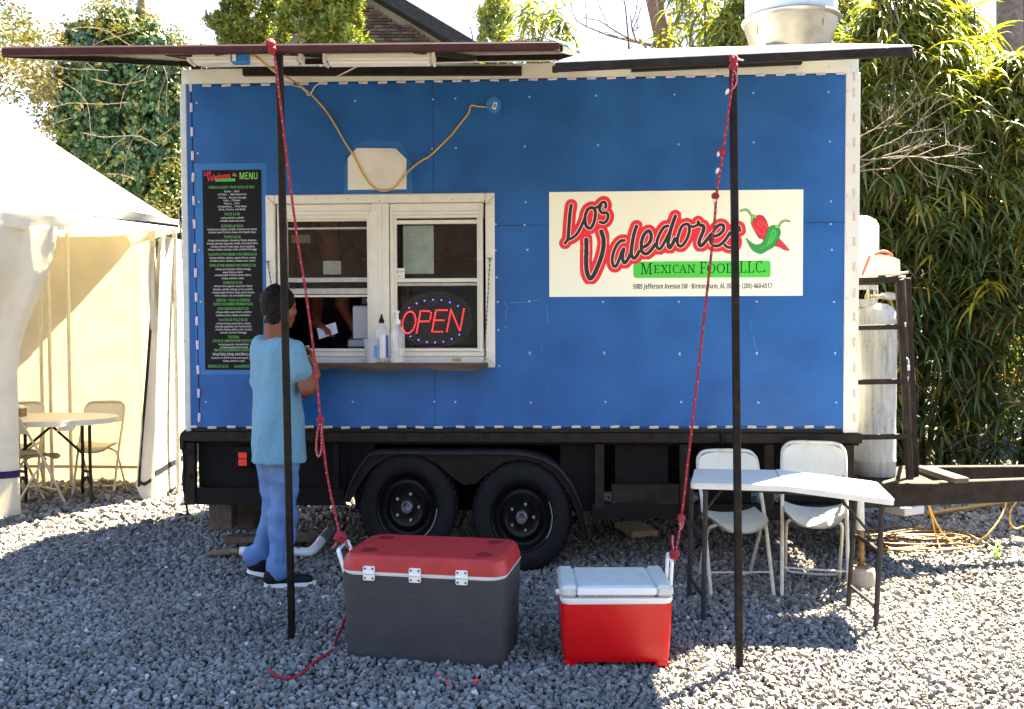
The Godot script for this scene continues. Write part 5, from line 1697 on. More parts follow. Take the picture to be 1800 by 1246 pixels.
func build_right_side() -> void:
	# tall gas bottle, its collar and valve
	var shell := worn("gas_bottle_paint", [Color(0.05, 0.035, 0.025), Color(0.28, 0.27, 0.25), Color(0.36, 0.37, 0.36), Color(0.42, 0.44, 0.42)], 1.6, 0.5, 0.0, 0.05, 0.02, [0.0, 0.16, 0.27, 1.0], 7)
	shell.uv1_scale = Vector3(6, 2.0, 6)
	streaks(shell, Vector3(5, 0.4, 5), 0.75)
	var base := at(1538, 836, 6.12)
	base.y = 0.535
	var top := at(1538, 535, 6.12).y
	var h := top - base.y
	var o := thing("gas_bottle", "tall white steel gas bottle in the rack on the drawbar", "gas bottle", base)
	var r := 0.128
	part("cylinder", lathe(new_st(), [Vector2(r * 0.98, 0), Vector2(r, 0.004), Vector2(r, 0.085), Vector2(r * 1.015, 0.09), Vector2(r * 1.015, 0.1), Vector2(r, 0.105), Vector2(r, h - 0.115), Vector2(r * 1.012, h - 0.11), Vector2(r * 1.012, h - 0.1), Vector2(r * 0.99, h - 0.085), Vector2(r * 0.93, h - 0.05), Vector2(r * 0.8, h - 0.02), Vector2(r * 0.55, h - 0.002), Vector2(r * 0.3, h + 0.004), Vector2(0, h + 0.005)], 40), shell, o)
	var st := new_st()
	var col := [[], [], []]
	for k in 15:
		var a := -0.5 + k * 0.3
		for e in 3: col[e].append(Vector3(cos(a) * 0.062 - 0.055, h - 0.02 + e * 0.06, sin(a) * 0.062))
	var cuts := []
	sheet(st, [col[0], [] + col[0].map(func(p): return p + Vector3(0, 0.05, 0))], 0.004)
	sheet(st, [col[0].map(func(p): return p + Vector3(0, 0.11, 0)), col[0].map(func(p): return p + Vector3(0, 0.14, 0))], 0.004)
	for k in [0, 4, 8, 14]: box(st, col[0][k] + Vector3(0, 0.08, 0), Vector3(0.018, 0.07, 0.006), 0.002, Basis(Vector3.UP, -(-0.5 + k * 0.3) + PI / 2))
	part("valve_collar", st, shell, o)
	st = new_st()
	lathe(st, [Vector2(0.018, h), Vector2(0.018, h + 0.05), Vector2(0.012, h + 0.07), Vector2(0, h + 0.07)], 12, Transform3D(Basis(), Vector3(-0.055, 0, 0)))
	tube(st, [Vector3(-0.055, h + 0.045, 0), Vector3(0.06, h + 0.05, 0.02)], 0.012, 8)
	part("valve", st, mats["brass"], o)
	st = new_st()
	lathe(st, [Vector2(0, -0.02), Vector2(0.05, -0.016), Vector2(0.055, 0), Vector2(0.05, 0.014), Vector2(0.02, 0.022), Vector2(0, 0.022)], 16, Transform3D(Basis(Vector3.RIGHT, 0.2), Vector3(0.075, h + 0.05, 0.02)))
	part("regulator", st, mat("regulator_grey", Color(0.3, 0.3, 0.3), 0.4, 0.5), o)
	part("hose", tube(new_st(), smooth_path([Vector3(0.12, h + 0.05, 0.02), Vector3(0.155, h + 0.03, 0.02), Vector3(0.17, h - 0.03, 0.0), Vector3(0.165, h - 0.2, -0.03), Vector3(0.15, h - 0.4, -0.06), Vector3(0.16, h - 0.6, -0.08)], 4), 0.007, 7), mat("hose_grey", Color(0.14, 0.14, 0.13), 0.5), o)
	# white jugs on top of the rack
	var jug := mat("jug_plastic", Color(0.72, 0.68, 0.58), 0.4)
	var rack_y := F(1510, 491, -0.2).y + 0.01
	var p := W(Vector3(2.21, 0, -0.38))
	o = thing("water_jug", "large white plastic jug on top of the gas bottle rack", "jug", Vector3(p.x, rack_y + 0.012, p.z - 0.15), -0.05)
	st = new_st()
	cooler_body(Vector2(-0.155, -0.12), Vector2(0.135, 0.12), 0.0, 0.33, 0.0, 0.05, st, 6)
	part("body", st, jug, o)
	st = new_st()
	var rings := []
	for q in [[0.33, 1.0, 0.0], [0.365, 0.94, -0.01], [0.39, 0.78, -0.03], [0.4, 0.5, -0.06]]:
		var ring := []
		for v in rounded(Vector2(-0.155, -0.12) * q[1] + Vector2(q[2], 0), Vector2(0.135, 0.12) * q[1] + Vector2(q[2], 0), 0.05 * q[1], 6): ring.append(Vector3(v.x, q[0], v.y))
		rings.append(ring)
	st.set_smooth_group(1)
	for i in rings.size() - 1:
		var n: int = rings[i].size()
		for k in n:
			var k2 := (k + 1) % n
			tri(st, rings[i][k], rings[i][k2], rings[i + 1][k2])
			tri(st, rings[i][k], rings[i + 1][k2], rings[i + 1][k])
	part("shoulder", st, jug, o)
	part("neck", lathe(new_st(), [Vector2(0.055, 0.39), Vector2(0.05, 0.42), Vector2(0.045, 0.425), Vector2(0.045, 0.46), Vector2(0, 0.462)], 18, Transform3D(Basis(), Vector3(-0.11, 0, 0))), jug, o)
	p = W(Vector3(2.24, 0, -0.2))
	o = thing("water_jug", "small white jug with orange trim at the front of the rack", "jug", Vector3(p.x, rack_y + 0.012, p.z + 0.06), 0.05)
	st = new_st()
	prism(st, PackedVector2Array([Vector2(-0.12, 0), Vector2(0.12, 0), Vector2(0.115, 0.09), Vector2(0.06, 0.115), Vector2(-0.06, 0.13), Vector2(-0.085, 0.105)]), -0.06, 0.02)
	part("body", st, jug, o)
	st = new_st()
	var orange := mat("orange_plastic", Color(0.55, 0.12, 0.05), 0.5)
	bar(st, Vector3(-0.122, 0.0, 0.024), Vector3(-0.075, 0.115, 0.024), 0.016, 0.006, 0.002, Vector3.BACK)
	part("orange_edge", st, orange, o)
	part("handle", tube(new_st(), smooth_path([Vector3(-0.04, 0.122, 0.015), Vector3(-0.01, 0.138, 0.03), Vector3(0.03, 0.136, 0.03), Vector3(0.065, 0.115, 0.02)], 4), 0.009, 8), orange, o)
	st = new_st()
	box(st, at(1578, 484, 6.15) + Vector3(0, 0.006, 0), Vector3(0.11, 0.016, 0.1), 0.002, Basis(Vector3.BACK, 0.18))
	tag(part("wood_scrap", st, worn("pale_wood", [Color(0.3, 0.24, 0.16), Color(0.45, 0.37, 0.26)], 4.0, 0.8)), "small pale wood scrap lying on the rack's right corner", "wood scrap")
	# padlock
	o = thing("padlock", "silver padlock hanging on the right post of the gas bottle rack", "padlock")
	var c := at(1594, 646, 6.0)
	st = new_st()
	box(st, c, Vector3(0.04, 0.038, 0.02), 0.004)
	part("lock_body", st, mats["bright_steel"], o)
	st = new_st()
	box(st, c + Vector3(0, -0.019, 0), Vector3(0.042, 0.008, 0.022), 0.002)
	part("bumper", st, mats["sign_black"], o)
	part("shackle", tube(new_st(), smooth_path([c + Vector3(-0.014, 0.018, 0), c + Vector3(-0.014, 0.045, 0), c + Vector3(-0.008, 0.058, 0), c + Vector3(0.008, 0.058, 0), c + Vector3(0.014, 0.045, 0), c + Vector3(0.014, 0.018, 0)], 4), 0.0045, 8), mats["bright_steel"], o)
	# jack post on a concrete block
	var foot := on_ground(1522, 1036)
	o = thing("concrete_block", "round grey concrete block under the trailer's jack post", "concrete block", foot + Vector3(0, -0.01, -0.06))
	part("block", lathe(new_st(), [Vector2(0.092, 0), Vector2(0.085, 0.1), Vector2(0.08, 0.118), Vector2(0.07, 0.125), Vector2(0, 0.126)], 9, Transform3D(Basis.from_scale(Vector3(0.9, 1, 1)), Vector3.ZERO), 0.3), worn("concrete", [Color(0.24, 0.21, 0.17), Color(0.38, 0.34, 0.28)], 4.0, 0.9, 0.0, 0.25), o)
	o = thing("jack_post", "white and rust brown jack post standing on the concrete block", "jack", foot + Vector3(0, 0.115, -0.06))
	part("inner_tube", lathe(new_st(), [Vector2(0.0, 0), Vector2(0.05, 0.0), Vector2(0.05, 0.012), Vector2(0.016, 0.014), Vector2(0.016, 0.24)], 16, Transform3D(Basis(Vector3.BACK, 0.02), Vector3.ZERO)), worn("rusty_brown", [Color(0.12, 0.06, 0.02), Color(0.3, 0.17, 0.05)], 5.0, 0.6, 0.2), o)
	part("outer_tube", lathe(new_st(), [Vector2(0.021, 0.215), Vector2(0.023, 0.217), Vector2(0.023, 0.46), Vector2(0.0, 0.46)], 18, Transform3D(Basis(Vector3.BACK, 0.03), Vector3(-0.002, 0, 0))), worn("pale_jack_paint", [Color(0.42, 0.48, 0.45), Color(0.56, 0.6, 0.57)], 3.0, 0.45), o)
	part("crank", tube(new_st(), [Vector3(-0.01, 0.44, 0), Vector3(-0.05, 0.445, 0.03), Vector3(-0.055, 0.43, 0.05)], 0.007, 7), mats["bright_steel"], o)
	# yellow cords lying in loops behind the table
	var yc := worn("old_yellow_cord", [Color(0.16, 0.075, 0.01), Color(0.3, 0.16, 0.02)], 5.0, 0.5)
	var heap := []
	for k in 8:
		var cx := 1605.0 + rng.randf_range(-45, 40)
		var cy := 946.0 + rng.randf_range(-13, 13)
		var wide := rng.randf_range(45, 125)
		for i in 8:
			var a := TAU * i / 8.0
			heap.append(on_ground(cx + cos(a) * wide * rng.randf_range(0.8, 1.1), cy + sin(a) * 13 * rng.randf_range(0.6, 1.2), 0.03 + rng.randf() * 0.02 + k * 0.001))
	o = part("extension_cord", tube(new_st(), smooth_path(heap, 4), 0.0055, 6), yc)
	tag(o, "heap of yellow extension cord lying in loops on the gravel behind the jack post", "extension cord")
	o = part("extension_cord", tube(new_st(), smooth_path([at(1800, 925, 6.5), at(1785, 928, 6.5), at(1776, 915, 6.5), at(1780, 892, 6.5), at(1800, 872, 6.5), at(1830, 868, 6.6)], 5), 0.006, 7), mats["yellow_cord"])
	tag(o, "yellow cord loop hanging from the drawbar at the right edge", "extension cord")
	o = part("extension_cord", tube(new_st(), smooth_path([at(1771, 872, 6.4), at(1768, 890, 6.4), at(1758, 912, 6.35), at(1738, 938, 6.3), on_ground(1716, 955, 0.03), on_ground(1700, 961, 0.03), on_ground(1680, 957, 0.04), at(1660, 940, 6.25), at(1645, 915, 6.2), at(1634, 888, 6.15), at(1632, 884, 6.1)], 5), 0.0055, 7), mats["yellow_cord"])
	tag(o, "pale yellow cord sagging in a long bow from the drawbar to the ground", "extension cord")
	o = part("extension_cord", tube(new_st(), smooth_path([at(1632, 886, 6.1), at(1640, 915, 6.15), at(1647, 945, 6.2), on_ground(1656, 970, 0.03)], 5), 0.0045, 7), mats["yellow_cord"])
	tag(o, "straight pale cord dropping from the drawbar to the yellow cord heap", "extension cord")
	o = part("wood_pole", tube(new_st(), [on_ground(1630, 903, 0.06), on_ground(1860, 868, 0.1)], 0.017, 10), worn("orange_pole", [Color(0.35, 0.17, 0.03), Color(0.5, 0.26, 0.06)], 3.0, 0.6))
	tag(o, "long orange-brown pole lying on the gravel under the drawbar", "pole")
	st = new_st()
	box(st, at(1587, 893, 6.5), Vector3(0.2, 0.055, 0.2), 0.004, Basis(Vector3.UP, 0.5))
	tag(part("white_lid", st, mat("blue_white_plastic", Color(0.55, 0.62, 0.68), 0.5)), "bluish white plastic box lid under the drawbar", "lid")
	# a tuft of weed
	o = thing("weed", "small yellow-green weed growing in the gravel at right", "weed", on_ground(1752, 985))
	var leaf := mat("weed_green", Color(0.3, 0.42, 0.04), 0.6)
	leaf.backlight_enabled = true
	leaf.backlight = Color(0.5, 0.6, 0.1)
	for k in 5:
		st = new_st()
		var a := TAU * k / 5
		var tip := Vector3(cos(a) * 0.03, 0.1 + 0.02 * sin(k * 2.0), sin(a) * 0.03)
		tube(st, [Vector3.ZERO, tip * 0.5 + Vector3(0, 0.01, 0), tip], 0.0015, 4)
		for j in 8:
			var q := tip * (0.25 + j * 0.1)
			var d := Vector3(cos(j * 2.4), 0.5, sin(j * 2.4)).normalized()
			var s := d.cross(Vector3.UP).normalized() * 0.006
			tri(st, q - s, q + d * 0.028, q + s)
		part("stem", st, leaf, o)
	# under the left end: wooden blocks, white drain pipe with brown hose
	var wood := worn("block_wood", [Color(0.07, 0.055, 0.045), Color(0.15, 0.11, 0.085)], 3.0, 0.85, 0.0, 0.1)
	st = new_st()
	box(st, at(392, 900, 6.35) + Vector3(0, 0.02, 0), Vector3(0.15, 0.24, 0.2), 0.006, Basis(Vector3.UP, 0.1))
	tag(part("wood_block", st, wood), "brown wooden block propping up the trailer's left end", "wood block")
	st = new_st()
	box(st, at(438, 898, 6.6) + Vector3(0, 0.02, 0), Vector3(0.14, 0.26, 0.2), 0.006, Basis(Vector3.UP, -0.1))
	tag(part("wood_block", st, wood), "second wooden block behind the man's knee under the trailer", "wood block")
	st = new_st()
	box(st, on_ground(1118, 930, 0.03), Vector3(0.2, 0.05, 0.35), 0.004, Basis(Vector3.UP, 0.25))
	tag(part("wood_plank", st, mats["pale_wood"]), "pale wood plank lying in the sun under the trailer", "plank")
	st = new_st()
	box(st, at(475, 945, 6.3), Vector3(0.6, 0.04, 0.12), 0.004, Basis(Vector3.UP, 0.1))
	tag(part("wood_plank", st, wood), "dark board lying under the trailer behind the drain pipe", "plank")
	o = thing("drain_pipe", "white plastic drain pipe with elbows lying behind the man's feet", "pipe")
	var pvc := worn("white_pipe", [Color(0.66, 0.7, 0.72), Color(0.76, 0.78, 0.79)], 3.0, 0.4)
	var a := at(424, 942, 6.1)
	var b := at(528, 950, 6.1)
	a.y = 0.055
	b.y = 0.05
	part("pipe", tube(new_st(), [a, b], 0.026, 16), pvc, o)
	for t in [0.02, 0.1, 0.88]: part("coupling", tube(new_st(), [a.lerp(b, t) - Vector3(0.018, 0, 0), a.lerp(b, t) + Vector3(0.018, 0, 0)], 0.031, 16), pvc, o)
	part("elbow", tube(new_st(), smooth_path([b, b + Vector3(0.06, 0.0, -0.005), b + Vector3(0.095, 0.025, -0.05), b + Vector3(0.12, 0.06, -0.12)], 5), 0.03, 16), pvc, o)
	part("elbow", tube(new_st(), [b + Vector3(0.115, 0.052, -0.105), b + Vector3(0.15, 0.09, -0.2)], 0.034, 16), worn("grey_pipe", [Color(0.14, 0.16, 0.18), Color(0.2, 0.22, 0.25)], 3.0, 0.5), o)
	part("clamp", tube(new_st(), [a - Vector3(0.07, 0.002, 0), a - Vector3(0.02, 0, 0)], 0.025, 14), worn("green_brass", [Color(0.1, 0.1, 0.04), Color(0.25, 0.22, 0.1)], 8.0, 0.5, 0.4), o)
	o = part("flat_hose", tube(new_st(), smooth_path([a - Vector3(0.06, 0.004, 0), a - Vector3(0.16, 0.014, 0.01), a - Vector3(0.2, 0.024, 0.03), a - Vector3(0.24, 0.034, 0.0)], 4), [0.022, 0.022, 0.023, 0.023, 0.024, 0.024, 0.024, 0.023, 0.022, 0.02, 0.016, 0.012, 0.01], 10), worn("tan_hose", [Color(0.1, 0.07, 0.04), Color(0.18, 0.13, 0.07)], 4.0, 0.8))
	tag(o, "brown hose end joined to the white drain pipe on the gravel", "hose")
	# tiny red scraps in the gravel
	for q in [[770, 1185, "red scrap of paper in the gravel below the grey cooler, left one"], [787, 1199, "red scrap in the gravel below the grey cooler, lowest one"], [836, 1196, "red scrap in the gravel below the grey cooler's right corner"]]:
		st = new_st()
		box(st, on_ground(q[0], q[1], 0.035), Vector3(0.022, 0.008, 0.014), 0.002, Basis.from_euler(Vector3(0.3, q[0], 0.2)))
		tag(part("paper_scrap", st, mats["red_ink"]), q[2], "scrap")

func build_fan() -> void:
	var alu := worn("brushed_aluminium", [Color(0.2, 0.19, 0.16), Color(0.32, 0.31, 0.27)], 1.5, 0.42, 0.7, 0.02)
	var c := at(1390, 82, 6.75)
	var o := thing("exhaust_fan", "round aluminium exhaust fan on the trailer roof", "exhaust fan", Vector3(c.x, 3.07, c.z))
	var st := new_st()
	box_between(st, Vector3(-0.24, 0, -0.24), Vector3(0.24, 0.34, 0.24), 0.01)
	part("curb", st, alu, o)
	var y := c.y - 3.07
	part("bowl", lathe(new_st(), [Vector2(0.24, y - 0.1), Vector2(0.25, y - 0.06), Vector2(0.285, y + 0.04), Vector2(0.308, y + 0.11), Vector2(0.318, y + 0.155), Vector2(0.335, y + 0.165), Vector2(0.34, y + 0.175), Vector2(0.334, y + 0.184), Vector2(0.322, y + 0.186)], 48), alu, o)
	part("housing", lathe(new_st(), [Vector2(0.312, y + 0.16), Vector2(0.316, y + 0.6), Vector2(0.3, y + 0.66), Vector2(0.15, y + 0.72), Vector2(0, y + 0.73)], 48), worn("pale_blue_white", [Color(0.3, 0.36, 0.38), Color(0.4, 0.45, 0.46)], 1.0, 0.4, 0.3), o)
	st = new_st()
	lathe(st, [Vector2(0.034, 0), Vector2(0.036, 0.012), Vector2(0.028, 0.02), Vector2(0.016, 0.012), Vector2(0, 0.01)], 18, Transform3D(Basis(Vector3.UP, -0.55 - PI) * Basis(Vector3.RIGHT, -PI / 2), Vector3(-0.168, y + 0.315, 0.266)))
	part("cable_boss", st, mats["sign_black"], o)
	st = new_st()
	for q in [[-0.27, 0.07], [0.14, 0.09]]: box(st, Vector3(q[0], y + q[1], sqrt(0.305 * 0.305 - q[0] * q[0]) + 0.002), Vector3(0.006, 0.05, 0.003), 0.001)
	part("dent", st, mat("dent_brown", Color(0.1, 0.07, 0.04), 0.7), o)

# ---------- the party tent on the left, its table and chairs
func build_tent() -> void:
	var o := thing("tent", "white party tent with open front and tied back curtains", "tent")
	var cloth := worn("tent_cloth", [Color(0.66, 0.65, 0.58), Color(0.72, 0.71, 0.65), Color(0.75, 0.74, 0.69)], 0.8, 0.75, 0.0, 0.35)
	cloth.backlight_enabled = true
	cloth.backlight = lin(0.8, 0.77, 0.68)
	var wallcloth := worn("tent_wall_cloth", [Color(0.68, 0.64, 0.54), Color(0.73, 0.7, 0.61), Color(0.76, 0.73, 0.65)], 0.5, 0.8, 0.0, 0.5)
	wallcloth.backlight_enabled = true
	wallcloth.backlight = lin(1.0, 0.96, 0.86)
	var black := mat("tent_black_band", Color(0.015, 0.012, 0.02), 0.7)
	var pole := worn("tent_pole", [Color(0.45, 0.42, 0.36), Color(0.6, 0.57, 0.5)], 2.0, 0.45)
	var e1 := Vector3(-2.83, 2.36, -8.15)       # eave corner by the trailer
	var e2 := Vector3(-5.3, 2.36, -5.85)
	var e3 := Vector3(-8.2, 2.36, -8.9)
	var e4 := Vector3(-5.6, 2.36, -11.1)
	var apex := Vector3(-5.5, 4.2, -8.5)
	# roof faces, sagging a little
	for k in 4:
		var a: Vector3 = [e1, e2, e3, e4][k]
		var b: Vector3 = [e2, e3, e4, e1][k]
		var g := []
		for i in 11:
			var t := i / 10.0
			var row := []
			for j in 17:
				var u := j / 16.0
				var p := a.lerp(b, u).lerp(apex, t)
				p.y -= 0.1 * sin(PI * t) * (0.6 + 0.4 * sin(PI * u)) - 0.05 * sin(PI * u) * sin(PI * t) 
				p.y += 0.015 * sin(u * 19.0 + k) * sin(PI * t) * (1.0 - t)
				row.append(p)
			g.append(row)
		part("roof", sheet(new_st(), g, -0.004), cloth, o)
		# valance: hangs from the eave, bellying outwards
		g = []
		var out := (b - a).cross(Vector3.UP).normalized()
		if out.dot(a - apex) < 0.0: out = -out
		for i in 6:
			var t := i / 5.0
			var row := []
			for j in 33:
				var u := j / 32.0
				var p := a.lerp(b, u) + out * (0.03 * t + 0.03 * t * sin(u * 13.0)) 
				var drop := 0.07 * smoothstep(0.0, 0.3, u) * smoothstep(0.0, 0.3, 1.0 - u) + 0.055
				p.y -= drop * t - 0.02 * sin(PI * u)
				row.append(p)
			g.append(row)
		part("valance", sheet(new_st(), g, 0.004), cloth, o)
	# a slack fold of the roof that hangs over the eave near the corner, the eave pole dark beneath it
	var g := []
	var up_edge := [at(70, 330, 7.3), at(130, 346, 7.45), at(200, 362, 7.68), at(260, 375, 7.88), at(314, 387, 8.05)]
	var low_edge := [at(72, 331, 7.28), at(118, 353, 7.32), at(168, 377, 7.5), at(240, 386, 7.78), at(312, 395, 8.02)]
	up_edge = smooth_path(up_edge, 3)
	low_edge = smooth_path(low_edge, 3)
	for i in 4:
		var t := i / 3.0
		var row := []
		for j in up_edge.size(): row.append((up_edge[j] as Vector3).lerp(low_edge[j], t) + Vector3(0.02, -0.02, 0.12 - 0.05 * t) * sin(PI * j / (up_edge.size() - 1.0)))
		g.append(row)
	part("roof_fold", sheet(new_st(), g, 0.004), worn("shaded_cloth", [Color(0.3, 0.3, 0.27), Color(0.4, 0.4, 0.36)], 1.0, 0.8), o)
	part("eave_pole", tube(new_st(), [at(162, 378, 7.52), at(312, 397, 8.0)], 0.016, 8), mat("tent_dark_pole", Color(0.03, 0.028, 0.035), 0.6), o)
	# back wall, its lower seam and the posts in front of it
	g = []
	for i in 9:
		var t := i / 8.0
		var row := []
		for j in 41:
			var u := j / 40.0
			var p := Vector3(lerpf(-3.5, -7.2, u), lerpf(0.0, 2.35, t), lerpf(-9.02, -9.3, u))
			p.z += 0.025 * sin(u * 23.0) * (0.4 + t * 0.3) + 0.012 * sin(u * 61.0 + t * 5.0)
			row.append(p)
		g.append(row)
	part("back_wall", sheet(new_st(), g, 0.003), wallcloth, o)
	part("wall_seam", bar(new_st(), Vector3(-3.5, 0.17, -8.985), Vector3(-7.2, 0.17, -9.26), 0.004, 0.03, 0.001), worn("seam_cloth", [Color(0.4, 0.33, 0.22), Color(0.5, 0.42, 0.3)], 2.0, 0.8), o)
	for x in [-4.12, -4.3, -4.38]:
		part("post", tube(new_st(), [Vector3(x, 0, -8.85), Vector3(x, 2.36, -8.85)], 0.017, 10), pole, o)
	# right side: side wall running in, corner post, outer flap with black bands
	g = []
	for i in 7:
		var t := i / 6.0
		var row := []
		for j in 9:
			var u := j / 8.0
			row.append(Vector3(lerpf(-3.12, -3.52, u) + 0.01 * sin(u * 9.0 + t * 3.0), lerpf(0.02, 2.34, t), lerpf(-8.35, -9.02, u)))
		g.append(row)
	part("side_wall", sheet(new_st(), g, 0.003), wallcloth, o)
	part("post", tube(new_st(), [Vector3(-3.0, 0, -8.5), Vector3(-2.93, 2.34, -8.3)], 0.02, 10), pole, o)
	g = []
	for i in 13:
		var t := i / 12.0
		var row := []
		for j in 15:
			var u := j / 14.0
			var p := Vector3(lerpf(-3.07, -3.02, u), lerpf(lerpf(0.02, 0.1, u), 2.26, t), lerpf(-8.12, -8.95, u))
			p += Vector3(0.16, 0, 0.2) * pow(t, 1.5) * (1.0 - u * 0.6)
			p += Vector3(0.011 * sin(u * 11.0 + t * 1.5), 0, 0.008 * cos(u * 12.0)) * (0.3 + t * 0.5)
			row.append(p)
		g.append(row)
	var flap := part("door_flap", sheet(new_st(), g, 0.004), cloth, o)
	var band := [[], []]
	for j in 15:
		for e in 2: band[e].append(g[1][j] + Vector3(0.008, 0.02 + 0.045 * e, 0.004))
	part("band", sheet(new_st(), band, 0.003), black, flap)
	# the flap's inner face, folded round towards the opening, with a zip along its edge
	g = []
	for i in 13:
		var t := i / 12.0
		var row := []
		for j in 7:
			var u := j / 6.0
			var low := 0.02 + 0.12 * pow(maxf(0.0, u - 0.45) / 0.55, 2.0)
			var p := Vector3(lerpf(-3.07, -3.2, u), lerpf(low, 2.25, t), lerpf(-8.1, -8.06, u))
			p += Vector3(0.13, 0, 0.04) * pow(t, 1.3) + Vector3(0.07 * u, 0, -0.1 * u) * t
			p += Vector3(0.008, 0, 0.012) * sin(t * 9.0 + u * 5.0)
			row.append(p)
		g.append(row)
	flap = part("door_flap", sheet(new_st(), g, 0.004), cloth, o)
	var zip := []
	for i in 10: zip.append(g[i][5] + Vector3(0.0, 0.06, 0.006))
	var zg := [[], []]
	for p in zip:
		zg[0].append(p + Vector3(-0.011, 0, 0))
		zg[1].append(p + Vector3(0.011, 0, 0))
	part("zip", sheet(new_st(), zg, 0.004), black, flap)
	zg = [[], []]
	for j in 6:
		zg[0].append(g[0][j] + Vector3(0, 0.175 - j * 0.016, 0.006))
		zg[1].append(g[0][j] + Vector3(0, 0.205 - j * 0.016, 0.006))
	part("band", sheet(new_st(), zg, 0.004), black, flap)
	# a short piece of bunched curtain under the eave
	g = []
	for i in 7:
		var t := i / 6.0
		var row := []
		for j in 7:
			var u := j / 6.0
			row.append(Vector3(-3.05 + 0.05 * u + 0.05 * sin(u * 6.0) * t, 2.22 - 0.75 * t, -8.05 + 0.05 * cos(u * 7.0) * sin(PI * t)))
		g.append(row)
	part("curtain_end", sheet(new_st(), g, 0.004), cloth, o)
	# left curtain: gathered at the eave, drawn outwards to the left, striped hem
	g = []
	for i in 15:
		var t := i / 14.0                 # 0 top .. 1 foot
		var row := []
		for j in 37:
			var u := j / 36.0             # 0 right edge .. 1 beyond the picture
			var right: float = lerpf(-3.53, -3.86, smoothstep(0.0, 0.5, t)) - 0.0
			var y := 2.27 - 0.2 * u * 0.2 - t * 2.23
			var x := lerpf(right, -5.4, u)
			var z := lerpf(-7.42, -6.4, u)
			var fold := sin(u * 34.0 + sin(t * 3.0) * 0.8) * lerpf(0.05, 0.025, t)
			if t < 0.5: x += (0.5 - t) * 0.1 * sin(u * 9.0)
			row.append(Vector3(x + fold * 0.5, y + 0.03 * sin(u * 34.0) * (1.0 - t) * 0.3, z + fold))
		g.append(row)
	flap = part("curtain", sheet(new_st(), g, 0.004), cloth, o)
	zg = [[], []]
	for j in 37:
		zg[0].append(g[12][j] + Vector3(0.005, 0.03, 0.009))
		zg[1].append(g[12][j] + Vector3(0.005, -0.025, 0.009))
	part("band", sheet(new_st(), zg, 0.003), mat("tent_navy_band", Color(0.02, 0.015, 0.06), 0.7), flap)
	# rope and clasp at the eave corner
	var st := new_st()
	rope(st, dense([e1 + Vector3(0.01, 0.14, 0.08), e1 + Vector3(0.03, 0.02, 0.1), e1 + Vector3(0.045, -0.1, 0.1), e1 + Vector3(0.05, -0.3, 0.1)], 0.02), 0.006, 1)
	rope(st, dense([e1 + Vector3(-0.02, 0.15, 0.08), e1 + Vector3(0.02, 0.04, 0.1), e1 + Vector3(0.06, -0.06, 0.1), e1 + Vector3(0.065, -0.16, 0.1)], 0.02), 0.006, 1)
	part("tie_rope", st, mat("tie_brown", Color(0.1, 0.05, 0.04), 0.8), o)
	# table and chairs inside
	var top := worn("tent_table_plastic", [Color(0.56, 0.54, 0.46), Color(0.6, 0.57, 0.49)], 1.6, 0.5)
	var leg := mat("black_leg_paint", Color(0.02, 0.018, 0.018), 0.45)
	o = thing("round_table", "cream round-ended folding table inside the tent with black legs", "table", Vector3(-3.98, 0, -8.1), 0.0)
	st = new_st()
	var poly := PackedVector2Array()
	for k in 20: poly.append(Vector2(cos(TAU * k / 20) * 0.6, sin(TAU * k / 20) * 0.42))
	prism(st, poly, 0.69, 0.735, Transform3D(Basis(Vector3.RIGHT, -PI / 2) , Vector3.ZERO))
	part("tabletop", st, top, o)
	st = new_st()
	prism(st, PackedVector2Array([Vector2(0.27, 0.655), Vector2(0.4, 0.66), Vector2(0.42, 0.7), Vector2(0.3, 0.7)]), 0.36, 0.385)
	part("torn_edge", st, mat("torn_plastic", Color(0.5, 0.42, 0.34), 0.7), o)
	for e in 2:
		var x := 0.34 - e * 0.55
		for s in [-1.0, 1.0]:
			part("leg", tube(new_st(), smooth_path([Vector3(x + s * 0.045, 0.68, s * 0.03), Vector3(x + s * 0.045, 0.3, s * 0.03), Vector3(x + s * 0.06, 0.19, s * 0.05), Vector3(x + s * 0.13, 0.1, s * 0.2), Vector3(x + s * 0.15, 0.0, s * 0.26)], 4), 0.014, 9), leg, o)
		part("leg_brace", tube(new_st(), [Vector3(x - 0.045, 0.27, -0.03), Vector3(x + 0.045, 0.27, 0.03)], 0.013, 8), leg, o)
		part("leg_brace", tube(new_st(), smooth_path([Vector3(x - 0.055, 0.17, -0.05), Vector3(x, 0.22, 0), Vector3(x + 0.055, 0.17, 0.05)], 4), 0.013, 8), leg, o)
		part("leg_brace", tube(new_st(), [Vector3(x - 0.03, 0.42, 0), Vector3(0.05, 0.66, 0)], 0.012, 8), leg, o)
	var shell := worn("cream_chair_plastic", [Color(0.5, 0.46, 0.36), Color(0.6, 0.56, 0.45)], 2.0, 0.5)
	var tubes := worn("cream_chair_enamel", [Color(0.44, 0.4, 0.32), Color(0.55, 0.5, 0.4)], 3.0, 0.45)
	var gname := "cream folding chairs round the tent table"
	var c := make_chair("cream folding chair at the right far side of the tent table", Vector3(-3.72, 0, -8.55), 0.1, tubes, shell, gname)
	copy_thing(c, "cream folding chair at the far left of the tent table behind the napkin box", Vector3(-4.42, 0, -8.5), 0.25)
	copy_thing(c, "cream folding chair drawn up to the near side of the tent table", Vector3(-4.0, 0, -7.86), 2.5)
	copy_thing(c, "cream folding chair partly hidden by the left tent curtain", Vector3(-4.36, 0, -7.98), 1.6)
	o = thing("napkin_box", "small brown box with a pale lid on the tent table", "box", Vector3(-4.28, 0.736, -8.16))
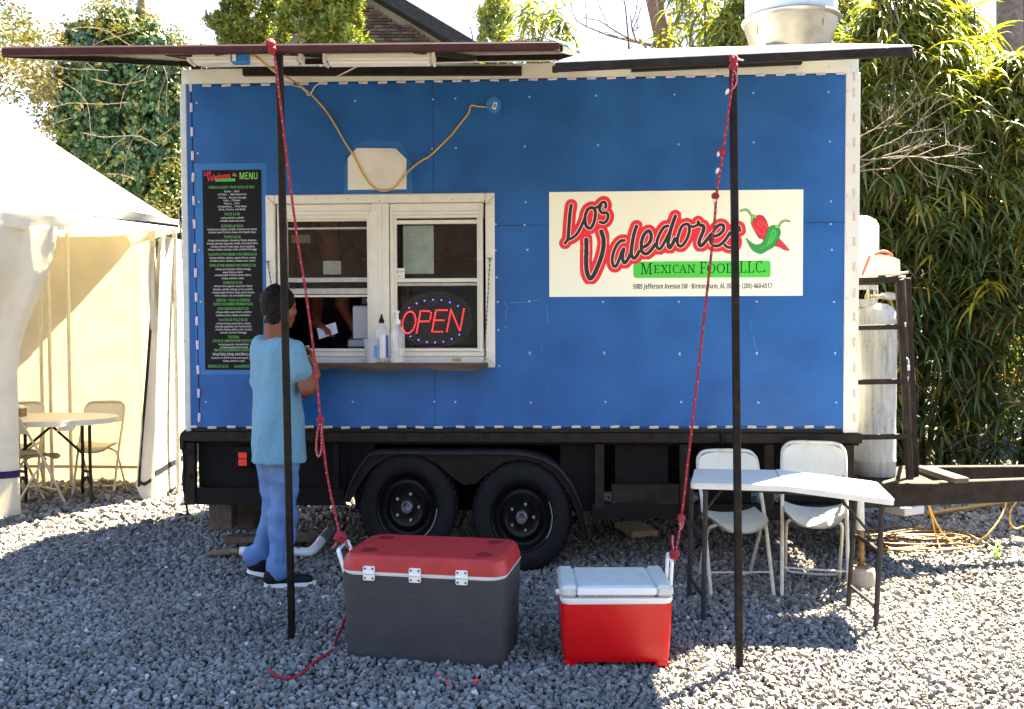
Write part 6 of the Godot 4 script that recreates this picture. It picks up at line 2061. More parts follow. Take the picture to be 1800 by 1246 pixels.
	part("carton", box_between(new_st(), Vector3(-0.085, 0, -0.05), Vector3(0.085, 0.07, 0.05), 0.003), worn("carton_brown", [Color(0.2, 0.13, 0.08), Color(0.3, 0.2, 0.13)], 4.0, 0.8), o)
	st = new_st()
	box(st, Vector3(0, 0.078, 0), Vector3(0.2, 0.014, 0.12), 0.004)
	part("lid", st, top, o)
	st = new_st()
	prism(st, PackedVector2Array([Vector2(-0.06, 0.085), Vector2(-0.02, 0.1), Vector2(0.06, 0.095), Vector2(0.07, 0.085)]), -0.04, 0.04)
	part("napkins", st, mats["slip_paper"], o)

# ---------- ground, plants, buildings
func scatter(called: String, mesh: Mesh, m: Material, xfs: Array, colors: Array, parent: Node) -> MultiMeshInstance3D:
	var mm := MultiMesh.new()
	mm.transform_format = MultiMesh.TRANSFORM_3D
	mm.use_colors = true
	mm.mesh = mesh
	mm.instance_count = xfs.size()
	for i in xfs.size():
		mm.set_instance_transform(i, xfs[i])
		mm.set_instance_color(i, colors[i])
	var o := MultiMeshInstance3D.new()
	o.multimesh = mm
	o.material_override = m
	o.name = numbered(called, parent)
	parent.add_child(o, true)
	o.set_meta("kind", "stuff")
	return o

func tinted(called: String, rough: float, through := Color(0, 0, 0)) -> StandardMaterial3D:
	var m := mat(called, Color(1, 1, 1), rough)
	m.albedo_color = Color.WHITE
	m.vertex_color_use_as_albedo = true
	if through != Color(0, 0, 0):
		m.backlight_enabled = true
		m.backlight = through
	return m

func stone_mesh(seed_: int) -> ArrayMesh:
	var g := RandomNumberGenerator.new()
	g.seed = seed_
	var t := 1.618
	var v := []
	for s1 in [-1.0, 1.0]:
		for s2 in [-1.0, 1.0]:
			v.append(Vector3(0, s1, s2 * t))
			v.append(Vector3(s1, s2 * t, 0))
			v.append(Vector3(s2 * t, 0, s1))
	var q := []
	for p in v: q.append((p as Vector3).normalized() * g.randf_range(0.56, 1.2) * Vector3(1.08, 0.7, 0.84))
	var st := new_st()
	st.set_smooth_group(-1)
	for i in 12:
		for j in range(i + 1, 12):
			for k in range(j + 1, 12):
				if v[i].distance_to(v[j]) < 2.1 and v[j].distance_to(v[k]) < 2.1 and v[i].distance_to(v[k]) < 2.1:
					var n: Vector3 = (q[j] - q[i]).cross(q[k] - q[i])
					if n.dot(q[i] + q[j] + q[k]) > 0.0: tri(st, q[i], q[k], q[j])
					else: tri(st, q[i], q[j], q[k])
	return commit(st)

func ground_height(x: float, z: float, f: FastNoiseLite) -> float:
	return f.get_noise_2d(x, z) * 0.018

func build_ground() -> void:
	var soil := worn("gravel_bed", [Color(0.035, 0.034, 0.034), Color(0.065, 0.063, 0.062), Color(0.11, 0.106, 0.103)], 3.0, 0.95, 0.0, 0.8, 0.03)
	var st := new_st()
	box_between(st, Vector3(-60, -0.5, -60), Vector3(60, -0.012, 40), 0.0)
	var o := part("ground", st, soil)
	o.set_meta("kind", "structure")
	var f := cloth_noise(0.7, 77)
	var fine := cloth_noise(0.35, 78)
	var xfs := []
	var cols := []
	for k in 6:
		xfs.append([])
		cols.append([])
	var g := RandomNumberGenerator.new()
	g.seed = 4242
	for band in [[-2.7, -5.2, 0.0245], [-5.2, -7.2, 0.031], [-7.2, -10.4, 0.05]]:
		var s: float = band[2]
		var z: float = band[0]
		while z > band[1]:
			var half := absf(z) * 0.56 + 0.8 + (2.2 if s > 0.03 else 0.9)
			var x := -half
			while x < half:
				for layer in 2:
					if layer == 1 and g.randf() < 0.35: continue
					var p := Vector3(x + g.randf_range(-0.6, 0.6) * s, 0, z + g.randf_range(-0.6, 0.6) * s)
					var r := s * lerpf(0.34, 0.95, pow(g.randf(), 1.6)) * (0.92 if layer else 0.95)
					if g.randf() < 0.04: r *= 1.35
					p.y = ground_height(p.x, p.z, f) + (r * 0.2 if layer == 0 else s * 0.42)
					if p.z < -7.9 and p.x > 2.3: p.y -= 0.02
					var b := Basis.from_euler(Vector3(g.randf() * TAU, g.randf() * TAU, g.randf() * TAU)).scaled(Vector3.ONE * r)
					var n := g.randi() % 6
					xfs[n].append(Transform3D(b, p))
					var v := g.randf_range(0.55, 1.42) * (1.0 + fine.get_noise_2d(p.x, p.z) * 0.3)
					var c := Color(0.178, 0.172, 0.16) * v
					var kind := g.randf()
					if kind < 0.16: c = Color(0.15, 0.132, 0.126) * v
					elif kind < 0.2: c = Color(0.17, 0.15, 0.125) * v
					elif kind < 0.206: c = Color(0.5, 0.48, 0.44)
					cols[n].append(c)
				x += s
			z -= s
	var m := tinted("gravel_stone", 0.85)
	for k in 6: scatter("gravel", stone_mesh(100 + k), m, xfs[k], cols[k], self)

func build_litter() -> void:
	# dry leaves and twigs blown over the stones
	var g := RandomNumberGenerator.new()
	g.seed = 606
	var st := new_st()
	blade(1.0, 0.28, 0.4, st, Vector3(0, 0, -0.5), Vector3(0, 0.15, 1), 3)
	var leaf := commit(st)
	var xfs := []
	var cols := []
	for k in 420:
		var near := k < 150
		var p := Vector3(g.randf_range(-2.6, 2.6), 0, g.randf_range(-5.6, -3.3)) if near else Vector3(g.randf_range(1.9, 4.6), 0, g.randf_range(-8.6, -5.9))
		p.y = 0.035 + g.randf() * 0.012
		xfs.append(Transform3D(Basis.from_euler(Vector3(g.randf_range(-0.4, 0.4), g.randf() * TAU, g.randf_range(-0.6, 0.6))).scaled(Vector3.ONE * (g.randf_range(0.02, 0.045) if near else g.randf_range(0.05, 0.12))), p))
		cols.append(Color(0.16, 0.11, 0.06).lerp(Color(0.32, 0.25, 0.15), g.randf()))
	scatter("leaf_litter", leaf, tinted("dry_leaf", 0.8), xfs, cols, self)

func blade(length: float, width: float, droop: float, st: SurfaceTool, base: Vector3, dir: Vector3, seg := 4) -> void:
	# a long leaf, creased along its middle
	var d := dir.normalized()
	var side := d.cross(Vector3.UP)
	side = side.normalized() if side.length() > 0.05 else Vector3.RIGHT
	var p := base
	var last := []
	for i in seg + 1:
		var t := float(i) / seg
		var w := width * 0.5 * sin(PI * pow(clampf(t * 0.94 + 0.06, 0, 1), 0.6)) if i < seg else 0.0
		var up := side.cross(d)
		var row := [p - side * w + up * w * 0.35, p, p + side * w + up * w * 0.35]
		if last:
			tri(st, last[0], last[1], row[1])
			tri(st, last[0], row[1], row[0])
			tri(st, last[1], last[2], row[2])
			tri(st, last[1], row[2], row[1])
		last = row
		p += d * length / seg
		d = (d + Vector3.DOWN * droop / seg).normalized()

func bamboo_spray(seed_: int, n: int) -> ArrayMesh:
	var g := RandomNumberGenerator.new()
	g.seed = seed_
	var st := new_st()
	st.set_smooth_group(-1)
	for k in n:
		var a := TAU * k / n + g.randf_range(-0.5, 0.5)
		var d := Vector3(cos(a) * 0.75, g.randf_range(-0.45, 0.3), sin(a) * 0.75 + 0.2)
		blade(g.randf_range(0.65, 1.1), g.randf_range(0.055, 0.09), g.randf_range(0.9, 2.0), st, Vector3(g.randf_range(-0.06, 0.06), g.randf_range(-0.1, 0.1), g.randf_range(-0.06, 0.06)), d)
	return commit(st)

func branches(st: SurfaceTool, p: Vector3, d: Vector3, length: float, r: float, depth: int, g: RandomNumberGenerator, tips: Array, spread := 0.6, rise := 0.12) -> void:
	var pts := [p]
	var rs := [r]
	var n := 4
	for i in n:
		d = (d + Vector3(g.randf_range(-1, 1), g.randf_range(-0.8, 1) , g.randf_range(-1, 1)) * 0.2 + Vector3.UP * rise * 0.3).normalized()
		p += d * length / n
		pts.append(p)
		rs.append(lerpf(r, r * 0.55, float(i + 1) / n))
	tube(st, pts, rs, 8 if r > 0.03 else (5 if r > 0.008 else 4), false)
	if depth <= 0:
		tips.append([p, d])
		return
	var kids := g.randi_range(2, 3)
	for k in kids:
		var nd := (d + Vector3(g.randf_range(-1, 1), g.randf_range(-0.5, 0.9), g.randf_range(-1, 1)).normalized() * spread * 1.4).normalized()
		branches(st, pts[g.randi_range(2, n)], nd, length * g.randf_range(0.6, 0.85), r * 0.55, depth - 1, g, tips, spread, rise)

func build_bamboo() -> void:
	var g := RandomNumberGenerator.new()
	g.seed = 99
	var sprays := [bamboo_spray(1, 7), bamboo_spray(2, 9), bamboo_spray(3, 6)]
	var leaf := tinted("bamboo_leaf", 0.42, Color(0.85, 0.9, 0.4))
	var cane := worn("bamboo_cane", [Color(0.02, 0.018, 0.01), Color(0.05, 0.042, 0.02), Color(0.09, 0.065, 0.03)], 4.0, 0.55)
	var twig := worn("dry_twig", [Color(0.05, 0.035, 0.025), Color(0.1, 0.075, 0.055)], 4.0, 0.8)
	# foot, height, spread, number of sprays, label
	var list := [
		[Vector3(2.5, 0, -9.3), 4.9, 0.8, 560, "tall dark bamboo clump right behind the gas bottle rack"],
		[Vector3(3.7, 0, -9.1), 4.5, 0.85, 640, "drooping bamboo clump behind the drawbar, left of the yellow one"],
		[Vector3(4.8, 0, -8.9), 3.9, 0.85, 640, "bamboo clump with sunlit yellow top at the right edge"],
		[Vector3(3.1, 0, -10.4), 5.6, 0.9, 420, "taller bamboo clump in the second row behind the rack"],
		[Vector3(4.5, 0, -10.4), 5.1, 0.9, 420, "taller bamboo clump in the second row with a thin high tip"],
		[Vector3(6.1, 0, -9.6), 4.2, 1.0, 380, "bamboo clump just outside the right edge of the yard"],
		[Vector3(1.95, 0, -10.2), 5.0, 0.6, 110, "bamboo clump whose tips show behind the exhaust fan"],
		[Vector3(0.35, 0, -10.6), 4.95, 0.6, 150, "thin bamboo clump whose tips show over the gap between the awnings"]]
	for q in list:
		var o := thing("bamboo_clump", q[4], "bamboo", q[0], 0.0, "bamboo clumps behind the trailer")
		var h: float = q[1]
		var sp: float = q[2]
		var xfs := [[], [], []]
		var cols := [[], [], []]
		var n := 20 if sp > 0.65 else 9
		var st := new_st()
		for k in n:
			var a := g.randf() * TAU
			var r := sqrt(g.randf()) * sp * 0.75
			var foot := Vector3(cos(a) * r, 0, sin(a) * r * 0.7)
			var top := foot * 1.3 + Vector3(g.randf_range(-0.35, 0.35), h * g.randf_range(0.72, 1.0), g.randf_range(-0.25, 0.4))
			var pts := [foot, foot.lerp(top, 0.35) + Vector3(0, 0.15, 0), foot.lerp(top, 0.7) + Vector3(0, 0.18, 0), top, top + Vector3(g.randf_range(-0.2, 0.2), 0.0, g.randf_range(0.05, 0.3))]
			tube(st, smooth_path(pts, 3), [0.02, 0.02, 0.019, 0.018, 0.017, 0.016, 0.014, 0.012, 0.01, 0.008, 0.006, 0.004, 0.002], 6, false)
		part("canes", st, cane, o).set_meta("kind", "stuff")
		st = new_st()
		for k in (90 if sp > 0.65 else 10):
			var p := Vector3(g.randf_range(-1, 1) * sp, g.randf_range(0.1, h * 0.8), g.randf_range(-0.3, 0.8) * sp)
			var d := Vector3(g.randf_range(-1, 1), g.randf_range(-0.6, 1.0), g.randf_range(-0.3, 0.6))
			tube(st, [p, p + d * 0.25 + Vector3(0, 0.05, 0), p + d * 0.55], [0.005, 0.004, 0.002], 4, false)
		part("dry_stems", st, twig, o).set_meta("kind", "stuff")
		for k in int(q[3] * 2.2):
			var y := h * pow(g.randf(), 0.75)
			if y < 1.2 and g.randf() < 0.55: continue
			var wide := sp * (0.75 + 0.45 * sin(PI * clampf(y / h, 0.0, 1.0))) * (1.0 if y < h * 0.8 else lerpf(1.0, 0.45, (y / h - 0.8) / 0.2))
			var a := g.randf() * TAU
			var r := wide * sqrt(g.randf_range(0.15, 1.0))
			var p := Vector3(cos(a) * r, y + 0.08, absf(sin(a)) * r * 0.85 if g.randf() < 0.6 else sin(a) * r * 0.85)
			var s := g.randf_range(0.24, 0.48)
			var b := Basis(Vector3.UP, g.randf() * TAU) * Basis(Vector3.RIGHT, g.randf_range(-0.4, 0.4))
			var i := g.randi() % 3
			xfs[i].append(Transform3D(b.scaled(Vector3(0.9, 1, 1) * s), p))
			var c := Color(0.045, 0.075, 0.028).lerp(Color(0.105, 0.145, 0.045), g.randf())
			c = c.lerp(Color(0.27, 0.28, 0.06), smoothstep(0.42, 0.85, y / h) * g.randf())
			if g.randf() < 0.05: c = Color(0.16, 0.12, 0.06)
			var yellow := 0.1 + 0.5 * smoothstep(4.2, 5.2, q[0].x + p.x) * smoothstep(2.0, 3.2, y)
			if g.randf() < yellow: c = Color(0.32, 0.31, 0.03).lerp(Color(0.4, 0.3, 0.06), g.randf())
			cols[i].append(c)
		for i in 3: scatter("leaves", sprays[i], leaf, xfs[i], cols[i], o)

func leaf_mesh(kind: String, seed_: int) -> ArrayMesh:
	var g := RandomNumberGenerator.new()
	g.seed = seed_
	var st := new_st()
	st.set_smooth_group(-1)
	if kind == "ivy":
		for k in 5:
			var c := Vector3(g.randf_range(-0.7, 0.7), g.randf_range(-0.7, 0.7), g.randf_range(-0.4, 0.4))
			var b := Basis.from_euler(Vector3(g.randf_range(-0.9, 0.4), g.randf_range(-0.8, 0.8), g.randf_range(-0.6, 0.6)))
			var ps := [Vector3(0, -0.42, 0.08), Vector3(0.36, -0.12, 0), Vector3(0.3, 0.26, 0), Vector3(0, 0.34, 0.06), Vector3(-0.3, 0.26, 0), Vector3(-0.36, -0.12, 0)]
			for i in range(1, 5): tri(st, c + b * ps[0], c + b * ps[i], c + b * ps[i + 1])
	elif kind == "small":
		for k in 7:
			var c := Vector3(g.randf_range(-0.8, 0.8), g.randf_range(-0.8, 0.8), g.randf_range(-0.8, 0.8))
			var b := Basis.from_euler(Vector3(g.randf() * TAU, g.randf() * TAU, g.randf() * TAU))
			tri(st, c + b * Vector3(-0.16, 0, 0), c + b * Vector3(0, 0.4, 0.04), c + b * Vector3(0.16, 0, 0))
			tri(st, c + b * Vector3(-0.16, 0, 0), c + b * Vector3(0.16, 0, 0), c + b * Vector3(0, -0.3, 0.04))
	else:                     # feathery sprig
		for k in 9:
			var a := g.randf() * TAU
			var d := Vector3(cos(a) * 0.5, g.randf_range(0.4, 1.0), sin(a) * 0.5).normalized()
			var s := d.cross(Vector3(0.3, 0.2, 1)).normalized() * 0.085
			var p := d * g.randf_range(0.0, 0.35)
			tri(st, p - s, p + d * g.randf_range(0.5, 0.9), p + s)
	return commit(st)

func crown(called: String, o: Node3D, meshes: Array, m: Material, blobs: Array, n: int, s0: float, s1: float, c0: Color, c1: Color, c2: Color, odd: float, g: RandomNumberGenerator, face_out := false) -> void:
	var xfs := []
	var cols := []
	for i in meshes.size():
		xfs.append([])
		cols.append([])
	var total := 0.0
	for b in blobs: total += b[1].x * b[1].y
	for b in blobs:
		for k in int(n * b[1].x * b[1].y / total):
			var d := Vector3(g.randfn(), g.randfn(), g.randfn()).normalized()
			var p: Vector3 = b[0] + d * b[1] * lerpf(0.55, 1.0, sqrt(g.randf()))
			var i := g.randi() % meshes.size()
			var bs := Basis.from_euler(Vector3(g.randf_range(-0.5, 0.5), atan2(d.x, d.z) + g.randf_range(-0.6, 0.6), g.randf_range(-0.6, 0.6))) if face_out else Basis.from_euler(Vector3(g.randf_range(-0.8, 0.8), g.randf() * TAU, g.randf_range(-0.8, 0.8)))
			xfs[i].append(Transform3D(bs.scaled(Vector3.ONE * g.randf_range(s0, s1)), p))
			cols[i].append(c2 if g.randf() < odd else c0.lerp(c1, g.randf()))
	for i in meshes.size(): scatter(called, meshes[i], m, xfs[i], cols[i], o)

func build_trees() -> void:
	var g := RandomNumberGenerator.new()
	g.seed = 31
	var bark := worn("grey_bark", [Color(0.07, 0.055, 0.045), Color(0.15, 0.12, 0.1), Color(0.22, 0.18, 0.15)], 2.0, 0.9, 0.0, 0.4)
	var pale_bark := worn("pale_bark", [Color(0.16, 0.12, 0.09), Color(0.3, 0.24, 0.19)], 3.0, 0.85)
	var ivy := [leaf_mesh("ivy", 1), leaf_mesh("ivy", 2), leaf_mesh("ivy", 3)]
	var small := [leaf_mesh("small", 4), leaf_mesh("small", 5)]
	var sprig := [leaf_mesh("sprig", 6), leaf_mesh("sprig", 7)]
	var ivy_m := tinted("ivy_leaf", 0.35, Color(0.2, 0.28, 0.08))
	var small_m := tinted("small_leaf", 0.5, Color(0.55, 0.55, 0.18))
	var sprig_m := tinted("sprig_leaf", 0.6, Color(0.5, 0.55, 0.2))
	# ivy over a tree left of the trailer
	var z := 11.5
	var o := thing("ivy_tree", "tree smothered in dark ivy between the tent and the trailer", "tree", Vector3(-4.6, 0, -z))
	var P := func(x: float, y: float, d: float) -> Vector3: return at(x, y, d) - o.position
	var st := new_st()
	tube(st, smooth_path([Vector3(0.2, -0.1, 0), Vector3(0.1, 1.5, 0), Vector3(-0.1, 3.2, -0.1), Vector3(0.1, 4.8, -0.1), Vector3(0.2, 5.5, 0)], 3), [0.16, 0.155, 0.15, 0.145, 0.14, 0.13, 0.12, 0.11, 0.1, 0.08, 0.07, 0.05, 0.03], 9)
	part("trunk", st, bark, o)
	var blobs := []
	for q in [[165, 130, 60, 70], [210, 95, 75, 52], [270, 125, 52, 60], [155, 205, 56, 70], [225, 190, 85, 80], [290, 220, 55, 90], [180, 280, 80, 70], [260, 300, 75, 80], [300, 370, 60, 90], [150, 75, 40, 34], [215, 48, 46, 30], [262, 70, 36, 26], [205, 420, 110, 90]]:
		var rx: float = q[2] / FOCAL * z
		blobs.append([P.call(q[0], q[1], z + g.randf_range(-0.3, 0.3)), Vector3(rx, q[3] / FOCAL * z, rx * 0.8)])
	crown("ivy_leaves", o, ivy, ivy_m, blobs, 8200, 0.045, 0.09, Color(0.018, 0.048, 0.018), Color(0.045, 0.1, 0.03), Color(0.15, 0.16, 0.035), 0.1, g, true)
	var edge := []
	for k in 46:
		var a := g.randf() * TAU
		edge.append([P.call(212 + cos(a) * 128 * g.randf_range(0.6, 1.0), 215 + sin(a) * 205 * g.randf_range(0.8, 1.05), z + g.randf_range(-0.6, 0.2)), Vector3(0.2, 0.28, 0.2) * g.randf_range(0.5, 1.1)])
	crown("light_leaves", o, small, small_m, edge, 1000, 0.06, 0.1, Color(0.07, 0.1, 0.02), Color(0.18, 0.19, 0.03), Color(0.4, 0.2, 0.04), 0.08, g)
	st = new_st()
	for k in 26:
		var a: Vector3 = P.call(g.randf_range(60, 330), g.randf_range(0, 330), z - 1.0)
		var pts := [a]
		var d := Vector3(g.randf_range(-1, 1), g.randf_range(-0.4, 1), 0.2).normalized()
		for i in 4:
			d = (d + Vector3(g.randf_range(-1, 1), g.randf_range(-1, 0.6), 0) * 0.5).normalized()
			pts.append(pts[-1] + d * 0.2)
		tube(st, smooth_path(pts, 2), 0.0035, 4, false)
	part("vines", st, bark, o).set_meta("kind", "stuff")
	# bare, half leafless trees at the left
	var trees := [["bare_tree", "leafless tree with pale tangled twigs at the upper left edge", Vector3(-7.2, 0, -12.2), 5.4, 0.14, 5, 2800, Color(0.08, 0.1, 0.02), Color(0.17, 0.17, 0.03), Color(0.24, 0.15, 0.03), 7],
		["bare_tree", "thin tree with orange and yellow leaves above the tent roof", Vector3(-5.9, 0, -12.8), 4.8, 0.1, 5, 2600, Color(0.08, 0.1, 0.02), Color(0.17, 0.16, 0.03), Color(0.24, 0.15, 0.03), 11],
		["bare_tree", "tangled half leafless tree low behind the tent roof at the left edge", Vector3(-6.1, 0, -11.6), 3.9, 0.09, 5, 2200, Color(0.07, 0.09, 0.02), Color(0.16, 0.15, 0.03), Color(0.2, 0.13, 0.03), 23],
		["bare_tree", "slim leafless tree behind the left awning's pole", Vector3(-4.3, 0, -16.0), 5.6, 0.09, 4, 160, Color(0.1, 0.15, 0.03), Color(0.16, 0.19, 0.04), Color(0.3, 0.18, 0.04), 13]]
	for q in trees:
		o = thing(q[0], q[1], "tree", q[2])
		g.seed = q[10]
		st = new_st()
		var tips := []
		branches(st, Vector3(0, -0.1, 0), Vector3(0.05, 1, 0), q[3] * 0.45, q[4], q[5], g, tips, 0.75, 0.3)
		part("branches", st, pale_bark, o)
		var tb := []
		for t in tips: tb.append([t[0], Vector3(0.22, 0.22, 0.22)])
		crown("leaves", o, small, small_m, tb, q[6], 0.07, 0.12, q[7], q[8], q[9], 0.2, g)
	# bright young trees above the left awning
	for q in [["leafy_tree", "bright green feathery tree above the left awning, left one", 430, 40, 15.0, 75, 62, 1500], ["leafy_tree", "bright green feathery tree above the left awning, before the brick house", 585, 42, 14.5, 85, 66, 2000], ["leafy_tree", "small feathery treetop above the right end of the left awning", 870, 62, 15.0, 34, 46, 420]]:
		var base := at(q[2], q[3], q[4])
		o = thing(q[0], q[1], "tree", Vector3(base.x, 0, base.z))
		st = new_st()
		var tips := []
		branches(st, Vector3(0, -0.1, 0), Vector3(0, 1, 0), base.y * 0.36, 0.08, 2, g, tips, 0.45, 0.4)
		part("trunk", st, bark, o)
		blobs = []
		var rx: float = q[5] / FOCAL * q[4]
		var ry: float = q[6] / FOCAL * q[4]
		for k in 75:
			var c := Vector3(clampf(g.randfn() * 0.42, -1.1, 1.1) * rx, base.y + g.randf_range(-1.0, 1.0) * ry, g.randf_range(-0.4, 0.4))
			c.y += (1.0 - absf(c.x) / rx) * ry * 0.5
			blobs.append([c, Vector3(rx * 0.12, ry * 0.3, 0.16) * g.randf_range(0.4, 1.2)])
		crown("leaves", o, [small[0], sprig[0], sprig[1]], small_m, blobs, q[7] * 3, 0.06, 0.13, Color(0.13, 0.18, 0.03), Color(0.34, 0.35, 0.06), Color(0.05, 0.1, 0.02), 0.2, g)
	# the leafless tree with a leaning trunk over the right awning
	var b0 := at(1172, 90, 13.0)
	o = thing("bare_tree", "leafless tree with a leaning brown trunk behind the right awning", "tree", Vector3(b0.x + 0.1, 0, b0.z))
	g.seed = 57
	st = new_st()
	var tips := []
	tube(st, smooth_path([Vector3(0.2, -0.1, 0), Vector3(0.15, 2.5, 0), Vector3(0.0, 4.6, 0), Vector3(-0.18, 5.5, 0), Vector3(-0.5, 6.8, 0)], 3), [0.17, 0.165, 0.16, 0.155, 0.15, 0.145, 0.14, 0.135, 0.13, 0.12, 0.11, 0.1, 0.09], 10)
	part("trunk", st, worn("brown_bark", [Color(0.1, 0.06, 0.04), Color(0.2, 0.13, 0.09)], 3.0, 0.85, 0.0, 0.3), o)
	st = new_st()
	for k in 3: branches(st, Vector3(-0.5, 6.75, 0), Vector3(g.randf_range(-0.8, 0.6), 1.0, g.randf_range(-0.5, 0.5)).normalized(), 1.3, 0.07, 3, g, tips, 0.6, 0.2)
	for k in 18:
		var y := g.randf_range(3.9, 6.2)
		branches(st, Vector3(0.05 - (y - 4.6) * 0.2, y, 0), Vector3(g.randf_range(-1, 1), g.randf_range(-0.1, 0.7), g.randf_range(-0.4, 0.4)).normalized(), 0.85, 0.03, 4, g, tips, 0.7, 0.1)
	part("branches", st, pale_bark, o)
	var tb := []
	for t in tips: tb.append([t[0], Vector3(0.2, 0.2, 0.2)])
	crown("leaves", o, small, small_m, tb, 160, 0.06, 0.1, Color(0.1, 0.15, 0.03), Color(0.2, 0.2, 0.04), Color(0.3, 0.18, 0.04), 0.2, g)
	# two dark trunks at the upper right
	for q in [["tree_trunk", "thick dark tree trunk rising at the upper right corner", 1776, 0.2, 13.0], ["tree_trunk", "second dark trunk cut by the right edge of the view", 1812, 0.2, 13.4]]:
		var p := at(q[2], 130, q[4])
		o = thing(q[0], q[1], "tree", Vector3(p.x, 0, p.z))
		st = new_st()
		tube(st, smooth_path([Vector3(0, -0.1, 0), Vector3(0.02, 3, 0), Vector3(0.0, 5, 0), Vector3(-0.05, 7.5, 0), Vector3(0.05, 10, 0)], 3), [0.19, 0.18, 0.175, 0.17, 0.17, 0.165, 0.165, 0.16, 0.155, 0.15, 0.14, 0.13, 0.12], 12)
		part("trunk", st, bark, o)
		st = new_st()
		tips = []
		for k in 5: branches(st, Vector3(0, 6.5 + k * 0.7, 0), Vector3(g.randf_range(-1, 1), 0.6, g.randf_range(-1, 1)).normalized(), 1.6, 0.06, 2, g, tips, 0.7, 0.2)
		part("branches", st, bark, o)
	# twigs that reach out of the bamboo beside the trailer
	o = thing("bare_shrub", "leafless grey shrub reaching out beside the trailer's right end", "shrub", Vector3(2.55, 0, -8.2))
	g.seed = 5
	st = new_st()
	tips = []
	for q in [[1500, 300, 1640, 255], [1500, 285, 1590, 240], [1500, 280, 1650, 275], [1500, 300, 1585, 305], [1500, 250, 1600, 190]]:
		var a := at(q[0], q[1], 8.0) - o.position
		var b := at(q[2], q[3], 7.7) - o.position
		branches(st, a, (b - a).normalized(), a.distance_to(b) * 0.75, 0.008, 3, g, tips, 0.55, 0.0)
	part("branches", st, worn("grey_twig", [Color(0.09, 0.072, 0.058), Color(0.18, 0.15, 0.125)], 4.0, 0.85), o)
	tube_stem(o)
	# foliage that closes the view low behind everything
	for q in [["evergreen_shrub", "dark evergreen shrub seen under the awning gap behind the trailer roof", Vector3(-1.6, 0, -13.0), Vector3(1.5, 2.1, 0.8), 2.1], ["evergreen_shrub", "dark evergreen shrub behind the right half of the trailer", Vector3(1.4, 0, -13.5), Vector3(1.5, 2.0, 0.8), 2.0], ["evergreen_shrub", "dark green shrub behind the tent's back wall", Vector3(-8.5, 0, -13.0), Vector3(1.6, 1.8, 1.0), 1.8], ["evergreen_shrub", "tall dark evergreen behind the bamboo, left one", Vector3(3.6, 0, -12.4), Vector3(1.5, 1.9, 0.7), 1.9], ["evergreen_shrub", "tall dark evergreen behind the bamboo, right one", Vector3(5.8, 0, -12.2), Vector3(1.6, 1.9, 0.7), 1.9], ["evergreen_shrub", "dark shrub in the gap between ivy tree and trailer", Vector3(-3.0, 0, -12.6), Vector3(1.0, 2.0, 0.8), 2.0]]:
		o = thing(q[0], q[1], "shrub", q[2])
		st = new_st()
		tube(st, [Vector3(0, -0.1, 0), Vector3(0, q[4], 0)], 0.06, 7)
		part("trunk", st, bark, o)
		crown("leaves", o, small, small_m, [[Vector3(0, q[4], 0), q[3]], [Vector3(0.5, q[4] * 0.7, 0.1), q[3] * 0.7], [Vector3(-0.5, q[4] * 1.2, 0), q[3] * 0.7]], 1300, 0.14, 0.26, Color(0.025, 0.05, 0.015), Color(0.07, 0.11, 0.03), Color(0.16, 0.16, 0.04), 0.15, g)

func tube_stem(o: Node3D) -> void:
	var st := new_st()
	tube(st, smooth_path([Vector3(0, -0.1, 0), Vector3(-0.1, 1.4, 0), Vector3(-0.25, 2.75, 0.2), Vector3(-0.3, 3.1, 0.2)], 4), [0.03, 0.03, 0.028, 0.027, 0.026, 0.025, 0.024, 0.022, 0.02, 0.018, 0.016, 0.014, 0.012], 7)
	part("trunk", st, mats["grey_twig"], o)

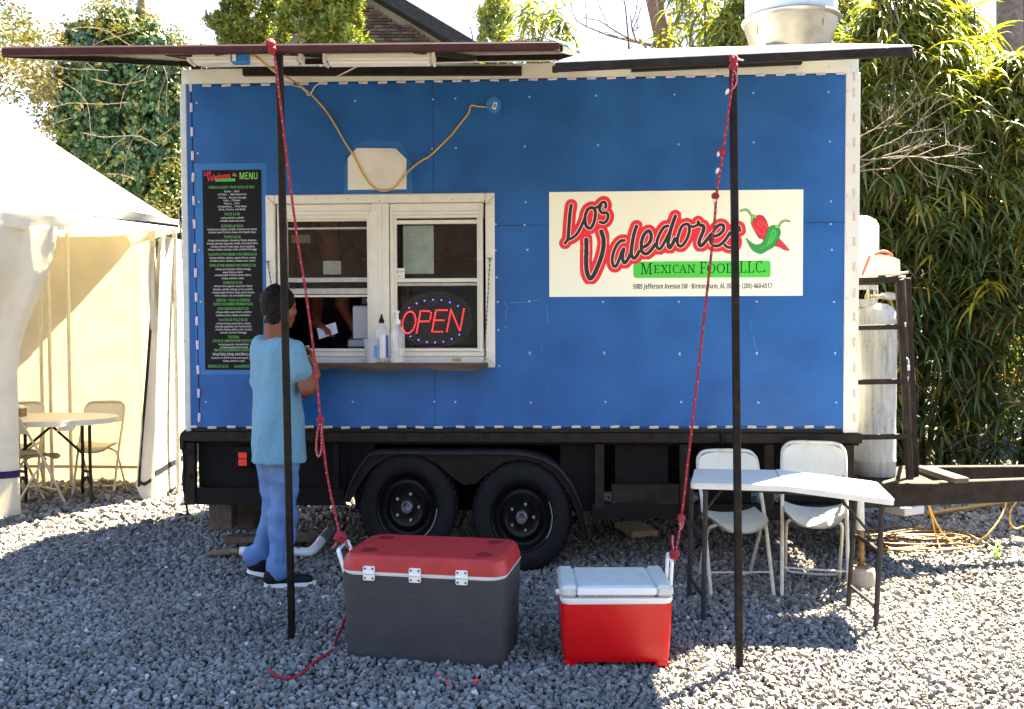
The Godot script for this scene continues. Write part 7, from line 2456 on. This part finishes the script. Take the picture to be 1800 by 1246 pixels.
func build_house() -> void:
	var z := -18.0
	var o := thing("brick_house", "brown brick house gable with dark roof edge above the trees", "house", Vector3(0, 0, z))
	var P := func(x: float, y: float) -> Vector2:
		var p := at(x, y, -z)
		return Vector2(p.x, p.y)
	var apex: Vector2 = P.call(634, -20)
	var right: Vector2 = P.call(806, 82)
	var slope := (right.y - apex.y) / (right.x - apex.x)
	var end := Vector2(apex.x + 3.4, apex.y + slope * 3.4)
	var left := Vector2(apex.x - 3.4, end.y)
	var mortar := worn("mortar", [Color(0.2, 0.18, 0.16), Color(0.28, 0.26, 0.23)], 2.0, 0.95)
	var st := new_st()
	prism(st, PackedVector2Array([Vector2(left.x + 0.35, 0), Vector2(end.x - 0.35, 0), Vector2(end.x - 0.35, end.y), apex, Vector2(left.x + 0.35, left.y)]), -6.0, 0.0)
	var wall := part("wall", st, mortar, o)
	var roof := worn("dark_shingles", [Color(0.02, 0.02, 0.022), Color(0.05, 0.05, 0.052)], 2.0, 0.85)
	for s in [-1.0, 1.0]:
		st = new_st()
		var a := Vector3(apex.x, apex.y + 0.05, -2.85)
		var b := Vector3(apex.x + s * 3.7, apex.y + 0.05 + slope * 3.7, -2.85)
		var d := (b - a).normalized()
		box(st, (a + b) * 0.5, Vector3(a.distance_to(b) + 0.1, 0.24, 6.5), 0.01, Basis(d * s, Vector3(0, 0, 1).cross(d * s), Vector3(0, 0, 1)))
		part("roof", st, roof, o)
	# bricks of the gable that shows, course by course
	var bricks := []
	for k in 4:
		st = new_st()
		box(st, Vector3.ZERO, Vector3(0.16, 0.047, 0.05), 0.003)
		bricks.append(commit(st))
	var cols := [Color(0.07, 0.05, 0.042), Color(0.095, 0.062, 0.05), Color(0.055, 0.045, 0.042), Color(0.12, 0.078, 0.06)]
	var bm := []
	for k in 4: bm.append(worn("brick_%d" % k, [cols[k] * 0.8, cols[k] * 1.15], 6.0, 0.9))
	var lo: Vector2 = P.call(600, 82)
	var g := RandomNumberGenerator.new()
	g.seed = 8
	var y := lo.y
	var course := 0
	while y < apex.y - 0.3:
		var x := lo.x + (0.087 if course % 2 else 0.0)
		while x < end.x:
			if y + 0.03 < apex.y + slope * absf(x + 0.08 - apex.x) - 0.13 and x + 0.09 < right.x + 0.1:
				var k := g.randi() % 4
				put("brick", bricks[k], bm[g.randi() % 4], wall, Transform3D(Basis(), Vector3(x, y, 0.012 + g.randf() * 0.006)))
			x += 0.174
		y += 0.06
		course += 1
	st = new_st()
	var q: Vector2 = P.call(809, 72)
	box(st, Vector3(q.x, q.y, -3.0), Vector3(0.09, 0.16, 0.09), 0.01)
	tag(part("roof_vent", st, mat("vent_grey", Color(0.4, 0.4, 0.4), 0.5, 0.3), o), "", "")
	# across the lot, behind the viewer: a brick shop front that the panes reflect
	o = thing("brick_shop", "long red brick shop building across the lot, reflected in the panes", "building", Vector3(0, 0, 20))
	st = new_st()
	box_between(st, Vector3(-26, 0, 0), Vector3(26, 7.5, 6), 0.02)
	part("wall", st, worn("shop_brick", [Color(0.02, 0.012, 0.01), Color(0.06, 0.034, 0.028)], 0.25, 0.9), o)
	for k in 6:
		st = new_st()
		box_between(st, Vector3(-20 + k * 7.0, 0.9, -0.06), Vector3(-16.5 + k * 7.0, 3.0, -0.01), 0.01)
		var w := part("window", st, mat("shop_glass", Color(0.02, 0.025, 0.03), 0.1), o)
		part("frame", frame(new_st(), Vector2(-20.1 + k * 7.0, 0.8), Vector2(-16.4 + k * 7.0, 3.1), 0.12, -0.09, -0.061), mats["dull_steel"], w)

# a head looking along fwd: skull, jaw, nose, ears, lips, brow
func head(st: SurfaceTool, c: Vector3, fwd: Vector3, neck_base: Vector3, thin := 0.88) -> Basis:
	var z := fwd.normalized()
	var x := Vector3.UP.cross(z).normalized()
	var f := Basis(x, z.cross(x), z)
	var b := Blob.new(c - Vector3(0.17, 0.24, 0.17), c + Vector3(0.17, 0.16, 0.17), 0.005)
	b.bone(c + f * Vector3(0, 0.03, -0.018), c + f * Vector3(0, 0.03, 0.012), 0.088, 0.084, 0.02, f, Vector3(thin * 0.94, 1.08, 1))
	b.bone(c + f * Vector3(0, -0.045, 0.03), c + f * Vector3(0, -0.085, 0.058), 0.062, 0.034, 0.04, f, Vector3(thin, 1, 1))
	b.bone(c + f * Vector3(0, -0.05, -0.03), neck_base, 0.06, 0.066, 0.03, f, Vector3(thin, 1, 1))
	b.bone(c + f * Vector3(0, 0.012, 0.092), c + f * Vector3(0, -0.028, 0.108), 0.008, 0.013, 0.012)
	for s in [-1.0, 1.0]:
		b.bone(c + f * Vector3(0.012 * s, -0.03, 0.1), c + f * Vector3(0.014 * s, -0.03, 0.097), 0.009, 0.009, 0.008)
		b.bone(c + f * Vector3(0.014 * s, 0.03, 0.088), c + f * Vector3(0.045 * s, 0.028, 0.074), 0.011, 0.01, 0.012)
		b.bone(c + f * Vector3(0.031 * s, 0.008, 0.08), c + f * Vector3(0.031 * s, 0.008, 0.079), 0.0125, 0.0125, 0.004)
		b.bone(c + f * Vector3(0.086 * s * thin, 0.012, -0.012), c + f * Vector3(0.082 * s * thin, -0.03, -0.004), 0.016, 0.01, 0.006, f, Vector3(0.5, 1.15, 1))
		b.bone(c + f * Vector3(0.05 * s, -0.02, 0.055), c + f * Vector3(0.048 * s, -0.03, 0.052), 0.026, 0.022, 0.025)
	b.bone(c + f * Vector3(-0.02, -0.058, 0.088), c + f * Vector3(0.02, -0.058, 0.088), 0.008, 0.008, 0.006)
	b.bone(c + f * Vector3(-0.017, -0.068, 0.085), c + f * Vector3(0.017, -0.068, 0.085), 0.009, 0.009, 0.006)
	b.into(st, 6)
	return f

func cloth_noise(freq: float, s: int) -> FastNoiseLite:
	var f := FastNoiseLite.new()
	f.frequency = freq
	f.seed = s
	f.fractal_octaves = 3
	return f

func build_customer() -> void:
	var skin := worn("skin", [Color(0.15, 0.042, 0.018), Color(0.19, 0.058, 0.026)], 6.0, 0.55)
	skin.subsurf_scatter_enabled = true
	skin.subsurf_scatter_strength = 0.08
	var z0 := -5.5
	var P := func(px: float, py: float, dz: float) -> Vector3: return at(px, py, 5.5 - dz)   # dz towards the lot
	var hip_r: Vector3 = P.call(502, 800, 0.05)
	var hip_l: Vector3 = P.call(480, 800, -0.06)
	var knee_r: Vector3 = P.call(498, 905, 0.03)
	var knee_l: Vector3 = P.call(482, 905, -0.07)
	var ank_r: Vector3 = P.call(488, 1002, 0.03)
	var ank_l: Vector3 = P.call(457, 992, -0.1)
	var sh_r: Vector3 = P.call(516, 618, 0.09)
	var sh_l: Vector3 = P.call(462, 616, -0.08)
	var el_r: Vector3 = P.call(539, 681, 0.1)
	var wr_r: Vector3 = P.call(553, 646, 0.04)
	var el_l: Vector3 = P.call(458, 690, -0.22)
	var wr_l: Vector3 = P.call(512, 690, -0.2)
	var chest: Vector3 = (sh_r + sh_l) * 0.5 + Vector3(-0.005, -0.09, 0.0)
	var belly: Vector3 = P.call(490, 740, 0)
	var pelvis: Vector3 = P.call(490, 790, 0)
	var neck: Vector3 = P.call(484, 590, 0.0)
	var hc: Vector3 = P.call(490, 543, -0.01)
	var f := Basis(Vector3(0.84, 0, 0.54), Vector3.UP, Vector3(-0.54, 0, 0.84))   # x to his right, z to his back
	var st := new_st()
	var b := Blob.new(Vector3(-1.75, 0, -6.0), Vector3(-0.98, 1.62, -5.15), 0.016)
	b.bone(chest, pelvis, 0.12, 0.12, 0.05, f, Vector3(1, 1, 0.72))
	b.bone(neck + Vector3(0, -0.06, 0), neck + Vector3(0, 0.02, 0), 0.07, 0.058, 0.05)
	limb(b, [sh_r, el_r], [0.05, 0.042])
	limb(b, [el_r, el_r.lerp(wr_r, 0.3), wr_r], [0.042, 0.043, 0.026])
	limb(b, [sh_l, el_l, wr_l], [0.05, 0.042, 0.027])
	limb(b, [hip_r, knee_r, ank_r], [0.075, 0.05, 0.035])
	limb(b, [hip_l, knee_l, ank_l], [0.075, 0.05, 0.035])
	b.into(st)
	var hf := head(st, hc, Vector3(0.62, -0.02, -0.8), neck)
	hand(st, wr_r, Vector3(-0.25, 0.9, -0.35), Vector3(-0.8, -0.2, 0.1), 0.6, 1.0)
	hand(st, wr_l, Vector3(1, 0.05, 0.05), Vector3(0, 0.5, -1), 0.45, -1.0)
	var o := part("person", st, skin)
	tag(o, "man in light blue T-shirt and jeans at the serving window, back turned, holding a banknote", "person")
	# hair: short, black, down to the nape
	st = new_st()
	b = Blob.new(hc - Vector3(0.15, 0.14, 0.15), hc + Vector3(0.15, 0.16, 0.15), 0.0055)
	b.bone(hc + hf * Vector3(0, 0.038, -0.024), hc + hf * Vector3(0, 0.038, 0.01), 0.0945, 0.088, 0.02, hf, Vector3(0.86, 1.05, 1))
	b.bone(hc + hf * Vector3(0, -0.015, -0.03), hc + hf * Vector3(0, -0.07, -0.034), 0.073, 0.06, 0.03, hf, Vector3(1.0, 1, 0.9))
	b.cut(hf * Vector3(0, -0.62, 0.78).normalized(), hc + hf * Vector3(0, 0.03, 0.05))
	b.cut(hf * Vector3(0, -0.93, 0.36).normalized(), hc + hf * Vector3(0, -0.088, -0.04))
	for s in [-1.0, 1.0]: b.bone(hc + hf * Vector3(0.09 * s, -0.012, 0.012), hc + hf * Vector3(0.09 * s, -0.06, 0.0), 0.026, 0.03, 0.001, Basis(), Vector3.ONE, -1.0)
	b.ripple(cloth_noise(40.0, 4), 0.007, Vector3(1.4, 0.6, 1.4))
	b.ripple(cloth_noise(9.0, 14), 0.008)
	b.into(st)
	part("hair", st, worn("black_hair", [Color(0.0025, 0.0022, 0.0022), Color(0.007, 0.0062, 0.006)], 9.0, 0.5, 0.0, 0.3), o)
	var strand := new_st()
	for k in 3: tri(strand, Vector3(-0.5 + k * 0.4, 0, 0), Vector3(-0.3 + k * 0.4, 8.0 + k, 0.8), Vector3(-0.1 + k * 0.4, 0, 0))
	var sx := []
	var sc := []
	for k in 2600:
		var d := Vector3(rng.randfn(), rng.randfn(), rng.randfn()).normalized()
		if d.z > 0.35 and d.y < 0.55: continue
		if d.y < -0.75: continue
		if absf(d.x) > 0.72 and d.y < -0.25 and d.z > -0.25: continue
		var q := hc + hf * (Vector3(0, 0.036, -0.01) + d * Vector3(0.079, 0.098, 0.098))
		if d.y < -0.3: q += hf * Vector3(0, 0, 0.012)
		var fall := (hf * (Vector3(d.x * 0.3, -0.6 + d.y * 0.2, -0.5 if d.y > 0.2 else 0.1) + d * 0.25)).normalized()
		var sd := fall.cross(hf * d).normalized()
		sx.append(Transform3D(Basis(sd, fall, sd.cross(fall)).scaled(Vector3.ONE * rng.randf_range(0.002, 0.0034)), q))
		sc.append(Color(0.004, 0.0035, 0.0033) * rng.randf_range(0.5, 2.4))
	scatter("hair_strands", commit(strand), tinted("hair_strand", 0.5), sx, sc, o)
	# the T-shirt hangs loose to below the hips
	var tee := worn("blue_jersey", [Color(0.098, 0.235, 0.335), Color(0.125, 0.285, 0.39)], 5.0, 0.9, 0.0, 0.02)
	tee.rim_enabled = true
	tee.rim = 0.3
	st = new_st()
	b = Blob.new(Vector3(-1.72, 0.6, -5.85), Vector3(-1.05, 1.58, -5.1), 0.012)
	b.bone(sh_r.lerp(sh_l, 0.22), sh_l.lerp(sh_r, 0.22), 0.082, 0.082, 0.06, f, Vector3(1, 0.85, 0.95))
	b.bone(chest, belly, 0.152, 0.158, 0.05, f, Vector3(1, 1, 0.82))
	b.bone(belly, pelvis + Vector3(0, -0.1, 0), 0.162, 0.174, 0.03, f, Vector3(1, 1, 0.95))
	limb(b, [sh_r, sh_r.lerp(el_r, 0.52)], [0.066, 0.062], 0.04)
	limb(b, [sh_l, sh_l.lerp(el_l, 0.68)], [0.068, 0.072], 0.04)
	b.ripple(cloth_noise(1.6, 9), 0.03, Vector3(1.6, 0.9, 1.6))
	b.ripple(cloth_noise(3.2, 3), 0.022, Vector3(1.6, 0.45, 1.6))
	b.ripple(cloth_noise(9.0, 13), 0.006, Vector3(1.3, 0.7, 1.3))
	b.cut(Vector3.DOWN, Vector3(0, 0.722, 0))
	b.bone(neck + Vector3(0.012, 0.035, 0), neck + Vector3(0.02, 0.12, 0), 0.064, 0.072, 0.001, Basis(), Vector3.ONE, -1.0)
	b.into(st)
	part("shirt", st, tee, o)
	# jeans
	var denim := worn("denim", [Color(0.06, 0.135, 0.31), Color(0.095, 0.185, 0.37), Color(0.15, 0.25, 0.43)], 1.3, 0.9, 0.0, 0.02, 0.02)
	st = new_st()
	b = Blob.new(Vector3(-1.75, 0.02, -5.9), Vector3(-1.05, 0.95, -5.2), 0.011)
	b.bone(pelvis + Vector3(0, 0.08, 0), pelvis + Vector3(0, -0.07, 0), 0.1, 0.1, 0.05, f, Vector3(1, 1, 0.85))
	limb(b, [hip_r, knee_r, ank_r + Vector3(0.002, 0, 0)], [0.079, 0.075, 0.08], 0.03)
	limb(b, [hip_l, knee_l, ank_l], [0.09, 0.072, 0.074], 0.03)
	b.bone(ank_l + Vector3(-0.02, 0.06, 0.02), ank_l + Vector3(0.03, 0.07, 0.03), 0.068, 0.06, 0.02)
	b.ripple(cloth_noise(2.2, 21), 0.02, Vector3(1.3, 0.8, 1.3))
	b.ripple(cloth_noise(4.0, 5), 0.01, Vector3(1.6, 0.6, 1.6))
	b.ripple(cloth_noise(4.2, 33), 0.014, Vector3(0.7, 1.7, 0.9))
	b.cut(Vector3(-0.1, -1, 0).normalized(), ank_r + Vector3(0, -0.05, 0))
	b.into(st)
	var jeans := part("jeans", st, denim, o)
	var seam := new_st()
	tube(seam, smooth_path([P.call(501, 830, 0.165), P.call(503, 900, 0.117), P.call(497, 990, 0.122)]), 0.0025, 5)
	part("seam", seam, mat("dark_denim", Color(0.03, 0.06, 0.2), 0.9), jeans)
	# black shoes with white soles; the rear foot has its heel raised
	for s in 2:
		var heel: Vector3 = P.call(478, 1024, 0.06) if s == 0 else P.call(449, 1013, -0.07)
		heel.y = 0.035 if s == 0 else 0.075
		var toe: Vector3 = heel + (Vector3(0.2, -0.004, -0.04) if s == 0 else Vector3(0.17, -0.04, -0.03))
		var xf := Basis((toe - heel).normalized(), Vector3.UP, Vector3.BACK).orthonormalized()
		st = new_st()
		b = Blob.new(heel - Vector3(0.1, 0.1, 0.12), toe + Vector3(0.1, 0.16, 0.12), 0.007)
		b.bone(heel + Vector3(0, 0.025, 0), toe + Vector3(-0.01, 0.005, 0), 0.043, 0.036, 0.02, xf, Vector3(1, 0.85, 1))
		b.bone(heel + Vector3(0.0, 0.03, 0), heel + Vector3(0.045, 0.06, 0), 0.042, 0.04, 0.03)
		b.cut(xf * Vector3(0, -1, 0), heel + xf * Vector3(0, -0.004, 0))
		b.into(st)
		var shoe := part("shoe", st, mat("black_canvas", Color(0.012, 0.012, 0.014), 0.85), o)
		st = new_st()
		var outl := PackedVector2Array()
		for k in 28:
			var a := TAU * k / 28
			var along := 0.5 - 0.5 * cos(a)
			outl.append(Vector2(lerpf(-0.047, 0.249 if s == 0 else 0.21, along), sin(a) * 0.043 * (1.0 + 0.14 * along)))
		prism(st, outl, 0.0, 0.024, Transform3D(xf * Basis(Vector3.RIGHT, PI / 2), heel + xf * Vector3(0, -0.002, 0)))
		part("sole", st, mat("white_rubber", Color(0.72, 0.72, 0.7), 0.6), shoe)
	# the banknote in his right hand
	st = new_st()
	var g := []
	var nb: Vector3 = P.call(532, 622, -0.12)
	for i in 6:
		var row := []
		for j in 6:
			row.append(nb + Vector3((j - 2.5) * 0.0145, (2.5 - i) * 0.017 + sin(j * 1.7) * 0.006, sin(i * 1.3 + j * 0.9) * 0.012))
		g.append(row)
	sheet(st, g, 0.001)
	tag(part("banknote", st, worn("note_paper", [Color(0.3, 0.36, 0.27), Color(0.5, 0.54, 0.44)], 14.0, 0.8)), "crumpled grey-green banknote in the hand of the man in blue", "banknote")

func build_worker() -> void:
	var st := new_st()
	var P := func(px: float, py: float, w: float) -> Vector3: return W(F(px, py, w))
	var chest: Vector3 = P.call(582, 500, -0.62)
	var pel: Vector3 = P.call(580, 660, -0.66)
	var neck: Vector3 = P.call(578, 425, -0.6)
	var hc: Vector3 = P.call(572, 388, -0.58)
	var sh_r: Vector3 = P.call(548, 455, -0.6)
	var el_r: Vector3 = P.call(556, 535, -0.5)
	var wr_r: Vector3 = P.call(557, 572, -0.27)
	var sh_l: Vector3 = P.call(618, 455, -0.6)
	var el_l: Vector3 = P.call(600, 535, -0.48)
	var wr_l: Vector3 = P.call(628, 590, -0.36)
	var b := Blob.new(P.call(500, 700, -1.0), P.call(680, 340, -0.1), 0.016)
	b.bone(chest, pel, 0.11, 0.11, 0.05, Basis(), Vector3(1.1, 1, 0.75))
	b.bone(chest, neck, 0.09, 0.055, 0.05)
	limb(b, [sh_r, el_r, wr_r], [0.05, 0.042, 0.028])
	limb(b, [sh_l, el_l, wr_l], [0.05, 0.042, 0.028])
	b.into(st)
	var hf := head(st, hc, Vector3(-0.25, -0.35, 1), neck)
	hand(st, wr_r, Vector3(0.75, -0.15, 0.6), Vector3(0.2, -1, 0.1), 0.35, 1.0)
	hand(st, wr_l, Vector3(-0.1, -0.5, 0.8), Vector3(0, -1, -0.2), 0.4, -1.0)
	var o := part("person", st, mats["skin"])
	tag(o, "worker in dark shirt behind the open window, holding an order slip", "person")
	st = new_st()
	b = Blob.new(P.call(490, 720, -1.05), P.call(690, 380, -0.2), 0.014)
	b.bone(chest + Vector3(-0.07, 0.06, 0), chest + Vector3(0.07, 0.06, 0), 0.1, 0.1, 0.05, Basis(), Vector3(1, 1, 0.9))
	b.bone(chest, pel, 0.14, 0.14, 0.05, Basis(), Vector3(1.1, 1, 0.8))
	limb(b, [sh_r, sh_r.lerp(el_r, 0.6)], [0.07, 0.068], 0.04)
	limb(b, [sh_l, sh_l.lerp(el_l, 0.6)], [0.07, 0.068], 0.04)
	b.ripple(cloth_noise(4.0, 6), 0.012)
	b.into(st)
	part("shirt", st, mat("dark_jersey", Color(0.012, 0.012, 0.014), 0.9), o)
	st = new_st()
	b = Blob.new(hc - Vector3(0.15, 0.14, 0.15), hc + Vector3(0.15, 0.16, 0.15), 0.008)
	b.bone(hc + hf * Vector3(0, 0.045, -0.03), hc + hf * Vector3(0, 0.045, 0.0), 0.094, 0.09, 0.02, hf, Vector3(0.88, 1.05, 1))
	b.cut(hf * Vector3(0, -0.7, 0.7), hc + hf * Vector3(0, 0.05, 0.04))
	b.into(st)
	part("hair", st, mats["black_hair"], o)
	st = new_st()
	var c: Vector3 = P.call(575, 582, -0.2)
	var xa := Vector3(0.93, 0.3, 0.12).normalized()
	var za := Vector3(0.0, 0.35, 0.94).normalized()
	var ya := za.cross(xa).normalized()
	box(st, c, Vector3(0.13, 0.075, 0.003), 0.0005, Basis(xa, ya, xa.cross(ya)))
	var slip := part("order_slip", st, mat("slip_paper", Color(0.62, 0.68, 0.8), 0.9))
	tag(slip, "white paper order slip held out by the worker in the window", "paper slip")
	st = new_st()
	for k in 4: box(st, c + xa * 0.012 + ya * (0.022 - k * 0.013) + xa.cross(ya) * 0.0018, Vector3(0.07 - k * 0.008, 0.003, 0.0006), 0.0, Basis(xa, ya, xa.cross(ya)))
	part("print", st, mat("slip_ink", Color(0.2, 0.22, 0.3), 0.9), slip)

func _ready() -> void:
	# camera, sky, sun and exposure
	rng.seed = 2024
	cam_basis = Basis.from_euler(Vector3(deg_to_rad(-1.9), 0, deg_to_rad(-0.2)))
	var cam := Camera3D.new()
	cam.name = "camera"
	cam.fov = rad_to_deg(2.0 * atan(623.0 / FOCAL))
	cam.position = EYE
	cam.basis = cam_basis
	cam.near = 0.05
	cam.far = 400.0
	add_child(cam)
	cam.current = true
	var env := Environment.new()
	env.background_mode = Environment.BG_SKY
	var sky := Sky.new()
	var sm := ProceduralSkyMaterial.new()
	sm.sky_top_color = Color(0.34, 0.575, 0.86)
	sm.sky_horizon_color = Color(0.97, 0.98, 1.0)
	sm.sky_curve = 0.35
	sm.ground_bottom_color = Color(0.3, 0.3, 0.32)
	sm.ground_horizon_color = Color(0.6, 0.62, 0.64)
	sm.sky_energy_multiplier = 0.47
	sm.sun_angle_max = 20.0
	sky.sky_material = sm
	env.sky = sky
	env.tonemap_mode = Environment.TONE_MAPPER_LINEAR
	env.tonemap_exposure = 15.5
	env.sdfgi_enabled = true
	env.ssao_enabled = true
	env.ssil_enabled = true
	var we := WorldEnvironment.new()
	we.name = "world"
	we.environment = env
	add_child(we)
	var sun := DirectionalLight3D.new()
	sun.name = "sun"
	sun.light_energy = 1.6
	sun.light_color = Color(1.0, 0.93, 0.8)
	sun.light_angular_distance = 0.5
	sun.shadow_enabled = true
	sun.basis = Basis.looking_at(-TO_SUN)
	add_child(sun)
	# the place
	build_ground()
	build_trailer()
	build_tent_and_rest()

func build_tent_and_rest() -> void:
	build_wall_things()
	build_counter_things()
	build_fan()
	build_poles_and_ropes()
	build_coolers()
	build_table_and_chairs()
	build_right_side()
	build_customer()
	build_worker()
	build_tent()
	build_bamboo()
	build_trees()
	build_house()
	build_litter()
